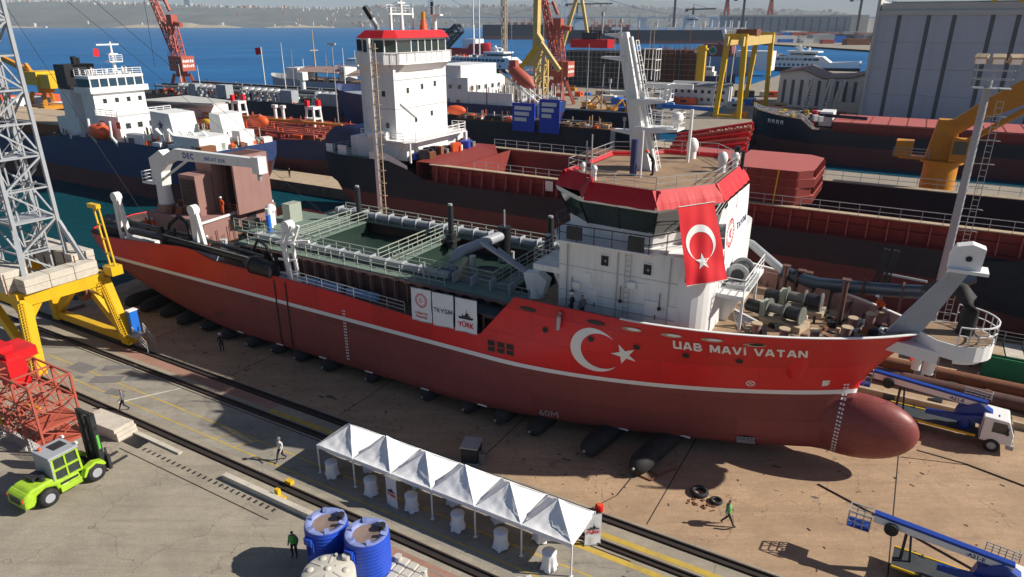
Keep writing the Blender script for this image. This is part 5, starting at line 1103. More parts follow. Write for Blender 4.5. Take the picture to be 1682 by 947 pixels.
b = B('steel_dark'); b.bx(.84, .86, -.5, .6, .86, 1.02); b.mat('white_clean').bx(.845, .87, -.35, -.05, .6, .8); part('side_decal', b, fk)
b = B('black'); b.tube([(.3, 2.0, 1.2), (.3, 2.05, 2.4), (.25, 2.1, 3.6)], .03, 6); b.tube([(-.3, 2.0, 1.2), (-.3, 2.05, 2.4), (-.25, 2.1, 3.6)], .03, 6); part('mast_hose', b, fk)
b = B('orange'); b.cyl((-.5, -.5, 2.9), (-.5, -.5, 3.1), .08, n=10); part('beacon', b, fk)
b = B('tank_cream'); b.box((-.3, .5, 1.8), (.4, .3, .6)); part('seat', b, fk)

# ------------------------------------------------------------------ red lattice cage, slabs, small yard things
cg = thing('lattice_cage', 'rust red lattice scaffold tower with wire fence at its foot behind the forklift', 'scaffold', off=(-49, 19.4, 0))
b = B('crane_red'); X0, X1, Y0, Y1, Z1 = -53.5, -46.6, 18.1, 20.7, 4.9
nb = 3
for y in (Y0, Y1):
    for z in (0.1, 1.6, 3.2, Z1): b.beam((X0, y, z), (X1, y, z), .11)
    for i in range(4): x = X0 + (X1 - X0) * i / 3; b.beam((x, y, 0), (x, y, Z1), .14)
    for i in range(3):
        xa, xb = X0 + (X1 - X0) * i / 3, X0 + (X1 - X0) * (i + 1) / 3
        for z0, z1 in ((.1, 1.6), (1.6, 3.2), (3.2, Z1)): b.beam((xa, y, z0), (xb, y, z1), .06); b.beam((xb, y, z0), (xa, y, z1), .06)
for i in range(4):
    x = X0 + (X1 - X0) * i / 3
    for z in (0.1, 1.6, 3.2, Z1): b.beam((x, Y0, z), (x, Y1, z), .1)
    for z0, z1 in ((.1, 1.6), (1.6, 3.2), (3.2, Z1)): b.beam((x, Y0, z0), (x, Y1, z1), .06); b.beam((x, Y1, z0), (x, Y0, z1), .06)
part('frame', b, cg)
b = B('crane_red'); b.bx(X1 - 2.2, X1, Y0 + .1, Y1 - .1, 1.62, 1.7); b.bx(X1 - 2.2, X1, Y0 + .1, Y1 - .1, .12, .2); part('landing', b, cg)
for k in range(9): b = B('crane_red'); b.box((X0 + 1.2 + k * .42, 19.2, .6 + k * .3), (.3, .9, .05)); part('stair_tread', b, cg)
b = B('yellow'); b.beam((X0 + 1.2, 18.7, 2.4), (X1 - .6, 18.7, 3.0), .12); b.beam((X1 - 5, Y0 - .2, .2), (X1 - 5, Y0 - .2, 2.2), .12); part('yellow_brace', b, cg)
b = B('hull_red'); b.box((-52.6, 20.2, 5.3), (2.4, 2, .7)); b.box((-51.8, 19.6, 4.2), (1.5, 1.2, 2.1)); b.mat('flag_red').box((-52.9, 19.6, 5.8), (1.8, .8, .5)); part('machine_cabin', b, cg)
b = B('galv')
for i in range(28): b.beam((-51.5 + i * .2, 17.6, .02), (-51.5 + i * .2 + .9, 17.6, 1.2), .018); b.beam((-51.5 + i * .2 + .9, 17.6, .02), (-51.5 + i * .2, 17.6, 1.2), .018)
for x in (-51.5, -49.2, -47, -45.2): b.beam((x, 17.6, 0), (x, 17.6, 1.25), .06)
single('mesh_fence', b, 'low wire mesh fence in front of the red lattice scaffold', 'fence')
st = thing('slab_stack', 'stack of pale concrete slabs behind the forklift mast', 'slabs', (-45.6, 21.9, 0), .08)
for k in range(3): b = B('block'); b.box((0, 0, 0), (3.6, 1.5, .3)); part('slab', b, st, (random.uniform(-.1, .1), random.uniform(-.06, .06), .16 + k * .34), (0, 0, random.uniform(-.03, .03)), bevel=.02)
ln = B('black'); ln.bx(-43.6, -41.9, 21.5, 22.4, .003, .03); struct('rail_pit', ln)
gen = thing('generator', 'dark blue generator box with pale frame top in the shade beyond the tents', 'generator', (-21.5, 31.9, 0), .3)
b = B('navy'); b.box((0, 0, .65), (1.1, 1.3, 1.1)); part('housing', b, gen, bevel=.04); b = B('galv'); b.box((0, 0, 1.24), (1.2, 1.4, .07)); b.box((0, 0, .06), (1.3, 1.5, .1)); part('frame', b, gen); b = B('cloth_grey'); b.cyl((.75, -.3, 0), (.75, -.3, .8), .25, n=12); part('fuel_drum', b, gen)
def tyre(x, y, r, lab, tilt=0):
    t = B('rubber'); n, m = 20, 8; V_ = []
    for i in range(n):
        a = 2 * math.pi * i / n
        for j in range(m): c = 2 * math.pi * j / m; rr = r + r * .32 * math.cos(c); V_.append((rr * math.cos(a), rr * math.sin(a), r * .34 + r * .34 * math.sin(c)))
    t.add(V_, [(i * m + j, ((i + 1) % n) * m + j, ((i + 1) % n) * m + (j + 1) % m, i * m + (j + 1) % m) for i in range(n) for j in range(m)], True); single('tyre', t, lab, 'tyre', (x, y, 0))
tyre(-7.4, 35.9, .43, 'large worn tyre lying at the edge of the ship shadow'); tyre(-6.3, 35.6, .3, 'smaller worn tyre beside the large one near the walking person')
b = B('rust_steel'); rr = random.Random(2)
for k in range(22): b.box((-7.0 + rr.uniform(-.8, .8), 35.0 + rr.uniform(-.35, .4), .04), (rr.uniform(.05, .35), rr.uniform(.05, .2), .05), rz=rr.uniform(0, 3))
tag(single('rust_scrap', b, 'scatter of rusty scrap on the sand beside the tyres', 'scrap'), kind='stuff')
b = B('hull_red'); b.lathe((0, 0, 0), [(.22, 0), (.26, .15), (.26, .36), (.22, .45)], 14); b.mat('orange').cyl((0, 0, .45), (0, 0, .5), .16, n=10); single('mooring_bollard', b, 'red painted bollard at the rail edge behind the right tent end', 'bollard', (-12.1, 31.3, 0))
b = B('yellow'); b.box((0, 0, .3), (.3, .22, .6)); b.box((.35, 0, .1), (.5, .2, .2)); single('rail_stop', b, 'small yellow rail stop beside the near crane rail', 'rail stop', (-29.6, 22.7, 0))
b = B('yellow'); b.box((0, 0, .12), (.5, .3, .24)); single('rail_clamp', b, 'small yellow clamp on the crane rail left of the rail stop', 'clamp', (-29.9, 23.9, .1))
b = B('cloth_white'); b.box((0, 0, .05), (.5, .4, .1), rz=.4); b.box((.3, .3, .09), (.3, .3, .18), rz=.9); single('rag_bundle', b, 'small pale rag bundle on the lane under the tents', 'rags', (-13.4, 24.2, .01))
b = B('rust_steel'); b.tube([(-9.4, 37.6, .05), (-10.0, 36.6, .06), (-10.4, 35.6, .06), (-11.2, 35.7, .05)], .07, 6); b.tube([(-10.2, 36.3, .05), (-11.4, 36.6, .05)], .06, 6); single('rope_end', b, 'dark rope lying on the sand in the ship shadow', 'rope')
b = B('black')
b.tube([(-5.0, 33.9, .75), (-4.8, 33.7, .15), (-5.2, 33.4, .04), (-5.8, 33.2, .04)], .025, 6); single('hose_end', b, 'thin black hose held by the person walking on the slipway', 'hose')
for pts, r_, lab in (([(-1.2, 40.5, .04), (3, 38.7, .04), (12, 34.5, .05), (22, 30, .05)], .05, 'long dark cable stretched over the sand from the bow shadow to the right edge'), ([(4.0, 46.8, .6), (7, 47.6, .04), (14, 45.6, .05), (24, 41, .05)], .05, 'long dark cable running from below the bulb past the lift truck wheel'), ([(-12.2, 31.5, .3), (-11.7, 33.2, .04), (-11.5, 36, .04)], .025, 'thin rope from the red bollard into the ship shadow')): b = B('rail_steel'); b.tube(pts, r_, 6); single('drag_cable', b, lab, 'cable')

# ------------------------------------------------------------------ launching airbags under the hull
AB = [-66, -63.3, -60.5, -57.4, -54.2, -51, -47.6, -44.8, -41.9, -38.6, -34.2, -28.6, -24.9, -22.1, -19.3, -15.0, -11.5]
pos = ('sternmost', 'second', 'third', 'fourth', 'fifth', 'sixth', 'seventh', 'eighth', 'ninth', 'tenth', 'eleventh', 'twelfth', 'thirteenth', 'fourteenth', 'fifteenth', 'sixteenth', 'foremost')
for i, x in enumerate(AB):
    yend = (35.85 if i < 15 else 35.3) + random.uniform(-.25, .2); r = .62 if i < 15 else .72; yb = 52
    b = B('rubber'); b.tube([(0, 0, r * .9), (0, .08, r * .9), (.02, .38, r * .92), (.0, .85, r * .95), (0, 1.6, r), (0, 6, r * .8), (0, 12, r * .8), (0, 16, r), (0, 17.4, r)], r, 16, [.1, r * .38, r * .8, r * .97, r, r * .98, r * .98, r * .9, .1])
    t = thing('launching_airbag', pos[i] + (' airbag' if i in (0, 16) else ' airbag from the stern') + ', dark rubber, squeezed under the hull', 'airbag', (x, yend, 0), R(random.uniform(-9, 4) - (9 if i > 14 else 0)), group='launching airbags under the red ship'); part('bag', b, t)
    c = B('steel_light'); c.cyl((0, -.08, r), (0, .05, r), .09, n=8); part('valve', c, t)
# keel blocks
for x in (-40, -31, -8.5): b = B('block'); b.bx(-.6, .6, -1, 1, 0, .74); single('keel_block', b, 'concrete keel block under the hull %s' % ('aft of midships' if x < -35 else ('amidships' if x < -20 else 'below the bow')), 'block', (x, CY, 0))
# ------------------------------------------------------------------ generic freighters
def ship_hull(x0, x1, cy, hbm, zk, zd, bands, bow_at_x1=True, stern_z=None, poop=0, poop_len=16, fc=0, fc_len=12, flare=.35, bow_len=18, stern_len=12, stern_rise=10, rake=3.5):
    """returns (hb, keel, sheer, xs); x0<x1; bow at x1 unless bow_at_x1 is False"""
    L = x1 - x0
    def d(x): return (x - x0) if bow_at_x1 else (x1 - x)      # distance from the stern
    def keel(x):
        s = d(x); return zk + (zd - zk - 2.2) * max(0, (stern_rise - s) / stern_rise) ** 1.6 if s < stern_rise else zk
    def sheer(x):
        s = d(x); z = zd + 1.6 * max(0, (s - (L - 30)) / 30) ** 2
        if poop: z += poop * (1 if s < poop_len else max(0, 1 - (s - poop_len) / 4.))
        if fc: z += fc * max(0, min(1, (s - (L - fc_len)) / 2.))
        return z
    def hb(x, z):
        s = d(x); k = hbm; v = max(0, min(1, (z - zk) / (zd + 3 - zk)))
        Lz = L - rake * (1 - v) ; e = Lz - bow_len * (1.25 - flare * v)
        if s > e: k = hbm * max(0, 1 - min(1, (s - e) / (Lz - e)) ** (1.6 + v)) ** .85
        if s < stern_len: k *= (max(0, 1 - ((stern_len - s) / stern_len * (1.12 - .1 * v)) ** 3.5)) ** .5 * .15 + .85 * (1 - .25 * (1 - v) * (1 - s / stern_len))
        q = z - keel(x)
        if q < 1.2: k *= (.86 + .14 * math.sqrt(max(0, 1 - (1 - q / 1.2) ** 2)))
        return max(0, k)
    xs = sorted(set([round(x0 + L * i / 46, 3) for i in range(47)] + [round((x1 if bow_at_x1 else x0) - (1 if bow_at_x1 else -1) * bow_len * 1.3 * i / 16, 3) for i in range(17)]))
    return hb, keel, sheer, xs
def transom(b, hb, keel, sheer, x, cy, mat):
    zs = frange(keel(x), sheer(x), 6); b.mat(mat)
    for z, z2 in zip(zs, zs[1:]): b.quad((x, cy - hb(x, z), z), (x, cy + hb(x, z), z), (x, cy + hb(x, z2), z2), (x, cy - hb(x, z2), z2))

# ---- black cargo ship behind the dredger
C2 = 80.0
T2 = thing('cargo_ship', 'black and red cargo ship with open hold and tall white accommodation, behind the dredger', 'ship', off=(-20, C2, 0))
hb2, k2, s2, xs2 = ship_hull(-73, 75, C2, 9.0, .35, 7.7, None, poop=2.2, poop_len=14.5, stern_rise=11, stern_len=12)
part('hull', loft(hb2, k2, s2, xs2, C2, [(5.0, 'boot_red'), (None, 'hull_black')]), T2)
b = B('hull_black'); transom(b, hb2, k2, s2, -73, C2, 'hull_black'); part('transom', b, T2)
b = B('boot_red'); b.slab([(-70.5, 5), (-66, 4.5), (-65.5, .5), (-69.5, .6)], C2 - .3, C2 + .3); b.slab([(-66, 4.5), (-60, .4), (-63.5, .4)], C2 - .8, C2 + .8); part('rudder', b, T2)
b = B('white_paint')
P = [(x, C2 - hb2(x, s2(x)) - .02, s2(x)) for x in xs2 if -66 <= x <= -54]
for p, q in zip(P, P[1:]): b.quad(p, q, (q[0], q[1], q[2] + .95 * (1 if q[0] < -58 else .5)), (p[0], p[1], p[2] + .95 * (1 if p[0] < -58 else .5)))
b.bx(-72.6, -71.4, C2 - 7.6, C2 - 7.4, 9.7, 11.0); b.bx(-69.8, -68.3, C2 - 8.2, C2 - 8.0, 9.8, 11.1); part('poop_bulwark', b, T2)
part('poop_deck', deck_cap(hb2, [x for x in xs2 if x < -57], C2, 9.6, 'green_deck', .1), T2)
b = B('galv'); b.rail([(-72.5, C2 + 6, 9.7), (-72.6, C2 - 6, 9.7), (-71, C2 - 7.5, 9.8)], step=1.4, r=.03); b.rail([(-68, C2 - 8.3, 9.9), (-66, C2 - 8.5, 9.9)], r=.03); part('stern_railing', b, T2)
# coaming with ribs: built as a ring of walls round the long hold
y0, y1, zc = C2 - 7.6, C2 + 7.6, 9.75
b = B('hold_red'); b.bx(-54, 74, y0, y0 + .15, 7.6, zc); b.bx(-54, 74, y1 - .15, y1, 7.6, zc); COAM2 = part('hatch_coaming', b, T2)
for i in range(40):
    x = -53 + i * 1.75
    if -30 < x < -19: continue
    r = B('hatch_red'); r.slabx([(y0 - .02, 7.68), (y0 - .7, 7.68), (y0 - .35, zc - .25), (y0 - .02, zc - .25)], x, x + .09); part('rib', r, COAM2)  # paler red than the coaming: sunlight on the ribs put into their colour
b = B('hold_red'); b.bx(-54, 74, y0 - .28, y0 + .02, 8.7, 8.78); part('coaming_stiffener', b, COAM2)
b = B('tan_steel'); b.bx(-54, 74, y0 - .55, y0 + .3, zc, zc + .1); b.bx(-54, 74, y1 - .3, y1 + .75, zc, zc + .1); b.bx(-54, 74, y1 + .8, y1 + 1.2, 9.0, 9.1); part('coaming_ledge', b, COAM2)
b = B('hold_red'); b.bx(-57, 74, C2 - 8.95, y0, 7.55, 7.66); b.bx(-57, 74, y1, C2 + 8.95, 7.55, 7.66); part('side_deck', b, T2)
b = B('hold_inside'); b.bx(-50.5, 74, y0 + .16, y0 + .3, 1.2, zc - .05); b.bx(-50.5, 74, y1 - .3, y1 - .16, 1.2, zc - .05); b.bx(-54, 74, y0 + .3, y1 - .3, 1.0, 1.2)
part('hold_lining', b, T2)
b = B('hold_red'); b.add([(-56.5, y0, 9.9), (-52.5, y0, 9.9), (-50.6, y0 + .3, 9.75), (-50.6, y1 - 4, 9.75), (-53.5, y1, 10.2), (-56.5, y1, 10.2)], [(0, 1, 2, 3, 4, 5)]); b.bx(-50.7, -50.5, y0 + .3, y1 - .3, 1.2, 9.72); b.bx(-50.5, -22, y1 - .55, y1 - .35, 4.5, 9.7); b.bx(-56.5, -56.3, y0, y1, 7.7, 9.9); part('hold_bulkhead', b, T2)
b = B('steel_light'); b.rail([(-47, y0 - .5, zc + .1), (74, y0 - .5, zc + .1)], h=1.05, step=1.75, r=.03, bars=(1, .5)); b.rail([(-54, y1 + .7, zc + .1), (74, y1 + .7, zc + .1)], h=1.05, step=1.9, r=.03, bars=(1, .5)); part('coaming_railing', b, T2)
for x, z in ((-36.5, 8.9), (-33.7, 8.7)):
    b = B('white_clean'); b.box((x, y0 - .32, z), (1.0 if x < -35 else .7, .06, 1.2 if x < -35 else .8)); part('notice_board', b, T2)
# hold covers
for k, (xa, xb, ya, yb, nl) in enumerate(((-16.0, -8.0, 72.8, 83.4, 4), (-24.0, -17.6, 79.5, 87.3, 3))):
    t = thing('hatch_cover_stack', ('wide stack of red hatch covers with pink tops right of the bridge roof', 'smaller stack of red hatch covers behind the bridge roof, left of the wide one')[k], 'hatch covers', off=((xa + xb) / 2, (ya + yb) / 2, zc + .1))
    for j in range(nl):
        z = zc + .12 + j * .86; e = .25 * (j % 2); P = [(xa, ya), (xb - 1.2, ya), (xb + .3 - e, ya + 1.4), (xb + .3 - e, yb - 1.4), (xb - 1.4, yb), (xa, yb)]
        b = B('hold_red'); b.prism(P, z, z + .8); b.mat('hatch_red').prism(grow(P, .03), z + .8, z + .84)
        for q in range(6): x = xa + .6 + q * 1.25; b.mat('hold_red').bx(x, x + .1, ya - .08, ya, z + .1, z + .7)
        for q in range(8): y = ya + 1.7 + q * .95; b.mat('hold_red').bx(xb - .1, xb + .34, y, y + .12, z + .1, z + .75)
        part('hatch_cover', b, t)
    if k: continue
    b = B('yellow'); b.beam((-11.2, ya - .12, 9), (-11.0, ya - .12, 13.2), .12); part('yellow_ladder', b, t); b = B('galv'); b.beam((-14.2, ya - .12, 9.2), (-14.2, ya - .12, 13.2), .1); part('grey_ladder', b, t)
# accommodation
b = B('white_paint'); b.bx(-68.5, -58.6, 73.2, 86.8, 9.6, 12.3); A2 = part('lower_house', b, T2)
b = B('white_paint'); b.bx(-65, -60, 73, 84.8, 12.3, 22.0); TW2 = part('accommodation_tower', b, T2)
b = B('white_paint'); b.bx(-68.4, -65, 76, 82.5, 12.3, 23.5); b.mat('black').bx(-68.5, -65.2, 75.9, 82.6, 23.5, 25.0); part('funnel', b, T2)
b = B('white_paint'); b.prism([(-66, 72.6), (-57.8, 71.6), (-56.8, 73), (-56.8, 84.9), (-57.8, 86.4), (-66, 85.2)], 12.25, 12.4); part('boat_deck', b, T2)
b = B('white_clean'); b.rail([(-66, 72.7, 12.4), (-57.9, 71.7, 12.4), (-56.9, 73.1, 12.4), (-56.9, 84.8, 12.4), (-57.8, 86.2, 12.4), (-60, 86, 12.4)], h=1.1, step=1.4, r=.045); part('boat_deck_railing', b, T2)
WG = [(-65.2, 71.9), (-60.6, 71.9), (-59.2, 73.4), (-58.6, 76), (-58.6, 82.2), (-59.2, 85), (-60.6, 86.4), (-65.2, 86.4)]
b = B('white_paint'); b.prism(WG, 22.0, 23.5); b.slabx([(72, 22), (73, 22), (73, 20.8)], -65, -60.6); b.slabx([(86.3, 22), (84.8, 22), (84.8, 20.6)], -65, -60.6); b.slab([(-60, 22), (-58.7, 22), (-60, 21)], 74, 84); part('bridge_wing', b, TW2)
WH2 = grow(WG, -.7)
b = B('glass'); b.prism(WH2, 23.5, 25.0); part('bridge_window', b, TW2)
b = B('white_paint'); 
for i in range(len(WH2)):
    p, q = Vector((*WH2[i], 0)), Vector((*WH2[(i + 1) % len(WH2)], 0)); k = max(1, int((q - p).length / 1.3))
    for j in range(k): c = p.lerp(q, j / k); b.beam((c.x, c.y, 23.5), (c.x, c.y, 25), .14)
b.prism(grow(WG, -.5), 25.0, 25.25); part('bridge_mullion', b, TW2)
b = B('hatch_red'); RF = grow(WG, -.1); RI = grow(WG, -1.0)
b.mats = ['roof_red', 'roof_pink']
for i in range(len(RF)): j = (i + 1) % len(RF); b.mat('roof_red').quad((*RF[i], 25.25), (*RF[j], 25.25), (*RI[j], 26.2), (*RI[i], 26.2))
b.mat('roof_pink').add([(*p, 26.2) for p in RI], [tuple(range(len(RI)))]); part('bridge_roof', b, TW2)
b = B('white_clean'); b.rail([(-60.4, 71.95, 22.3), (-59.1, 73.3, 22.3), (-58.5, 76, 22.3), (-58.5, 82, 22.3), (-59.1, 85, 22.3)], h=1.2, step=1.2, r=.03, bars=(1,)); part('wing_railing', b, TW2)
for y, z in ((75.8, 18.6), (79, 18.9), (82, 19.1), (77.3, 14.6), (81, 15.1)):
    b = B('white_clean'); b.bx(-60.02, -59.97, y - .35, y + .35, z - .45, z + .45); b.mat('glass').bx(-59.97, -59.94, y - .25, y + .25, z - .35, z + .35); part('window', b, TW2)
for x, z in ((-61.8, 18.3), (-61.4, 14.2)):
    b = B('white_clean'); b.bx(x - .4, x + .4, 72.96, 73.02, z - .5, z + .5); b.mat('glass').bx(x - .28, x + .28, 72.92, 72.96, z - .36, z + .36); part('window', b, TW2)
b = B('grey_paint'); b.bx(-59.99, -59.95, 73, 84.8, 16.3, 16.36); b.bx(-59.99, -59.95, 73, 84.8, 20.0, 20.06); b.bx(-65, -60, 72.95, 72.99, 16.3, 16.36); b.beam((-59.9, 74, 17), (-59.9, 77.4, 14.8), .12); part('deck_seam', b, TW2)
b = B('white_paint'); b.cyl((-62.5, 78.5, 26.2), (-62.5, 78.5, 30.5), .3, .12, 8)
for z, l in ((28.2, 5.2), (29.6, 1.6)): b.beam((-62.5, 78.5 - l / 2, z), (-62.5, 78.5 + l / 2, z), .2)
for y in (76.2, 80.8): b.beam((-62.5, y, 26.2), (-62.5, y, 29), .3)
b.rail([(-63, 76, 28.3), (-63, 81, 28.3)], h=1, step=1, r=.03); MA2 = part('mast', b, T2)
b = B('orange'); b.cyl((-61, 81.3, 26.2), (-61, 81.3, 27.6), .6, .3, 8); b.mat('crane_yellow').cyl((-61, 81.3, 27.6), (-61, 81.3, 28.5), .3); part('radar_base', b, T2)
b = B('white_clean'); b.cyl((-60.6, 83.4, 26.2), (-60.6, 83.4, 28), .3); b.bx(-61.6, -59.4, 83, 83.8, 28, 28.2); b.rail([(-61.6, 83, 28.2), (-59.4, 83, 28.2)], h=1, step=1, r=.03); b.mat('black').cyl((-60.9, 83.3, 28.2), (-60.9, 83.3, 29.8), .22); part('antenna_platform', b, T2)
b = B('steel_light'); b.tube([(-66.5, 78, 25), (-66.5, 78, 26.6), (-67.2, 77.4, 28.4)], .35, 8); b.mat('black').tube([(-66.9, 77.6, 27.6), (-67.6, 77, 29.2)], .4, 8); part('exhaust_pipe', b, T2)
b = B('orange'); b.ball((-59.5, 86.4, 15.0), 1.0, 10, 6, (1.8, .8, .7)); part('lifeboat', b, T2)
b = B('white_paint'); b.slab([(-62, 9.6), (-60.4, 9.6), (-58.9, 12.2), (-59.4, 12.2)], 73.0, 73.3); b.slab([(-58.6, 9.6), (-57.4, 9.6), (-58.4, 12.2), (-58.6, 12.2)], 75, 82); b.cyl((-57.4, 72.4, 9.6), (-57.4, 72.4, 12.2), .15); b.cyl((-57.4, 85.6, 9.6), (-57.4, 85.6, 12.2), .3); part('house_bracket', b, T2)
rr = random.Random(4); CW = {'tank_blue': 'blue', 'navy': 'dark navy', 'cloth_grey': 'grey', 'orange': 'orange', 'white_paint': 'white', 'steel_dark': 'black', 'rust_steel': 'rusty', 'hold_red': 'dark red', 'tan_steel': 'tan', 'grey_paint': 'pale grey', 'primer_dark': 'brown', 'hatch_red': 'pink red', 'cloth_white': 'off white', 'bright_blue': 'bright blue', 'white_clean': 'clean white', 'clad_pale': 'cream', 'crane_yellow': 'yellow', 'block': 'concrete'}
def size_word(s, a, c): return 'small' if s < a else ('large' if s > c else 'medium')
for k in range(34):
    x = rr.uniform(-58.2, -55.9); y = rr.uniform(73.5, 87); s = rr.uniform(.5, 1.3); m = rr.choice(('tank_blue', 'navy', 'cloth_grey', 'orange', 'white_paint', 'steel_dark', 'rust_steel')); b = B(m); b.box((0, 0, s / 2), (s, s * .8, s)); single('deck_drum', b, '%s %s deck box on the black ship before its white house, %s side' % (size_word(s, .75, 1.05), CW[m], 'near' if y < 80 else 'far'), 'drum', (x, y, 9.9), rr.random(), group='drums and boxes at the black ship house')
b = B('white_clean'); b.tube([(-64, 72.2, 12.9), (-61, 72.2, 12.9)], .55, 10); part('liferaft', b, T2)
# dark clutter amidships and rusty plates on the far side deck
for k in range(60):
    x = rr.uniform(-44, -22); y = rr.uniform(84.6, 118) ; s = rr.uniform(.5, 2.6); m = rr.choice(('rust_steel', 'hold_red', 'steel_dark', 'tan_steel', 'grey_paint', 'primer_dark', 'hatch_red', 'cloth_white')); b = B(m); b.box((0, 0, s * .22), (s * rr.uniform(.8, 2.4), s * rr.uniform(.4, 1), s * .45)); single('steel_part', b, '%s %s steel part lying %s the dredger mast on the middle quay' % (size_word(s, 1.1, 1.9), CW[m], 'left of' if x < -34 else 'right of'), 'steel part', (x, y, 0), rr.uniform(0, 3), group='loose steel parts on the middle quay')
for k, (x, y, l, w, h, m, lb) in enumerate(((-33, 104, 9, 5, 9.6, 'tan_steel', 'tan topped steel block standing behind the dredger mast'), (-38, 97, 8, 5, 9.0, 'rust_steel', 'rusty steel section standing left of the dredger mast'), (-45, 95, 7, 3, 7.5, 'hold_red', 'dark red plate pack at the end of the middle quay'))):
    t = thing('steel_section', lb, 'steel section', (x, y, 0), .15 * k); b = B('hold_red'); b.bx(-l / 2, l / 2, -w / 2, w / 2, 0, h - .1)
    for q in range(int(l / 1.2)): b.bx(-l / 2 + q * 1.2, -l / 2 + q * 1.2 + .15, -w / 2 - .12, -w / 2, 0, h - .2)
    part('body', b, t); b = B(m); b.bx(-l / 2 - .1, l / 2 + .1, -w / 2 - .15, w / 2 + .1, h - .1, h); part('top_plate', b, t)
t = thing('truss_bundle', 'bundle of bright red steel trusses standing behind the bridge roof', 'trusses', (-24.5, 98, 0), .1)
for k in range(5):
    b = B('crane_red' if k % 2 else 'hull_red'); b.lattice((-5, -3 + k * 1.5, 10.0 + .35 * k), (5.2, -3 + k * 1.5, 11.6 + .5 * k), .9, .9, 8, .13); part('truss', b, t)
b = B('hull_red')
for x in (-4.4, 0, 4.2): b.bx(x, x + .5, -4, 4.5, 0, 10.1 + .14 * x)
part('trestle', b, t)
b = B('coal'); V_ = []
for i in range(15):
    for j in range(9): x = 7.0 + i * 1.1; z = 3.2 + (4.2 + .28 * i) * j / 8 - .12 * i; V_.append((x + random.uniform(-.2, .2), 70.6 - random.uniform(.05, .35) - .5 * math.sin(j / 8 * 3.1) * min(1, i / 3), z))
b.add(V_, [(i * 9 + j, (i + 1) * 9 + j, (i + 1) * 9 + j + 1, i * 9 + j + 1) for i in range(14) for j in range(8)], True); single('hull_net', b, 'dark heavy net draped over the black ship side at the right edge', 'net')

# ---- light tower and ladder mast between the two ships
lt = thing('light_tower', 'tall grey floodlight mast with ladder and lamp head at the right', 'light tower', off=(3.85, 58.5, 0))
b = B('grey_paint'); b.cyl((3.85, 58.5, 0), (3.85, 58.5, 23.4), .36, .24, 10); part('pole', b, lt)
b = B('galv')
for sx in (.75, 1.15): b.beam((3.85 + sx, 58.7, 0), (3.85 + sx, 58.7, 22), .045)
for z in frange(.5, 22, 50): b.beam((4.6, 58.7, z), (5.0, 58.7, z), .03)
for z in frange(3, 21, 11): b.beam((3.85, 58.5, z), (5.3, 58.7, z), .05); b.beam((5.0, 58.7, z), (5.35, 58.5, z), .04)
part('ladder', b, lt)
b = B('galv'); b.rail([(2.9, 57.8, 22.9), (5.2, 57.8, 22.9), (5.2, 59.2, 22.9), (2.9, 59.2, 22.9), (2.9, 57.8, 22.9)], h=1.7, step=1.1, r=.03); b.bx(2.9, 5.2, 57.8, 59.2, 22.85, 22.9); part('lamp_cradle', b, lt)
for k in range(3): b = B('tan_steel'); b.box((0, 0, 0), (.75, .5, .5)); b.mat('white_clean').box((0, -.26, -.05), (.6, .03, .36)); part('floodlight', b, lt, (3.1 + k * .95, 57.7, 24.8), (.45, 0, .25 * (k - 1)))
lm = thing('ladder_mast', 'slender rusty white ladder mast standing before the black ship stern', 'mast', off=(-52.6, 60.5, 0))
b = B('white_paint'); b.cyl((-52.9, 60.5, 0), (-52.9, 60.5, 25.5), .28, .22, 8); part('pole', b, lm)
b = B('tan_steel')
for sx in (.35, .95): b.beam((-52.9 + sx, 60.4, 0), (-52.9 + sx, 60.4, 25), .09)
for z in frange(.5, 25, 44): b.beam((-52.55, 60.4, z), (-51.95, 60.4, z), .06); 
for z in frange(1, 24.5, 16): b.beam((-52.9, 60.5, z), (-51.7, 60.3, z), .07); b.beam((-51.9, 60.1, z), (-51.6, 60.5, z), .06)
part('ladder', b, lm)

# ---- yellow pedestal crane beyond the hold
yc = thing('pedestal_crane', 'orange yellow pedestal crane with thick raised boom beyond the open hold at right', 'crane', off=(3.4, 92.5, 0))
b = B('crane_yellow'); b.cyl((3.4, 92.5, 0), (3.4, 92.5, 12.2), 1.85, 1.75, 18); b.cyl((3.4, 92.5, 12.2), (3.4, 92.5, 12.5), 2.2, n=18); part('pedestal', b, yc)
b = B('crane_yellow'); b.slab([(1.6, 12.5), (5.0, 12.5), (4.4, 15.4), (3.6, 17.0), (2.2, 17.0)], 91.6, 93.2); part('slewing_house', b, yc, bevel=.1)
b = B('crane_yellow'); b.bx(3.9, 5.6, 90.3, 91.6, 12.6, 15.2); part('cab', b, yc, bevel=.08); b = B('glass'); b.bx(4.1, 5.4, 90.27, 90.3, 13.5, 14.9); b.bx(5.6, 5.63, 90.5, 91.4, 13.5, 14.9); part('cab_window', b, yc)
b = B('crane_yellow'); b.slab([(2.5, 15.6), (3.4, 16.8), (6.0, 19.2), (9.5, 21.8), (14, 24.2), (26, 27.5), (26, 25.8), (14, 21.6), (9.8, 19.1), (6.2, 17.0), (4.0, 15.2)], 91.8, 92.9); part('boom', b, yc, bevel=.08)
b = B('crane_yellow'); b.cyl((4.6, 91.6, 14.2), (10, 91.6, 18.6), .32, n=10); b.mat('steel_light').cyl((10, 91.6, 18.6), (14, 91.6, 21.7), .2, n=10); part('luffing_cylinder', b, yc)
b = B('crane_yellow'); b.bx(-1.0, 1.8, 91.6, 93.2, 12.4, 12.7); b.bx(-1.5, .3, 91.4, 93.4, 12.6, 14.4); part('counter_platform', b, yc, bevel=.05); b = B('galv'); b.rail([(-1.6, 91.3, 12.6), (2, 91.3, 12.6)], r=.04); part('platform_railing', b, yc)

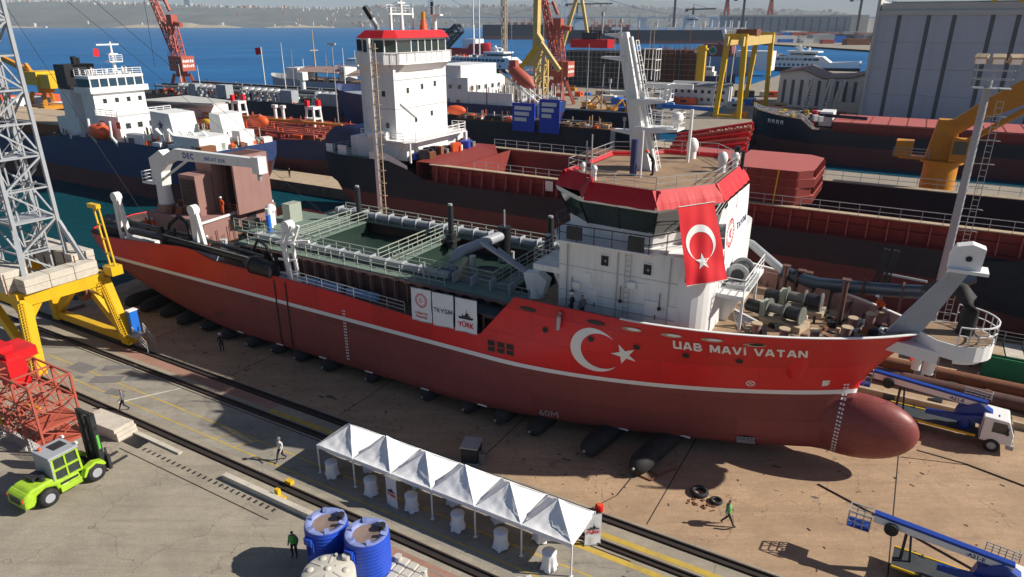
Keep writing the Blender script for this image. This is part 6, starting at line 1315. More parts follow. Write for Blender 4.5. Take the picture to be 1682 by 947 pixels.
# ---- black freighter in the next basin
C3 = 169.0
T3 = thing('moored_freighter', 'black and red freighter with pink hatch covers moored before the big grey hall', 'ship', off=(20, C3, -1))
hb3, k3, s3, xs3 = ship_hull(-33, 90, C3, 9, -2.5, 5.6, None, bow_at_x1=False, fc=1.8, fc_len=14, bow_len=16)
part('hull', loft(hb3, k3, s3, xs3, C3, [(3.0, 'boot_red'), (None, 'hull_black')]), T3); part('main_deck', deck_cap(hb3, xs3, C3, lambda x: s3(x) - .25, 'deck_brown', .1), T3)
for i, (a, c) in enumerate(((-15, 5.5), (8.5, 40), (43, 80))):
    b = B('hold_red'); b.bx(a, c, C3 - 7, C3 + 7, 5.3, 7.4); b.mat('hatch_red').bx(a - .2, c + .2, C3 - 7.2, C3 + 7.2, 7.4, 7.7); h = part('hatch_cover', b, T3)
    for q in range(1, int((c - a) / 3.4)): s = B('hold_red'); s.bx(a + q * 3.4, a + q * 3.4 + .15, C3 - 7.2, C3 + 7.2, 7.7, 7.78); part('cover_joint', s, h)
rr = random.Random(9)
b = B('galv')
for k in range(60): x = rr.uniform(-30, -17); s = rr.uniform(.3, 1.1); b.mat(rr.choice(('white_paint', 'galv', 'steel_dark', 'steel_dark', 'yellow'))).box((x, C3 + rr.uniform(-.7, .7) * hb3(x, 7.5), 7.6 + s * .3), (s, s, s * 1.2), rz=rr.random())
b.mat('white_clean').rail([(x, C3 - hb3(x, s3(x)) + .2, s3(x)) for x in xs3 if x < -18], h=1, step=1.4, r=.05)
part('forecastle_gear', b, T3)
b = B('white_paint'); b.bx(-18.5, -15.8, C3 - 2, C3 + 4, 6, 9.0); b.mat('hull_red').bx(-20, -19, C3 - 3, C3 - 1.5, 6, 9.2); b.mat('navy').cyl((-19, C3 - 2, 8.3), (-9, C3 - 2, 8.1), .35); part('forecastle_house', b, T3)
b = B('text_white')
for k in range(4): x = -28.6 + k * 1.0; b.add([(x + u, C3 - hb3(x + u, 6.4 + v) - .12, 6.4 + v) for u, v in ((0, 0), (.2, 0), (.2, .4), (.45, .4), (.45, 0), (.65, 0), (.65, .9), (0, .9))], [tuple(range(8))])
part('bow_lettering', b, T3)

# ------------------------------------------------------------------ portal crane with lattice tower at left
pc = thing('portal_crane', 'yellow portal crane with grey lattice tower and concrete ballast at the left edge', 'crane', off=(-63, 27.4, 0))
ZT = 6.4; FT = {'a': (-58.2, 23.7), 'b': (-57.4, 30.9), 'c': (-68, 23.7), 'd': (-68.5, 30.9)}
def leg(key, top):
    x, y = FT[key]; b = B('yellow'); b.beam((x, y, .55), (*top, ZT + .1), .85, .75); b.bx(x - .5, x + .5, y - .4, y + .4, .35, 1.0); return part('leg', b, pc)
tops = {'a': (-59.0, 24.3), 'b': (-58.4, 30.4), 'c': (-67.6, 24.3), 'd': (-67.8, 30.4)}
for k in 'abcd':
    l = leg(k, tops[k])
    if k in 'ab':
        b = B('yellow'); x, y = FT[k]; tx, ty = tops[k]
        for s in (-.22, .22): b.beam((x + .55, y - .45 + s, .8), (tx + .55, ty - .45 + s, ZT), .05)
        for z in frange(.1, 1, 22): b.beam((x + .55 + (tx - x) * z, y - .67 + (ty - y) * z, .8 + (ZT - .8) * z), (x + .55 + (tx - x) * z, y - .23 + (ty - y) * z, .8 + (ZT - .8) * z), .035)
        part('leg_ladder', b, l)
for p, q in (('a', 'b'), ('c', 'd'), ('a', 'c'), ('b', 'd')):
    b = B('yellow'); P, Q = Vector((*tops[p], ZT + .1)), Vector((*tops[q], ZT + .1)); b.beam(P, Q, .8, 1.0); part('portal_beam', b, pc)
    b = B('yellow'); m = P.lerp(Q, .16), P.lerp(Q, .84)
    for e, mm in ((P, m[0]), (Q, m[1])): b.beam((e.x, e.y, ZT - 1.6), (mm.x, mm.y, ZT - .3), .6, .5)
    part('knee_brace', b, pc)
for y, (p, q) in ((23.7, 'ac'), (30.9, 'bd')):
    b = B('yellow'); b.beam((*FT[p], .85), (*FT[q], .85), .6, .7); part('sill_beam', b, pc)
    b = B('yellow'); xm = (FT[p][0] + FT[q][0]) / 2; b.beam((FT[p][0], y, 1), (xm, y, ZT - .6), .55, .7); b.beam((FT[q][0], y, 1), (xm, y, ZT - .6), .55, .7); part('diagonal_brace', b, pc)
    for x in (FT[p][0], FT[p][0] - 1.2, FT[q][0], FT[q][0] + 1.2): b = B('steel_dark'); b.cyl((x, y - .15, .4), (x, y + .15, .4), .3, n=12); part('bogie_wheel', b, pc)
b = B('rust_steel'); b.cyl((-62.2, 30.2, 4.6), (-62.2, 31.1, 4.6), .95, n=18); b.mat('steel_dark').cyl((-62.2, 30.1, 4.6), (-62.2, 30.3, 4.6), .5, n=12); b.mat('pale_yellow').beam((-66, 30.6, 5.0), (-58.5, 30.6, 4.6), .25); part('cable_reel', b, pc)
b = B('bright_blue'); b.bx(-56.9, -56.4, 30.9, 31.6, 1.5, 3.5); b.mat('white_clean').bx(-56.95, -56.35, 30.85, 31.65, 3.5, 3.6); part('switch_cabin', b, pc); b = B('galv'); b.rail([(-56, 30.6, 1.3), (-54.6, 30.8, .1)], h=1, step=.8, r=.03); b.rail([(-56, 31.6, 1.3), (-54.6, 31.6, .1)], h=1, step=.8, r=.03); b.bx(-57, -55.9, 30.6, 31.6, 1.25, 1.35); part('access_stair', b, pc)
for yy in (24.5, 29.9):
    for i in range(3):
        for k in range(5):
            b = B('block'); b.box((0, 0, 0), (1.5, 1.9, .56)); part('ballast_block', b, pc, (-66.6 + k * 1.54 + random.uniform(-.02, .02), yy + random.uniform(-.03, .03), ZT + .92 + i * .59), (0, 0, random.uniform(-.01, .01)), bevel=.02)
for i in range(2):
    for k in range(3): b = B('block'); b.box((0, 0, 0), (1.5, 1.9, .56)); part('ballast_block', b, pc, (-59.0, 25.3 + k * 1.95, ZT + .92 + i * .59), (0, 0, random.uniform(-.01, .01)), bevel=.02)
b = B('rust_steel')
for k in range(5): x = -65.4 + k * 1.66; b.beam((x - .45, 23.5, ZT + .6), (x - .45, 23.5, ZT + 2.4), .08); b.beam((x - .45, 28.9, ZT + .6), (x - .45, 28.9, ZT + 2.4), .08)
part('ballast_strap', b, pc)
b = B('grey_paint'); b.lattice((-62.4, 27.4, ZT + .5), (-62.4, 27.4, 40), 3.4, 3.2, 13, .135); b.lattice((-62.4, 27.4, ZT + .5), (-62.4, 27.4, 40), 1.7, 1.6, 13, .06); part('lattice_tower', b, pc)
b = B('grey_paint')
for sx, sy in ((-1, -1), (1, -1), (1, 1), (-1, 1)): b.beam((-62.4 + sx * 1.7, 27.4 + sy * 1.7, ZT + 5.2), (-62.4 + sx * (4.4 if sx < 0 else 3.4), 27.4 + sy * 2.6, ZT + .6), .3)
for z in (12, 17, 22, 27): b.bx(-63.8, -61, 26, 28.8, z, z + .06)
part('tower_stay', b, pc)
b = B('galv')
for k in range(9): z = 8.0 + 3.6 * k; b.beam((-63.6, 26.2, z), (-61.2, 28.4 , z + 3.4), .14); b.beam((-63.6, 26.5, z + 1), (-61.2, 28.7, z + 4.4), .06)
part('tower_ladder', b, pc)
b = B('yellow')
for dx in (0, .75): b.beam((-57.6 + dx, 30.9, ZT + .6), (-58.3 + dx, 30.9, 12.7), .12)
for z in frange(7.5, 12.5, 4): t = (z - 7) / 5.7; b.beam((-57.6 - .7 * t, 30.9, z), (-56.85 - .7 * t, 30.9, z), .09)
b.box((-58.2, 30.9, 12.8), (1.3, .4, .35)); b.bx(-58, -56.8, 30.4, 31.4, ZT + .5, ZT + 1.3); part('lamp_frame', b, pc)
b = B('steel_dark'); b.beam((-61, 26, 36), (-62.2, 62, 3.4), .03); 
for p, q in (((-64.2, 26, 40), (-60, 38, 6)), ((-64.4, 26, 40), (-70, 60, 12))): b.beam(p, q, .035)
part('hoist_rope', b, pc)

# ------------------------------------------------------------------ truck-mounted lifts
def lift_truck(label, loc, rot, cab=True):
    t = thing('lift_truck', label, 'truck', loc, rot)      # local x forward
    if cab:
        b = B('white_clean'); b.slab([(2.3, .7), (4.15, .7), (4.15, 1.5), (3.75, 2.45), (2.3, 2.5)], -1.0, 1.0); part('cab', b, t, bevel=.08)
        b = B('glass'); b.slab([(4.17, 1.52), (4.17, 1.55), (3.82, 2.32), (3.78, 2.32)], -.85, .85); b.slab([(2.9, 1.5), (3.9, 1.5), (3.65, 2.25), (2.9, 2.25)], -1.02, -.98); b.slab([(2.9, 1.5), (3.9, 1.5), (3.65, 2.25), (2.9, 2.25)], .98, 1.02); part('cab_window', b, t)
        b = B('grey_paint'); b.bx(3.9, 4.3, -1.0, 1.0, .45, .75); part('bumper', b, t)
        for sy in (-1, 1): b = B('tan_steel'); b.bx(4.13, 4.2, sy * .75 - .16, sy * .75 + .16, .85, 1.05); part('headlight', b, t); b = B('steel_dark'); b.bx(2.32, 2.36, sy * 1.005 - .01, sy * 1.005 + .01, .8, 2.3); part('door_seam', b, t)
        b = B('steel_dark'); b.bx(4.15, 4.19, -.5, .5, .9, 1.3); part('front_grille', b, t)
        for sy in (-1, 1): b = B('black'); b.bx(3.7, 3.8, sy * 1.08 - .06, sy * 1.08 + .06, 1.5, 2.0); part('mirror', b, t)
    b = B('steel_dark'); b.bx(-3.2, 3.2, -.5, .5, .55, .8); part('chassis', b, t)
    b = B('yellow'); b.bx(-3.2, 2.1, -1.0, -.9, .82, .95); b.bx(-3.2, 2.1, .9, 1.0, .82, .95); b.mat('deck_dark').bx(-3.2, 2.1, -.9, .9, .82, .9); part('flatbed', b, t)
    for x in (3.1, -1.7):
        for sy in (-1, 1): wheel_parts_xy(t, x, sy * .92, .48, .3)
    b = B('truck_blue'); b.cyl((1.4, 0, .9), (1.4, 0, 1.6), .45, n=14); b.slab([(.6, 1.5), (2.4, 1.5), (2.8, 2.5), (1.9, 3.0), (.8, 2.3)], -.35, .35); part('turret', b, t)
    b = B('white_clean'); b.slab([(2.3, 2.6), (2.4, 2.95), (-4.6, 3.4), (-4.6, 2.95)], -.22, .22); bo = part('boom', b, t); b = B('truck_blue'); b.slab([(2.4, 2.96), (2.4, 3.12), (-4.6, 3.56), (-4.6, 3.41)], -.2, .2); part('boom_cover', b, bo)
    b = B('truck_blue'); b.slab([(2.6, 2.2), (3.2, 2.5), (1.0, 1.9), (-1.0, 1.7), (-1.0, 1.4), (1, 1.45)], -.55, -.25); part('lower_arm', b, t)
    b = B('rubber'); b.cyl((-3.6, -.45, 2.9), (-3.6, -.22, 2.9), .38, n=16); part('hose_drum', b, bo)
    b = B('galv'); b.rail([(-5.9, -.45, 2.3), (-4.7, -.45, 2.3), (-4.7, .45, 2.3), (-5.9, .45, 2.3), (-5.9, -.45, 2.3)], h=1.05, step=.4, r=.03); b.mat('truck_blue').bx(-5.9, -4.7, -.45, .45, 2.25, 2.32); part('basket', b, t)
    b = B('galv'); b.rail([(1.0, .5, 3.0), (2.6, .5, 2.9), (2.6, .95, 2.9)], h=.6, step=.3, r=.025); part('ladder_rack', b, t)
    b = B('steel_dark'); b.beam((-2.8, 0, .8), (-2.8, 0, 2.8), .16); b.beam((-2.3, 0, .8), (-2.6, 0, 3.0), .12); part('boom_rest', b, t)
    V_, F = text_geo('·A21-E', .34, .01); q = B('text_navy'); q.add([(.6 - 0 + v.x * 1, -.235, 2.86 + v.y - .065 * v.x) for v in V_], F); part('boom_lettering', q, bo)
    return t
def wheel_parts_xy(t, x, y, r, w):
    b = B('rubber'); b.lathe((0, 0, 0), [(r * .55, -w / 2), (r * .93, -w / 2), (r, -w * .36), (r, w * .36), (r * .93, w / 2), (r * .55, w / 2)], 20, cap=False); o = part('wheel', b, t, (x, y, r), (R(90), 0, 0)); c = B('grey_paint'); c.lathe((0, 0, 0), [(r * .56, -w * .42), (r * .3, -w * .3), (r * .3, w * .3), (r * .56, w * .42)], 16); part('rim', c, o)
lift_truck('white and blue lift truck with folded boom parked beyond the bulb', (5.3, 51.3, 0), R(-3)); lift_truck('white and blue boom lift truck at the lower right corner', (5.9, 34.7, 0), R(-3), cab=True).scale = (.88, .88, .88)

# ------------------------------------------------------------------ clutter ahead of the bow on the neighbouring slip
b = B('primer_dark'); b.tube([(-2, 57.6, .55), (40, 57.0, .55)], .55, 12); single('steel_pipe', b, 'long dark red pipe lying along the slip beyond the lift truck', 'pipe')
b = B('rust_steel'); b.tube([(-2, 60.2, .5), (40, 59.9, .5)], .5, 12); single('steel_pipe', b, 'second long rusty pipe lying behind the dark red one', 'pipe')
b = B('tan_steel'); b.bx(-3, 40, 54.4, 54.7, 0, .5); single('rail_beam', b, 'pale steel rail beam lying beside the lift truck', 'rail')
b = B('net_green'); b.bx(8.2, 14, 61.6, 61.7, .3, 2.2); b.quad((8.2, 61.65, 2.2), (14, 61.65, 2.2), (14, 63.6, 1.0), (8.2, 63.6, 1.0)); single('green_net', b, 'bright green net sheet hung on staging at the right edge', 'net')
sg = thing('wood_staging', 'weathered timber staging platform below the black ship at right', 'staging', off=(12, 66, 0))
for k in range(12): b = B('block' if k % 3 else 'tan_steel'); b.bx(4.5 + k * 1.35, 5.75 + k * 1.35, 63.8, 66.8, 1.5 + .02 * (k % 3), 1.6 + .02 * (k % 3)); part('plank', b, sg)
b = B('steel_dark'); b.bx(4.5, 20.7, 63.8, 64, 1.2, 1.5); b.bx(4.5, 20.7, 66.5, 66.8, 1.2, 1.5)
for k in range(6): b.bx(4.6 + k * 3, 4.8 + k * 3, 63.9, 64.1, 0, 1.2)
part('frame', b, sg)
b = B('galv'); b.rail([(4.5, 66.8, 1.6), (20.7, 66.8, 1.6)], h=1.0, step=1.3, r=.03); part('railing', b, sg)
b = B('hull_red'); b.box((0, 0, .5), (1.4, .9, 1.0)); b.mat('text_white').box((-.1, -.46, .5), (.6, .02, .4)); single('red_locker', b, 'red metal locker box beside the pipes under the bow platform', 'locker', (3.9, 60.9, 0), .1)
rr = random.Random(21)
for k in range(30):
    x = rr.uniform(-2, 18); y = rr.uniform(53.5, 69); s = rr.uniform(.3, 1.2); m = rr.choice(('rust_steel', 'primer_dark', 'tan_steel', 'steel_dark', 'block', 'hold_red')); b = B(m); b.box((0, 0, s * .25), (s * rr.uniform(.7, 2.5), s * rr.uniform(.4, 1), s * .5)); single('scrap_piece', b, '%s %s scrap piece lying on the slip behind the bow, %s' % (size_word(s, .6, .9), CW[m], 'beside the truck' if y < 58 else 'below the black ship'), 'scrap', (x, y, 0), rr.uniform(0, 3), group='scrap pieces on the neighbouring slip')
# ------------------------------------------------------------------ ships in the left basins
def clutter(parent, name, n, xr, yr, z, mats, smin, smax, hmax=1.5, seed=0, post=.2):
    """fittings too small to pick apart in the photo: one part of kind stuff"""
    rr = random.Random(seed); b = B(mats[0])
    for k in range(n):
        s = rr.uniform(smin, smax); x = rr.uniform(*xr); y = rr.uniform(*yr); b.mat(rr.choice(mats))
        if rr.random() < post: b.box((x, y, z + hmax * .5), (.14, .14, hmax * rr.uniform(.6, 1.3)))
        else: b.box((x, y, z + s * .3), (s * rr.uniform(.5, 2.2), s * rr.uniform(.4, 1.2), s * rr.uniform(.4, 1.)), rz=rr.choice((0, 0, rr.uniform(0, 3))))
    o = part(name, b, parent); o['kind'] = 'stuff'; return o
def windows(parent, P, u, n, step, w, h, nrm, mat='glass', name='window'):
    """a row of windows as parts, sharing one mesh"""
    u, nrm = Vector(u), Vector(nrm); b = B(mat); c = u * (w / 2); d = Vector((0, 0, h / 2)); o = nrm * .06; b.quad(-c - d + o, c - d + o, c + d + o, -c + d + o); b.mat('white_clean')
    b.quad(-c * 1.2 - d * 1.2 + o * .5, c * 1.2 - d * 1.2 + o * .5, c * 1.2 + d * 1.2 + o * .5, -c * 1.2 + d * 1.2 + o * .5); me = b.mesh(name)
    for i in range(n): part(name, me, parent, Vector(P) + u * (i * step))
# ---- blue coaster with white house
C4 = 76.8
T4 = thing('blue_coaster', 'blue hulled coaster with white superstructure and tan hatch covers in the left basin', 'ship', off=(-120, C4, -1))
hb4, k4, s4, xs4 = ship_hull(-205, -95, C4, 7.8, -3, 7.2, None, bow_at_x1=False, poop=.9, poop_len=42, bow_len=16, stern_len=9, stern_rise=9)
part('hull', loft(hb4, k4, s4, xs4, C4, [(2.2, 'boot_red'), (None, 'hull_blue')]), T4); b = B('hull_blue'); transom(b, hb4, k4, s4, -95, C4, 'hull_blue'); part('transom', b, T4)
part('main_deck', deck_cap(hb4, xs4, C4, lambda x: s4(x) - .5, 'deck_brown', .1), T4)
for i, (a, c) in enumerate(((-200, -170), (-168, -139))):
    b = B('rust_steel'); b.bx(a, c, C4 - 6, C4 + 6, 6.8, 9.2); b.mat('tan_steel').bx(a - .2, c + .2, C4 - 6.2, C4 - .15, 9.2, 9.5); b.bx(a - .2, c + .2, C4 + .15, C4 + 6.2, 9.2, 9.5); part('hatch_cover', b, T4)
b = B('white_paint'); b.bx(-128.6, -125, C4 - 6.4, C4 + 3.2, 7, 15.6); b.bx(-129.4, -124.4, C4 - 7.0, C4 + 3.8, 15.6, 16.6); b.bx(-129, -124.8, C4 - 6.7, C4 + 3.4, 18.0, 18.5); TW4 = part('bridge_tower', b, T4)
b = B('glass_blue'); b.bx(-128.9, -124.9, C4 - 6.6, C4 + 3.3, 16.6, 18.0); part('bridge_window', b, TW4)
b = B('white_paint')
for i in range(7): y = C4 - 6.6 + i * 1.62; b.bx(-124.92, -124.86, y, y + .22, 16.6, 18)
part('bridge_mullion', b, TW4); windows(TW4, (-125, C4 - 4.5, 14.2), (0, 1, 0), 4, 2.2, .7, .8, (1, 0, 0))
b = B('white_paint'); b.bx(-138, -131, C4 - 6.5, C4 - 3, 7, 11); b.bx(-125, -118.6, C4 - 6.6, C4 + 3.6, 7, 12.0); LH4 = part('lower_house', b, T4); windows(LH4, (-123.6, C4 - 6.6, 10.6), (1, 0, 0), 3, 2.4, 1.0, 1.0, (0, -1, 0)); windows(LH4, (-118.6, C4 - 5, 10.4), (0, 1, 0), 4, 2.2, .9, .9, (1, 0, 0))
b = B('white_clean'); b.rail([(-125, C4 - 6.6, 12), (-118.6, C4 - 6.6, 12), (-118.6, C4 + 3.6, 12)], step=1.5, r=.06); b.rail([(-129, C4 - 6.6, 18.5), (-125, C4 - 6.6, 18.5), (-125, C4 + 3.3, 18.5)], step=1.6, r=.05); part('house_railing', b, T4)
b = B('black'); b.bx(-135.5, -132.2, C4 - 6.4, C4 - 1, 16, 20.2); b.mat('white_paint').bx(-135.4, -132.3, C4 - 6.3, C4 - 1.1, 10, 16); b.mat('black').cyl((-133, C4 - 4, 20.2), (-133, C4 - 4, 21.5), .5); b.cyl((-134.5, C4 - 2.5, 20.2), (-134.5, C4 - 2.5, 21.2), .4); part('black_funnel', b, T4)
b = B('white_paint'); b.slab([(-113, 6.8), (-106.4, 6.8), (-107.4, 13.0), (-112.4, 13.2)], C4 - 4.6, C4 + .2); b.slab([(-105.4, 6.8), (-101, 6.8), (-102, 12.6), (-104.6, 12.8)], C4 + 1, C4 + 5.5); FN4 = part('engine_casing', b, T4)
b = B('text_navy'); b.add([(-110 + x, C4 - 4.66, 11 + z) for x, z in star_poly(.9)] + [(-110, C4 - 4.66, 11)], [(i, (i + 1) % 10, 10) for i in range(10)]); part('casing_emblem', b, FN4)
b = B('white_paint'); b.bx(-117, -97, C4 - 7.2, C4 + 7.2, 7.5, 7.68); b.bx(-104, -97.6, C4 - 6.8, C4 - 1, 7.1, 10); b.bx(-116.8, -112, C4 - 6.8, C4 - 5.4, 7.1, 9.4); b.bx(-99.5, -97.5, C4 + 1, C4 + 4, 7.1, 10.2); part('poop_house', b, T4)
b = B('white_paint'); b.cyl((-127.5, C4, 18.5), (-127.5, C4, 24), .35, .15, 8); b.beam((-127.5, C4 - 2.6, 23.5), (-127.5, C4 + 1.5, 23.5), .25); b.bx(-128.4, -126.6, C4 - 1.2, C4 + 1.2, 20.5, 20.7); b.bx(-128, -127, C4 - .8, C4 + .8, 21.8, 22); b.rail([(-126.6, C4 - 1.2, 20.7), (-126.6, C4 + 1.2, 20.7)], r=.05); part('radar_mast', b, T4)
b = B('flag_red'); b.quad((-127.5, C4 - 3.4, 21.6), (-127.5, C4 - 2.4, 21.5), (-127.5, C4 - 2.3, 22.8), (-127.5, C4 - 3.2, 22.9)); part('ensign', b, T4)
for x in (-121.6,):
    lb = thing('lifeboat', 'orange enclosed lifeboat hanging on the side of the blue coaster', 'lifeboat', off=(x, C4 - 8.2, 8)); b = B('orange'); b.ball((x, C4 - 8.4, 9.6), 1.6, 16, 10, (1.9, .85, .85)); part('hull', b, lb); b = B('crane_red'); b.ball((x + 1, C4 - 8.4, 10.6), .7, 10, 6); part('hatch', b, lb)
lb = thing('lifeboat', 'orange lifeboat on the far side of the blue coaster stern', 'lifeboat', off=(-100, C4 + 7, 9)); b = B('orange'); b.ball((-100, C4 + 7.4, 11), 1.2, 12, 8, (1.9, .85, .95)); part('hull', b, lb); b = B('crane_red'); b.ball((-99.4, C4 + 7.2, 11.8), .5, 8, 5); part('hatch', b, lb)
b = B('white_paint')
for x in (-124.5, -118.2): b.tube([(x, C4 - 7.4, 7), (x, C4 - 8.6, 9), (x, C4 - 8.4, 11.6)], .25, 6)
for i in range(5): b.tube([(-108 + i * 2.3, C4 - 6 + i * .5, 7), (-108 + i * 2.3, C4 - 6 + i * .5, 9.4), (-109.2 + i * 2.3, C4 - 6 + i * .5, 10.6)], .3, 7)
part('davit', b, T4)
clutter(T4, 'poop_fittings', 260, (-117, -97), (C4 - 6.8, C4 + 6.8), 7.7, ('white_paint', 'rust_steel', 'cloth_grey', 'green_rail', 'white_clean', 'orange'), .4, 1.6, 2.2, 31); clutter(T4, 'waist_fittings', 90, (-140, -118), (C4 - 7.5, C4 - 5), 7.6, ('rust_steel', 'white_paint', 'steel_dark'), .3, .9, 1.2, 32)
clutter(T4, 'tower_fittings', 40, (-129, -125), (C4 - 6.5, C4 + 3.2), 18.5, ('white_paint', 'white_clean', 'steel_dark'), .2, .6, 1.1, 33, .6)
# ---- small tanker with red pipework
C5 = 102.6
T5 = thing('red_deck_tanker', 'blue hulled tanker whose deck is covered with red pipework', 'ship', off=(-115, C5, -1))
hb5, k5, s5, xs5 = ship_hull(-176, -86, C5, 9.2, -3, 6.0, None, fc=2.4, fc_len=9, bow_len=16)
part('hull', loft(hb5, k5, s5, xs5, C5, [(2.6, 'boot_red'), (None, 'hull_blue')]), T5); part('main_deck', deck_cap(hb5, xs5, C5, lambda x: min(s5(x) - .2, 7.2), 'hold_red', .1), T5)
rr = random.Random(8)
for k in range(9): b = B('crane_red'); y = C5 - 7.5 + k * 1.9; b.tube([(-160, y, 7.1), (-98, y, 7.1)], .28, 6); part('deck_pipe', b, T5)
b = B('crane_yellow'); b.tube([(-150, C5, 8.0), (-98, C5, 8.2)], .32, 6); part('walkway_pipe', b, T5)
clutter(T5, 'deck_valves', 420, (-150, -96), (C5 - 8, C5 + 8), 6.4, ('hold_red', 'crane_red', 'hatch_red', 'rust_steel', 'orange'), .3, 1.3, 1.6, 41)
for i, (x, lab) in enumerate(((-130, 'a'), (-107.5, 'b'))):
    b = B('white_paint')
    for dx, dy in ((-.9, -.9), (.9, -.9), (.9, .9), (-.9, .9)): b.beam((x + dx * 1.3, C5 + 2 + dy * 1.3, 6.2), (x + dx, C5 + 2 + dy, 11.2), .35)
    b.bx(x - 1.2, x + 1.2, C5 + .9, C5 + 3.1, 10.6, 11.2); b.bx(x - 1.2, x + 1.2, C5 + .9, C5 + 3.1, 8.6, 8.9); b.mat('flag_red').bx(x - 1.2, x - .4, C5 + .9, C5 + 1.5, 11.2, 12.4); b.bx(x + .4, x + 1.2, C5 + 2.4, C5 + 3.1, 11.2, 12.4); part('hose_tower', b, T5)
for x in (-121, -118.6): b = B('white_paint'); b.cyl((x, C5 + 4, 6), (x, C5 + 4, 10), .35); b.bx(x - .6, x + .6, C5 + 3.6, C5 + 4.4, 10, 10.6); part('vent_post', b, T5)
b = B('white_paint'); b.bx(-152, -140, C5 - 6, C5 + 7, 6, 9.5); b.mat('clad_pale').prism([(-153, C5 - 7), (-132, C5 - 3), (-132, C5 + 3), (-153, C5 + 6)], 10.6, 10.9); part('awning', b, T5)
b = B('yellow'); b.ball((-131, C5 - 6, 7.3), 1.0, 8, 5, (1.7, .8, .8)); part('yellow_buoy', b, T5)
# ---- big navy tanker in the outer berth
C6 = 143.
T6 = thing('navy_tanker', 'long navy tanker with grey pipe racks across the back of the left basin', 'ship', off=(-170, C6, -1))
hb6, k6, s6, xs6 = ship_hull(-215, -88, C6, 12.5, -4, 7.4, None, bow_len=22)
part('hull', loft(hb6, k6, s6, xs6, C6, [(.2, 'boot_red'), (None, 'navy')]), T6); part('main_deck', deck_cap(hb6, xs6, C6, lambda x: s6(x) - .2, 'deck_dark', .1), T6)
for k in range(7): b = B('steel_dark' if k % 3 else 'galv'); y = C6 - 8 + k * 2.7; b.tube([(-205, y, 9.2 + .2 * (k % 2)), (-100, y, 9.2 + .2 * (k % 2))], .4, 6); part('deck_pipe', b, T6)
for k in range(34):
    x = -190 + k * 2.5
    if k in (9, 10, 18, 19, 20, 21): continue
    b = B('steel_light'); b.tube([(x, C6 - 11, 7.4), (x, C6 - 11, 9.3), (x, C6 - 10.2, 10.2), (x, C6 - 8.5, 10.2)], .5, 7); part('manifold_pipe', b, T6)
for a, c, h in ((-133, -121, 10.4), (-146.5, -142.5, 10.6), (-184, -181, 10.8), (-172, -168, 11)): b = B('grey_paint'); b.bx(a, c, C6 - 11.5, C6 - 9, 7.4, h); part('deck_house', b, T6)
clutter(T6, 'deck_fittings', 380, (-205, -100), (C6 - 11.5, C6 + 11), 7.4, ('steel_dark', 'galv', 'white_paint', 'rust_steel', 'steel_light', 'navy', 'orange'), .4, 1.5, 2.4, 42, .35)
for x in (-153, -127): b = B('white_paint'); b.cyl((x, C6 + 3, 7.3), (x, C6 + 3, 12.5), .7); b.bx(x - 1.2, x + 1.2, C6 + 2, C6 + 4, 12, 14.2); part('crane_post', b, T6)
for x, h in ((-159, 22), (-136, 21), (-197, 15), (-206, 15)): b = B('white_clean'); b.cyl((x, C6 + 2, 7.3), (x, C6 + 2, h), .16, .06, 6); part('light_mast', b, T6)
FP = thing('flag_pole', 'red flag flying from a pole behind the navy tanker', 'flag', off=(-172, C6 + 6, 7.2)); b = B('white_clean'); b.cyl((-172, C6 + 6, 7.2), (-172, C6 + 6, 20.5), .15, n=6); part('pole', b, FP); b, S = cloth_panel((-174.6, C6 + 6, 20.2), (-172, C6 + 6, 20.4), (-174.4, C6 + 6, 18.2), (-172, C6 + 6, 18.5), 6, 6, .2, 1, 'flag_red'); part('cloth', b, FP)
# awning ship behind
T6b = thing('awning_ship', 'dark ship with brown awnings and a tall white mast lying beyond the navy tanker', 'ship', off=(-160, 190, -1)); hba, ka, sa, xsa = ship_hull(-215, -120, 190, 8, -3, 8, None, bow_at_x1=False); part('hull', loft(hba, ka, sa, xsa, 190, [(1, 'boot_red'), (None, 'grey_paint')]), T6b); part('main_deck', deck_cap(hba, xsa, 190, 7.6, 'deck_sand', .1), T6b)
for a, c, z in ((-196, -176, 11), (-172, -140, 10.4)): b = B('roof_pink'); b.slabx([(184, z), (190, z + 1.6), (196, z), (196, z - .2), (190, z + 1.3), (184, z - .2)], a, c); part('awning', b, T6b)
b = B('tan_steel'); b.cyl((-192, 190, 7.6), (-192, 190, 25), .4, .15, 8); b.beam((-192, 188, 18), (-192, 192, 18), .3); part('mast', b, T6b); b = B('white_paint'); b.bx(-203, -197, 186, 194, 8, 12); b.bx(-178, -175, 187, 193, 8, 13); b.beam((-176, 187, 13.5), (-146, 187, 12.2), .4); part('deck_house', b, T6b); clutter(T6b, 'deck_fittings', 90, (-205, -130), (184, 190), 7.6, ('white_paint', 'tan_steel', 'cloth_grey', 'orange', 'steel_dark'), .4, 1.2, 2, 44)
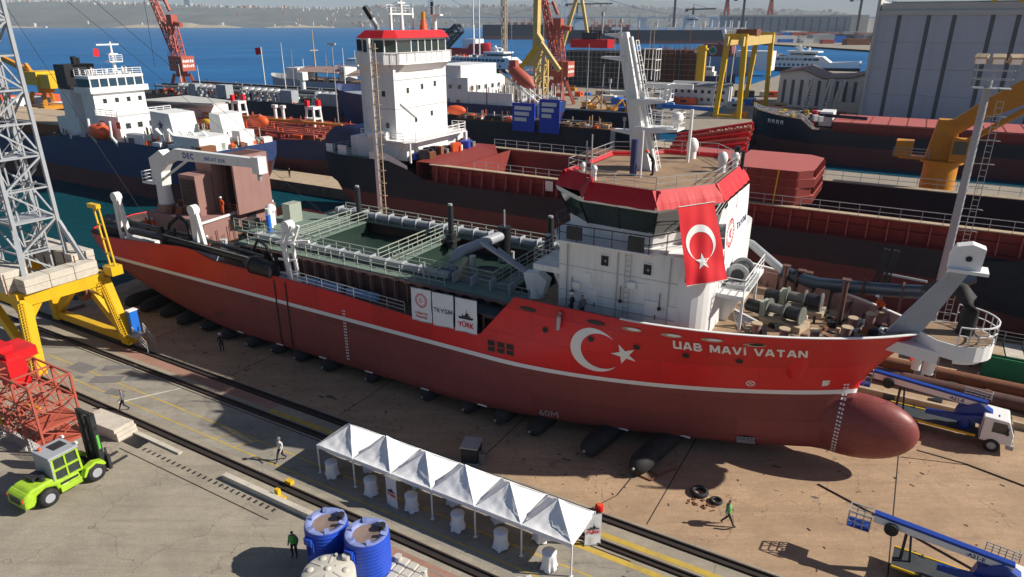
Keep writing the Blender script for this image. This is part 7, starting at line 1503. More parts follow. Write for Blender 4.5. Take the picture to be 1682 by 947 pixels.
# ---- quays at far left and their cranes
land('left_quay', 'far_ground', [(-320, 100), (-206, 100), (-206, 127), (-320, 127)], -4, .4); land('outer_quay', 'far_ground', [(-300, 157), (-216, 157), (-216, 172), (-300, 172)], -4, .6)
def portal_base(b, x, y, w, d, h, r, spread=1.35):
    for sx in (-1, 1):
        for sy in (-1, 1): b.beam((x + sx * w * spread / 2, y + sy * d * spread / 2, .6), (x + sx * w / 3, y + sy * d / 3, h), r, r)
    b.beam((x - w * .6, y - d * .55, h * .42), (x + w * .6, y - d * .55, h * .42), r * .8); b.beam((x - w * .6, y + d * .55, h * .42), (x + w * .6, y + d * .55, h * .42), r * .8)
YL = thing('jib_crane', 'yellow harbour jib crane on a portal with blue panels at the far left', 'crane', off=(-224, 113, .4)); b = B('crane_yellow'); portal_base(b, -224, 113, 9, 7, 8.2, .9); b.bx(-229.5, -218.5, 108.5, 117.5, 3.6, 4.6); part('portal', b, YL); b = B('yellow'); b.bx(-229.4, -221, 109.5, 116.5, 10.3, 14.0); b.bx(-221, -215.6, 110, 116, 9.6, 13.4); b.mat('crane_yellow').cyl((-224, 113, 8), (-224, 113, 10.4), 2.2, n=12); part('machine_house', b, YL); b = B('crane_yellow'); b.beam((-226, 111, 13.6), (-245, 108, 20.5), 1.2, 1.4); b.beam((-226, 111, 13.8), (-228, 111, 16), .8); part('jib', b, YL)
for x in (-230.5, -219.5): b = B('bright_blue'); b.bx(x, x + 6.6, 107.6, 107.9, .4, 4.0); part('blue_panel', b, YL); b = B('text_white'); b.bx(x + 1.2, x + 4.6, 107.5, 107.58, 1.6, 2.8); part('panel_lettering', b, YL)
rr = random.Random(77)
for k in range(26):
    x = rr.uniform(-268, -212); y = rr.uniform(116, 126); s = rr.uniform(2.5, 7); m = rr.choice(('white_paint', 'grey_paint', 'bright_blue', 'orange', 'rust_steel', 'white_clean', 'navy', 'hold_red')); b = B(m); b.box((0, 0, s * .35), (s * 1.5, s * .7, s * .7)); b.mat('steel_dark').box((0, -s * .36, s * .4), (s * .8, .06, s * .2)); single('yard_container', b, '%s %s cabin on the left quay, %s the yellow crane' % (size_word(s, 4, 5.6), CW[m], 'left of' if x < -230 else 'behind'), 'container', (x, y, .4), 0, group='containers and cabins on the left quay')
def level_crane(label, x, y, z0, mat, jib, h=10.5):
    t = thing('luffing_crane', label, 'crane', off=(x, y, z0)); b = B(mat); portal_base(b, x, y, 5.2, 5.2, z0 + h - 1, 1.0, 1.6); b.cyl((x, y, z0 + h - 2), (x, y, z0 + h), 1.9, n=12); part('portal', b, t)
    b = B(mat); b.box((x + 1, y, z0 + h + 2.6), (7.2, 5.2, 5.0)); hs = part('machine_house', b, t); b = B('text_white'); rl = random.Random(int(-x))
    for zz in (3.5, 1.9):
        for k in range(6): b.bx(x + 4.6, x + 4.66, y - 2.2 + k * .75, y - 1.62 + k * .75 - rl.random() * .2, z0 + h + zz - .5, z0 + h + zz + .5 - rl.random() * .3)
    part('house_lettering', b, hs); windows(hs, (x - 1, y - 2.6, z0 + h + 3), (1, 0, 0), 2, 3, .8, 1.2, (0, -1, 0))
    b = B(mat); b.lattice((x, y, z0 + h + 5), (x - 1.0, y, z0 + h + 16), 3.0, 2.2, 6, .2); b.box((x - .6, y, z0 + h + 17), (2.8, 2.4, 3.6)); b.cyl((x + 1, y, z0 + h + 16), (x + 4, y, z0 + h + 15.4), .8, n=10); b.rail([(x - 2.4, y - 2.6, z0 + h + 5.1), (x + 4.5, y - 2.6, z0 + h + 5.1)], h=1.2, step=1.5, r=.06); b.beam((x - 1, y, z0 + h + 20), (x - 3, y, z0 + h + 24), .8); part('lattice_house', b, t)
    b = B(mat); b.lattice((x - 1.8, y, z0 + h + 7), jib, 2.2, 1.0, 16, .2); b.beam((x - 2.5, y, z0 + h + 23), (jib[0] * .6 + x * .4, y, jib[2] * .6 + (z0 + h) * .4 + 3), .25); part('jib', b, t)
    b = B('steel_dark'); b.beam(jib, (jib[0] - 1, jib[1], 12), .12); part('hoist_rope', b, t)
level_crane('red luffing harbour crane standing beyond the navy tanker', -232, 164, .6, 'crane_red', (-246, 164, 46)); level_crane('red luffing crane with tangled lattice house left of the dredger mast', -109.5, 222, .3, 'crane_red', (-118, 222, 44), 9.6)
# ---- floating dock with a blue and white ship inside
b = B('navy'); b.bx(-96, -45, 111.8, 114, -.5, 9.9); b.bx(-96, -45, 136, 138.5, -.5, 9.9); b.bx(-96, -45, 114, 136, -.9, 1.2); DK = thing('floating_dock', 'dark floating dock with blue end panels behind the black ship', 'dock', off=(-70, 125, -1)); part('pontoon', b, DK)
b = B('rust_steel'); b.bx(-96, -45, 111.7, 114.1, 9.9, 10.05); part('dock_deck', b, DK); b = B('galv'); b.rail([(-96, 111.9, 10.05), (-45, 111.9, 10.05)], h=1.1, step=2, r=.05); part('dock_railing', b, DK)
for a, c, h in ((-64.2, -59.6, 13.6), (-58.6, -54.6, 14.5)):
    b = B('panel_blue'); b.bx(a, c, 111.3, 111.6, 8.6, h); o = part('blue_panel', b, DK); b = B('text_white')
    for k in range(3): b.bx(a + .5, c - .6 - .5 * k, 111.2, 111.28, h - 1.2 - k * 1.0, h - .55 - k * 1.0)
    part('panel_lettering', b, o)
clutter(DK, 'dock_gear', 240, (-95, -46), (112, 113.8), 10, ('rust_steel', 'white_paint', 'tan_steel', 'steel_dark', 'orange', 'crane_yellow', 'navy'), .4, 1.2, 1.8, 51)
C7 = 125.
T7 = thing('docked_ship', 'blue hulled ship with white crowded deck standing in the floating dock', 'ship', off=(-80, C7, 1)); hb7, k7, s7, xs7 = ship_hull(-120, -63, C7, 8, 1.6, 12.2, None, bow_at_x1=False, bow_len=14, stern_len=8, stern_rise=7); part('hull', loft(hb7, k7, s7, xs7, C7, [(6, 'boot_red'), (None, 'hull_blue')]), T7); b = B('hull_blue'); transom(b, hb7, k7, s7, -63, C7, 'hull_blue'); part('transom', b, T7); part('main_deck', deck_cap(hb7, xs7, C7, 12, 'grey_paint', .1), T7)
b = B('white_paint'); b.bx(-92, -78, C7 - 7.4, C7 + 7, 12, 17); b.bx(-88, -80, C7 - 6.8, C7 + 6.8, 17, 19.2); b.bx(-78, -68, C7 - 7.2, C7 - 6.9, 12, 14.4); H7 = part('deck_house', b, T7); windows(H7, (-77.9, C7 - 6, 15), (0, 1, 0), 5, 2.6, .8, .8, (1, 0, 0)); windows(H7, (-91, C7 - 7.4, 15.2), (1, 0, 0), 6, 2.2, .8, .8, (0, -1, 0))
clutter(T7, 'deck_fittings', 260, (-91, -64), (C7 - 7.5, C7 + 7), 12.1, ('white_paint', 'white_clean', 'galv', 'rust_steel', 'steel_dark', 'primer'), .4, 1.6, 3.2, 52, .45)
lb = thing('free_fall_boat', 'orange free fall lifeboat on its sloping stern ramp above the blue panels', 'lifeboat', off=(-68, C7 - 3, 15)); b = B('crane_red'); b.tube([(-70.6, C7 - 4, 19.2), (-69.6, C7 - 4, 18.6), (-66.4, C7 - 4, 16.4), (-65, C7 - 4, 15.4)], 1.2, 12, [.3, 1.2, 1.3, .4]); b.box((-69.4, C7 - 4, 19.8), (1.4, 1.3, 1.2)); part('hull', b, lb); b = B('white_paint'); b.beam((-72, C7 - 5.2, 18.4), (-63.4, C7 - 5.2, 12.8), .3); b.beam((-72, C7 - 2.8, 18.4), (-63.4, C7 - 2.8, 12.8), .3); part('ramp', b, lb)
for i, x in enumerate((-106, -90)): b = B('galv'); b.cyl((0, 0, 0), (0, 0, 24 if i == 0 else 17), .16, .1, 6); b.bx(-1, 1, -.2, .2, 16.8 + 7 * (1 - i), 17.2 + 7 * (1 - i)); single('lamp_post', b, 'thin lamp mast beside the white tower of the black ship' if i == 0 else 'thin lamp mast before the docked ship', 'lamp post', (x, 110, -.9))
# ---- orange grab crane
OG = thing('grab_crane', 'tan and yellow crane with bent boom beside the red luffing crane', 'crane', off=(-108, 207, .3)); b = B('pale_yellow'); b.lattice((-108.5, 207, .3), (-108.5, 207, 18), 3, 3, 5, .3); part('base_tower', b, OG); b = B('pale_yellow'); b.beam((-110, 206, 17), (-109.6, 206, 40), 2.2, 1.6); b.beam((-109, 206, 22), (-101.5, 206, 13), 1.4); b.slab([(-113, 14), (-109, 14), (-107.5, 22), (-109, 24)], 205, 207); part('column', b, OG); b = B('yellow'); b.beam((-109, 205, 20.5), (-117.5, 205, 10.5), 1.1, 1.3); part('lower_boom', b, OG); b = B('orange'); b.ball((-115.5, 205, 9.3), 1.8, 10, 6, (1.6, .8, .8)); b.box((-116.5, 205, 11), (2.6, 2, 2)); part('grab', b, OG)
SL = thing('sheer_legs', 'tall tan sheer legs standing over the red barge', 'crane', off=(-138, 302, 14)); b = B('pale_yellow'); b.beam((-148, 302, 15), (-139, 302, 44), 1.4); b.beam((-135, 302, 22), (-140, 302, 44), 1.2); part('leg', b, SL); b = B('flag_red'); b.prism([(-142, 299), (-124, 299), (-122, 302), (-124, 305), (-142, 305)], 16.8, 20.4); part('barge_hull', b, SL); b = B('steel_dark'); b.bx(-137, -130, 300, 304, 20.4, 23.2); b.bx(-133, -126, 300, 304, 23.6, 24.2); b.cyl((-129, 302, 20), (-129, 302, 23.6), .6); part('deck_frame', b, SL)
# ---- hull under scaffolding
SH = thing('scaffolded_hull', 'dark ship hull wrapped in scaffolding on the far slip', 'ship', off=(-115, 306, .3)); b = B('steel_dark'); b.bx(-145, -84, 301, 316, .3, 15.5); b.mat('primer_dark').bx(-110, -86, 300.6, 316, 3, 16.5); part('hull', b, SH)
for z in frange(2.2, 15, 6):
    b = B('tan_steel'); b.bx(-145.5, -84, 299.6, 300.4, z, z + .14); part('scaffold_deck', b, SH)
b = B('galv')
for i in range(28): x = -145 + i * 2.25; b.beam((x, 299.7, .3), (x, 299.7, 17), .12)
part('scaffold_poles', b, SH)
clutter(SH, 'scaffold_gear', 300, (-106, -84), (298.4, 301), .5, ('rust_steel', 'rust_steel', 'primer_dark', 'rust_steel', 'steel_dark'), .6, 2.4, 16, 61, .3)
b = B('yellow'); b.bx(-84, -80.6, 300, 302, .3, 18.6); b.bx(-84.8, -80, 299.8, 302.2, 16.8, 17.4); single('stair_tower', b, 'yellow stair tower at the end of the scaffolded hull', 'stairs')
T6c = thing('red_funnel_ship', 'white ship with dark red funnel bearing a round emblem', 'ship', off=(-100, 422, -1)); b = B('clad_blue'); b.bx(-114, -88, 421, 436, -2, 9.2); part('hull', b, T6c); b = B('roof_red'); b.mats = ['antifoul_bulb']; b.slab([(-114.6, 9.2), (-98, 9.2), (-98.5, 15.9), (-114.6, 15.9)], 421, 432); FF = part('funnel', b, T6c); b = B('tan_steel'); b.cyl((-109, 420.95, 12.5), (-109, 420.8, 12.5), 2.6, n=18); b.mat('net_green').cyl((-109, 420.8, 12.5), (-109, 420.7, 12.5), 1.6, n=7); part('funnel_emblem', b, FF); b = B('white_paint'); b.slab([(-101, 9), (-98.8, 9), (-104, 24), (-106, 24)], 424, 426); b.mat('hatch_red').slab([(-100, 9), (-98, 9), (-106, 17), (-107.6, 17)], 423, 424); part('stern_ramp', b, T6c); b = B('white_clean'); b.bx(-96, -76, 423, 434, 2, 12.5); part('deck_house', b, T6c)
# ---- ferries
def ferry(label, x0, x1, cy, sc=1.):
    t = thing('ferry', label, 'ferry', off=((x0 + x1) / 2, cy, -1)); L = x1 - x0; hb, k, s, xs = ship_hull(x0, x1, cy, 6.5 * sc, -2, 4.2 * sc, None, bow_len=L * .3, stern_len=3, stern_rise=3)
    part('hull', loft(hb, k, s, xs, cy, [(1.4, 'hull_black'), (None, 'white_clean')]), t); part('foredeck', deck_cap(hb, xs, cy, lambda x: s(x) - .1, 'clad_pale', .1), t)
    w = 5.8 * sc; a, c = x0 + 1, x0 + L * .72
    b = B('white_clean'); b.slab([(a, 4), (c + 5 * sc, 4.2), (c, 7.8 * sc), (a, 7.8 * sc)], cy - w, cy + w); SA_ = part('saloon', b, t); b = B('glass_blue'); b.bx(a + 2, c - 2, cy - w - .06, cy - w, 5.4 * sc, 6.9 * sc); part('saloon_window', b, SA_)
    n = int((c - a - 4) / 2.7)
    me = None
    for i in range(n):
        q = B('glass_blue'); q.cyl((0, -.05, 0), (0, .02, 0), .8 * sc, n=12)
        if me is None: me = q.mesh('porthole')
        part('porthole', me, t, (a + 3 + i * 2.7, cy - 6.56 * sc, 2.9 * sc))
    b = B('white_clean')
    for i in range(n): b.bx(a + 2.6 + i * 2.7, a + 3 + i * 2.7, cy - w - .12, cy - w - .05, 5.4 * sc, 6.9 * sc)
    part('window_bar', b, SA_)
    b = B('white_clean'); b.bx(x0 + L * .46, x0 + L * .66, cy - 4.8 * sc, cy + 4.8 * sc, 7.8 * sc, 10.2 * sc); b.prism([(x0 + L * .44, cy - 6 * sc), (x0 + L * .68, cy - 6 * sc), (x0 + L * .71, cy), (x0 + L * .68, cy + 6 * sc), (x0 + L * .44, cy + 6 * sc)], 10.2 * sc, 11 * sc); WHf = part('wheelhouse', b, t); b = B('glass'); b.bx(x0 + L * .47, x0 + L * .665, cy - 4.9 * sc, cy + 4.9 * sc, 8.6 * sc, 9.7 * sc); part('wheelhouse_window', b, WHf)
    b = B('white_paint'); b.slab([(x0 + L * .5, 11 * sc), (x0 + L * .56, 11 * sc), (x0 + L * .53, 14.5 * sc), (x0 + L * .51, 14.5 * sc)], cy - .6, cy + .6); b.bx(x0 + L * .49, x0 + L * .57, cy - 2.5, cy + 2.5, 13 * sc, 13.3 * sc); b.ball((x0 + L * .6, cy, 12.2 * sc), 1 * sc, 8, 6); part('radar_arch', b, WHf); clutter(t, 'upper_fittings', 60, (a + 1, x0 + L * .45), (cy - 5, cy + 5), 7.8 * sc, ('white_paint', 'orange', 'cloth_grey', 'crane_red', 'white_clean'), .6, 1.8, 2, int(L))
ferry('white passenger ferry with round portholes moored left of the red crane', -262, -201, 378); ferry('white passenger ferry with round portholes moored behind the grey halls', -112, -35, 486, 1.)
RB = thing('supply_ship', 'bright red supply ship with black lattice deck behind the white tower', 'ship', off=(-330, 470, -1)); hbr, kr, sr, xsr = ship_hull(-360, -290, 470, 8, -2, 9, None, fc=3, fc_len=16); part('hull', loft(hbr, kr, sr, xsr, 470, [(.5, 'boot_red'), (None, 'flag_red')]), RB); b = B('white_paint'); b.bx(-312, -300, 464, 476, 9, 16); b.cyl((-305, 470, 16), (-305, 470, 26), .5); part('house', b, RB); b = B('steel_dark'); b.lattice((-336, 470, 11), (-318, 470, 24), 8, 6, 5, .7); b.bx(-342, -322, 465, 475, 22, 23.5); part('lattice_deck', b, RB)
b = B('tan_steel'); b.lattice((0, 0, 0), (0, 0, 52), 2.4, 2.4, 16, .28); single('tower_crane_mast', b, 'tan lattice tower crane mast rising above the left ferry', 'crane', (-232, 392, 0))
for i, x in enumerate((-286, -281)): b = B('white_paint'); b.cyl((0, 0, 0), (0, 0, 60), .55, .4, 6); single('tall_pole', b, ('left' if i == 0 else 'right') + ' of two tall white poles above the red supply ship', 'pole', (x, 440, -1))
# ------------------------------------------------------------------ yard at the right: gantry, halls, small buildings
GA = thing('gantry_crane', 'tall yellow gantry crane standing over the far yard', 'crane', off=(-49.5, 236, .3))
for y in (216, 256):
    for x, xt in ((-53.2, -51.8), (-46.2, -47)): b = B('yellow'); b.beam((x, y, .3), (x + (xt - x) * .55, y, 13.5), 1.3, 1.3); b.beam((x + (xt - x) * .55, y, 13.5), (xt, y, 23), 1.5, 1.5); part('leg', b, GA)
    b = B('yellow'); b.beam((-52.6, y, 23.4), (-46.2, y, 23.4), 1.4, 1.6); b.beam((-53, y, 1), (-46, y, 1), .7); part('end_beam', b, GA)
for x in (-51.6, -47.2): b = B('pale_yellow'); b.beam((x, 213, 22.2), (x, 260, 22.2), 1.2, 2.6); part('main_girder', b, GA)
b = B('rust_steel'); b.bx(-52.5, -46.3, 228, 234, 23.6, 25.4); part('trolley', b, GA); b = B('galv'); b.rail([(-52.4, 213, 24), (-52.4, 260, 24)], step=3, r=.07); part('girder_railing', b, GA)
# big grey hall: cladding panels between translucent strips
BH = thing('grey_hall', 'huge grey clad shed with vertical translucent strips at the right edge', 'building', off=(30, 262, .3))
edges = [-14.8, -9.3, -2.0, 4.1, 13.0, 18.7, 26, 33, 41, 48, 55, 63]; b = B('clad_grey'); b.bx(-14.7, 63, 237, 290, .3, 29.2); part('frame_wall', b, BH)
for i, (a, c) in enumerate(zip(edges, edges[1:])):
    xa = a + (.55 if i else 0); xb = c - .55
    for k in range(4):
        z0 = .3 + k * 7.25; q = B('clad_grey'); q.bx(xa, xb, 236.2 - .04 * ((i + k) % 3), 237, z0, z0 + 7.2); part('cladding_panel', q, BH)
    q = B('clad_strip'); q.bx(c - .53, c + .53, 236.6, 237, .3, 29.2); part('light_strip', q, BH)
b = B('clad_pale'); b.bx(-15.2, 63.2, 235.8, 290.5, 29.2, 30.4); b.bx(-14.2, 63.2, 236.4, 290, 30.4, 32.4); b.bx(-15.4, -14.6, 235.6, 290.6, .3, 33.5); part('parapet', b, BH); b = B('roof_grey'); b.bx(-12, 63, 238, 289, 32.4, 32.8); part('roof', b, BH); b = B('yellow'); b.bx(12, 13, 236, 239, 32.4, 36); b.bx(18, 19, 236, 239, 32.4, 36); b.bx(12, 19, 236, 239, 34.2, 36); part('roof_crane', b, BH)
# smaller twin-gabled shed
SW = thing('striped_shed', 'pale striped shed with two low pink roofs beside the grey hall', 'building', off=(-30, 266, .3)); b = B('white_clean'); b.slab([(-43, .3), (-14.5, .3), (-14.5, 12), (-22, 10), (-29, 9.6), (-36, 12.4), (-43, 11.4)], 258, 282); part('wall', b, SW)
for i in range(10):
    q = B('clad_strip'); x = -41.6 + i * 2.75; q.bx(x, x + .9, 257.8, 258, 1, 9.2); part('light_strip', q, SW)
    q = B('white_clean'); q.bx(x + 1.0, x + 2.6, 257.85, 258, .3, 9.3); part('cladding_panel', q, SW)
b = B('roof_pink'); b.slab([(-43.4, 11.6), (-36, 13.0), (-29, 10.2), (-29, 9.9), (-36, 12.6), (-43.4, 11.3)], 257, 283); b.slab([(-29, 10.2), (-22, 10.6), (-14, 12.6), (-14, 12.2), (-22, 10.2), (-29, 9.9)], 257, 283); part('roof', b, SW); b = B('white_paint')
for x in (-33, -27.5, -24): b.lattice((x, 254, .3), (x + 1.5, 254, 10), 1.6, 1.2, 5, .18)
part('gangway_tower', b, SW)
b = B('clad_pale'); b.bx(-24, -14.6, 250, 250.4, .3, 3.4); single('yard_wall', b, 'low pale wall in front of the striped shed', 'wall')
OB = thing('office_row', 'long low white site office with rows of windows near the gantry', 'building', off=(-70, 252, .3)); b = B('white_paint'); b.slabx([(250, .3), (256, .3), (256, 6.4), (253, 7.4), (250, 6.4)], -78, -58); part('wall', b, OB); b = B('roof_grey'); b.slabx([(249.4, 6.2), (253, 7.6), (256.6, 6.2), (256.6, 6.5), (253, 7.9), (249.4, 6.5)], -78.4, -57.6); part('roof', b, OB); windows(OB, (-76.5, 250, 4.6), (1, 0, 0), 8, 2.4, 1.1, 1.1, (0, -1, 0)); windows(OB, (-76.5, 250, 2), (1, 0, 0), 8, 2.4, 1.1, 1.1, (0, -1, 0))
rr = random.Random(13); cols = ('white_paint', 'grey_paint', 'tan_steel', 'navy', 'rust_steel', 'clad_pale', 'bright_blue', 'steel_dark', 'crane_yellow', 'orange')
for k in range(90):
    x = rr.uniform(-150, 8); y = rr.uniform(188, 296); s = rr.uniform(1.2, 4.2)
    if -46 < x < -10 and y > 255 or x > -16 and y > 232 or abs(y - 306) < 10: continue
    m = rr.choice(cols); t = B(m); t.box((0, 0, s * .3), (s * rr.uniform(1, 2.4), s * .8, s * .6)); t.mat('steel_dark').box((0, -s * .41, s * .33), (s * .6, .05, s * .22)); single('yard_stores', t, '%s %s store box in the far yard %s' % (size_word(s, 2.2, 3.2), CW[m], 'near the red crane' if x < -90 else ('beside the gantry' if x < -40 else 'before the grey hall')), 'stores', (x, y, .3), rr.choice((0, 0, 1.57, .3)), group='stores scattered over the far yard')
for k, (x, y, m) in enumerate(((-97, 238, 'white_clean'), (-84, 232, 'bright_blue'), (-72, 226, 'sky_blue'))):
    t = thing('parked_van', ('white van parked beyond the red crane', 'blue flatbed truck parked in the far yard', 'pale blue truck parked near the gantry')[k], 'van', (x, y, .3), .1 * k); b = B(m); b.slab([(-3, .6), (3, .6), (3, 1.5), (2.4, 2.6), (-3, 2.7)], -1.1, 1.1); part('body', b, t); b = B('glass'); b.slab([(1.6, 1.6), (2.7, 1.6), (2.3, 2.4), (1.6, 2.4)], -1.13, 1.13); part('cab_window', b, t)
    for dx in (-1.9, 1.9):
        for sy in (-1, 1): wheel_parts_xy(t, dx, sy, .45, .3)
for k, (x, y) in enumerate(((-95, 214), (-90, 206), (-82, 204))):
    t = thing('excavator', ('yellow excavator left', 'yellow excavator middle', 'yellow excavator right')[k] + ' of three working in the far yard', 'excavator', (x, y, .3), .5 * k); b = B('crane_yellow'); b.box((0, 0, 1.9), (2.8, 2.2, 1.6)); part('cab_body', b, t); b = B('steel_dark'); b.box((0, -1, .5), (3.6, .6, .9)); b.box((0, 1, .5), (3.6, .6, .9)); part('tracks', b, t); b = B('crane_yellow'); b.beam((1, 0, 2.2), (3.6, 0, 4.8), .5); b.beam((3.6, 0, 4.8), (5.4, 0, 1.6), .4); b.box((5.4, 0, 1.2), (.8, .9, .8)); part('arm', b, t)
for k, (x, y, h) in enumerate(((-92, 262, 26), (-99, 250, 20), (-60, 238, 12))): b = B('galv'); b.cyl((0, 0, 0), (.6, 0, h), .2, .1, 6); single('yard_pole', b, ('tall', 'middle', 'short')[k] + ' thin grey pole in the yard behind the dredger mast', 'pole', (x, y, .3))
b = B('bright_blue'); b.beam((-72, 222, 2.2), (-52, 219, 2.2), .8, 1.2); single('blue_girder', b, 'long blue and white girder lying in the far yard behind the mast', 'girder')
# ------------------------------------------------------------------ far side of the bay
b = B('far_ground'); b.add([(x, y, 1) for x, y in ((330, 1250), (380, 700), (620, 640), (3500, 900), (3500, 2600), (420, 2300))], [(0, 1, 2, 3, 4, 5)]); struct('far_peninsula', b, world=True)
def far_ship(label, X, Y, L, m, deck=None, h=14, flip=1, house=True):
    t = thing('tanker_ship', label, 'ship', (X, Y, -1), R(0), world=True); P = [(-L / 2, -9), (L / 2 - 10, -9), (L / 2, 0), (L / 2 - 10, 9), (-L / 2, 9)]; b = B(m); b.prism([(x * flip, y) for x, y in P], 0, h); b.mat('boot_red').prism([(x * flip * 1.001, y * 1.01) for x, y in P], 0, h * .22); part('hull', b, t)
    if house: b = B('white_paint'); x = -L * .36 * flip; b.box((x, 0, h + 10), (20, 16, 20)); b.box((x, 0, h + 21), (12, 22, 4)); o = part('house', b, t); b = B('glass'); b.box((x, -8.1, h + 16), (18, .3, 2)); part('bridge_window', b, o)
    b = B(deck or 'hold_red'); 
    for k in range(7): b.box(((-L * .18 + k * L * .09) * flip, 0, h + 2), (L * .05, 12, 4)); b.cyl(((-L * .16 + k * L * .09) * flip, 0, h), ((-L * .16 + k * L * .09) * flip, 0, h + 14), .7, n=6)
    part('deck_gear', b, t); return t
far_ship('long dark blue tanker with white house anchored across the bay', 210, 1090, 300, 'navy', 'white_paint', 19); far_ship('dark laid up ship with pink deck gear beyond the ferries', 20, 1380, 150, 'navy', 'hatch_red', 26, house=False); far_ship('dark ship with white house close behind the long blue tanker', 330, 1180, 120, 'hull_blue', 'white_paint', 18); far_ship('red decked ship lying beyond the red luffing crane', 170, 1420, 150, 'boot_red', 'crane_red', 22)
FW = thing('striped_hall', 'long pale blue hall with vertical stripes across the bay', 'building', (600, 1600, 1), R(-4), world=True); b = B('clad_blue'); b.box((-10, 0, 20), (255, 80, 40)); part('wall', b, FW)
for i in range(15): q = B('clad_strip'); q.bx(-133 + i * 17, -130 + i * 17, -40.6, -40, 2, 38); part('light_strip', q, FW)
b = B('clad_pale'); b.box((136, 0, 21), (36, 82, 44)); b.box((-10, 0, 41.5), (258, 84, 3)); part('end_bay', b, FW); b = B('white_paint'); b.box((195, 20, 18), (70, 70, 38)); b.box((245, 0, 16), (30, 60, 34)); part('annex', b, FW)
RG = thing('goliath_crane', 'large red gantry crane rising over the far pale blue hall', 'crane', (560, 1750, 0), 0, world=True); b = B('crane_red'); b.box((0, 0, 90), (120, 10, 12)); part('girder', b, RG)
for x in (-52, 52): b = B('crane_red'); b.beam((x - 10, 0, 0), (x, 0, 88), 5); b.beam((x + 10, 0, 0), (x, 0, 88), 5); part('leg', b, RG)
for k, (X, Y, h, l, lab) in enumerate(((330, 1500, 100, 90, 'nearest the red gantry'), (470, 1500, 78, 60, 'left of the far hall'), (730, 1550, 78, 70, 'right of the red gantry'), (820, 1600, 66, 60, 'rightmost over the bay'), (150, 1700, 72, 80, 'left of all, over the white ship'), (405, 1650, 60, 50, 'over the dark tanker'))):
    t = thing('tower_crane', 'thin dark tower crane ' + lab, 'crane', (X, Y, 0), 0, world=True); b = B('steel_dark'); b.lattice((0, 0, 0), (0, 0, h), 2.4, 2.4, 12, .7); part('mast', b, t); b = B('steel_dark'); b.lattice((-l * .35, 0, h - 4), (l, 0, h - 2), 2.2, 1.6, 14, .7); b.beam((0, 0, h + 7), (l * .7, 0, h - 2), .6); b.beam((0, 0, h + 7), (0, 0, h - 4), 1); b.box((-l * .3, 0, h - 6), (6, 4, 5)); part('jib', b, t)
rr = random.Random(17); b = B('white_paint')
for k in range(420):
    X = rr.uniform(390, 1500); Y = rr.uniform(700, 1560); s = rr.uniform(5, 22); b.mat(rr.choice(('white_paint', 'clad_pale', 'rust_steel', 'crane_red', 'grey_paint', 'roof_grey', 'house_roof', 'bright_blue', 'navy'))).box((X, Y, s * .3), (s * rr.uniform(.8, 2.2), s, s * .6))
tag(struct('far_yard_buildings', b, kind='stuff', world=True), 'crowded sheds and stores of the yards across the bay', 'buildings')
b = B('clad_pale'); b.prism([(0, 0), (90, 0), (90, 60), (0, 60)], 0, 20); b.mat('roof_grey').slabx([(-4, 20), (30, 34), (64, 20)], -4, 94); single('gabled_shed', b, 'pale gabled shed at the right of the far hall', 'building', (760, 1120, 1), -.1, world=True)
for k, (X, Y) in enumerate(((640, 1000), (560, 860), (480, 760))): b = B('block'); b.box((0, 0, 1), (160 - 30 * k, 6, 3)); single('breakwater', b, ('far', 'middle', 'near')[k] + ' rubble breakwater line across the far basin', 'breakwater', (X, Y, 0), -.05, world=True)
# suspension bridge far over the gulf
BR = thing('suspension_bridge', 'hazy suspension bridge crossing the gulf on the horizon', 'bridge', (0, 4300, 0), 0, world=True); b = B('clad_blue'); b.box((1500, 0, 60), (4100, 24, 7)); part('deck', b, BR)
for x in (-470, 305): b = B('white_paint'); b.beam((x - 13, 0, -5), (x - 13, 0, 250), 11); b.beam((x + 13, 0, -5), (x + 13, 0, 250), 11); b.beam((x - 13, 0, 150), (x + 13, 0, 150), 9); b.beam((x - 13, 0, 235), (x + 13, 0, 235), 9); part('tower', b, BR)
b = B('clad_blue')
def cable(xa, za, xb, zb, sag):
    P = [(xa + (xb - xa) * t, 0, za + (zb - za) * t - sag * 4 * t * (1 - t)) for t in frange(0, 1, 20)]
    for p, q in zip(P, P[1:]): b.beam(p, q, 3.5)
cable(-900, 62, -470, 248, 20); cable(-470, 248, 305, 248, 175); cable(305, 248, 1300, 66, 60); part('main_cable', b, BR)
for x in (760, 1180, 1600, 2050, 2500): b = B('clad_blue'); b.box((x, 0, 26), (46, 20, 64)); part('pier', b, BR)

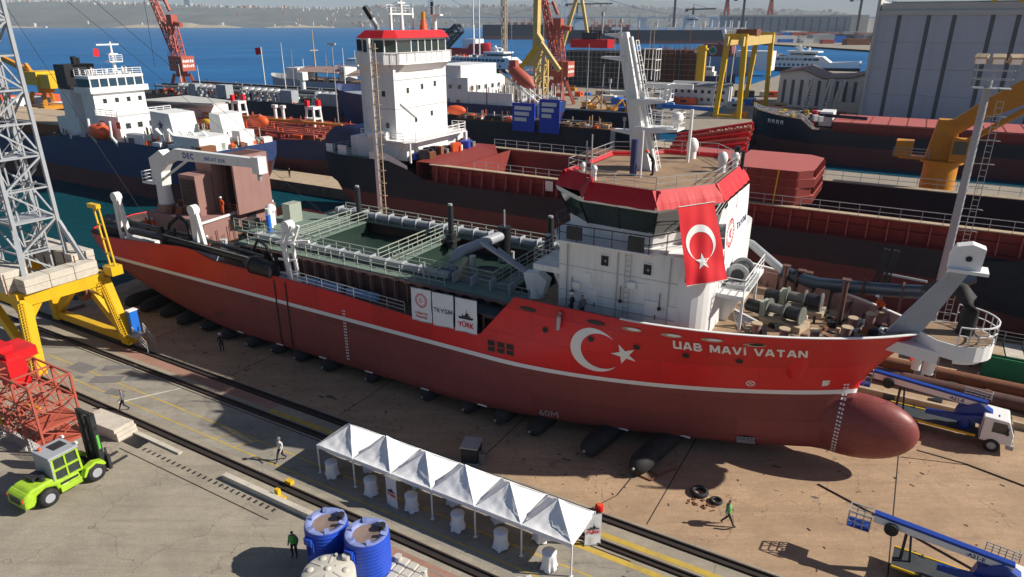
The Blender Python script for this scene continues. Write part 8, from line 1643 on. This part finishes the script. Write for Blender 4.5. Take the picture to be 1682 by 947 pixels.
# masts, poles and derricks crowding the background basins
rr = random.Random(91)
for k in range(26):
    x = rr.uniform(-205, -50); y = rr.uniform(158, 184) if k % 2 else rr.uniform(330, 344); h = rr.uniform(10, 26) * (1.5 if y > 300 else 1); m = rr.choice(('white_paint', 'galv', 'tan_steel', 'rust_steel')); b = B(m); b.cyl((0, 0, 0), (rr.uniform(-.6, .6), 0, h), .22, .08, 6); b.beam((-1.2, 0, h * .72), (1.2, 0, h * .72), .12); b.beam((-.8, 0, h * .86), (.8, 0, h * .86), .1)
    single('boat_mast', b, '%s %s mast among the moored craft, %s' % ('tall' if h > 24 else 'low', CW.get(m, 'grey'), 'behind the navy tanker' if y < 200 and x < -110 else ('behind the floating dock' if y < 200 else 'beyond the far yard')), 'mast', (x, y, -1 if y < 200 else .3), 0, group='masts of moored craft')
for k, (x, y, L) in enumerate(((-180, 356, 34), (-140, 360, 40), (-92, 352, 26), (-300, 330, 40), (-250, 240, 30))):
    t = thing('harbour_craft', ('small white workboat beyond the scaffolded hull', 'grey barge with rust deck behind the red crane', 'small blue tug at the far yard edge', 'white motor ship in the gulf beyond the awning ship', 'small white launch beside the awning ship')[k], 'boat', off=(x, y, -1)); hb, kk, ss, xs_ = ship_hull(x - L / 2, x + L / 2, y, L * .12, -1.6, 2.6, None, bow_len=L * .35, stern_len=3, stern_rise=3); part('hull', loft(hb, kk, ss, xs_, y, [(.2, 'boot_red'), (None, ('white_clean', 'grey_paint', 'hull_blue', 'white_clean', 'white_paint')[k])]), t); part('deck', deck_cap(hb, xs_, y, lambda q: ss(q) - .1, 'tan_steel', .1), t)
    b = B('white_paint'); b.bx(x - L * .2, x + L * .12, y - L * .08, y + L * .08, 2.4, 5.2); b.bx(x - L * .12, x + L * .08, y - L * .07, y + L * .07, 5.2, 7.4); b.cyl((x, y, 7.4), (x, y, 12), .15, n=6); o = part('house', b, t); windows(o, (x - L * .1, y - L * .07, 6.3), (1, 0, 0), 4, L * .045, .8, .8, (0, -1, 0)); clutter(t, 'deck_fittings', 40, (x - L * .4, x + L * .3), (y - L * .08, y + L * .08), 2.5, ('white_paint', 'rust_steel', 'orange', 'steel_dark'), .3, 1.0, 2, k + 200)
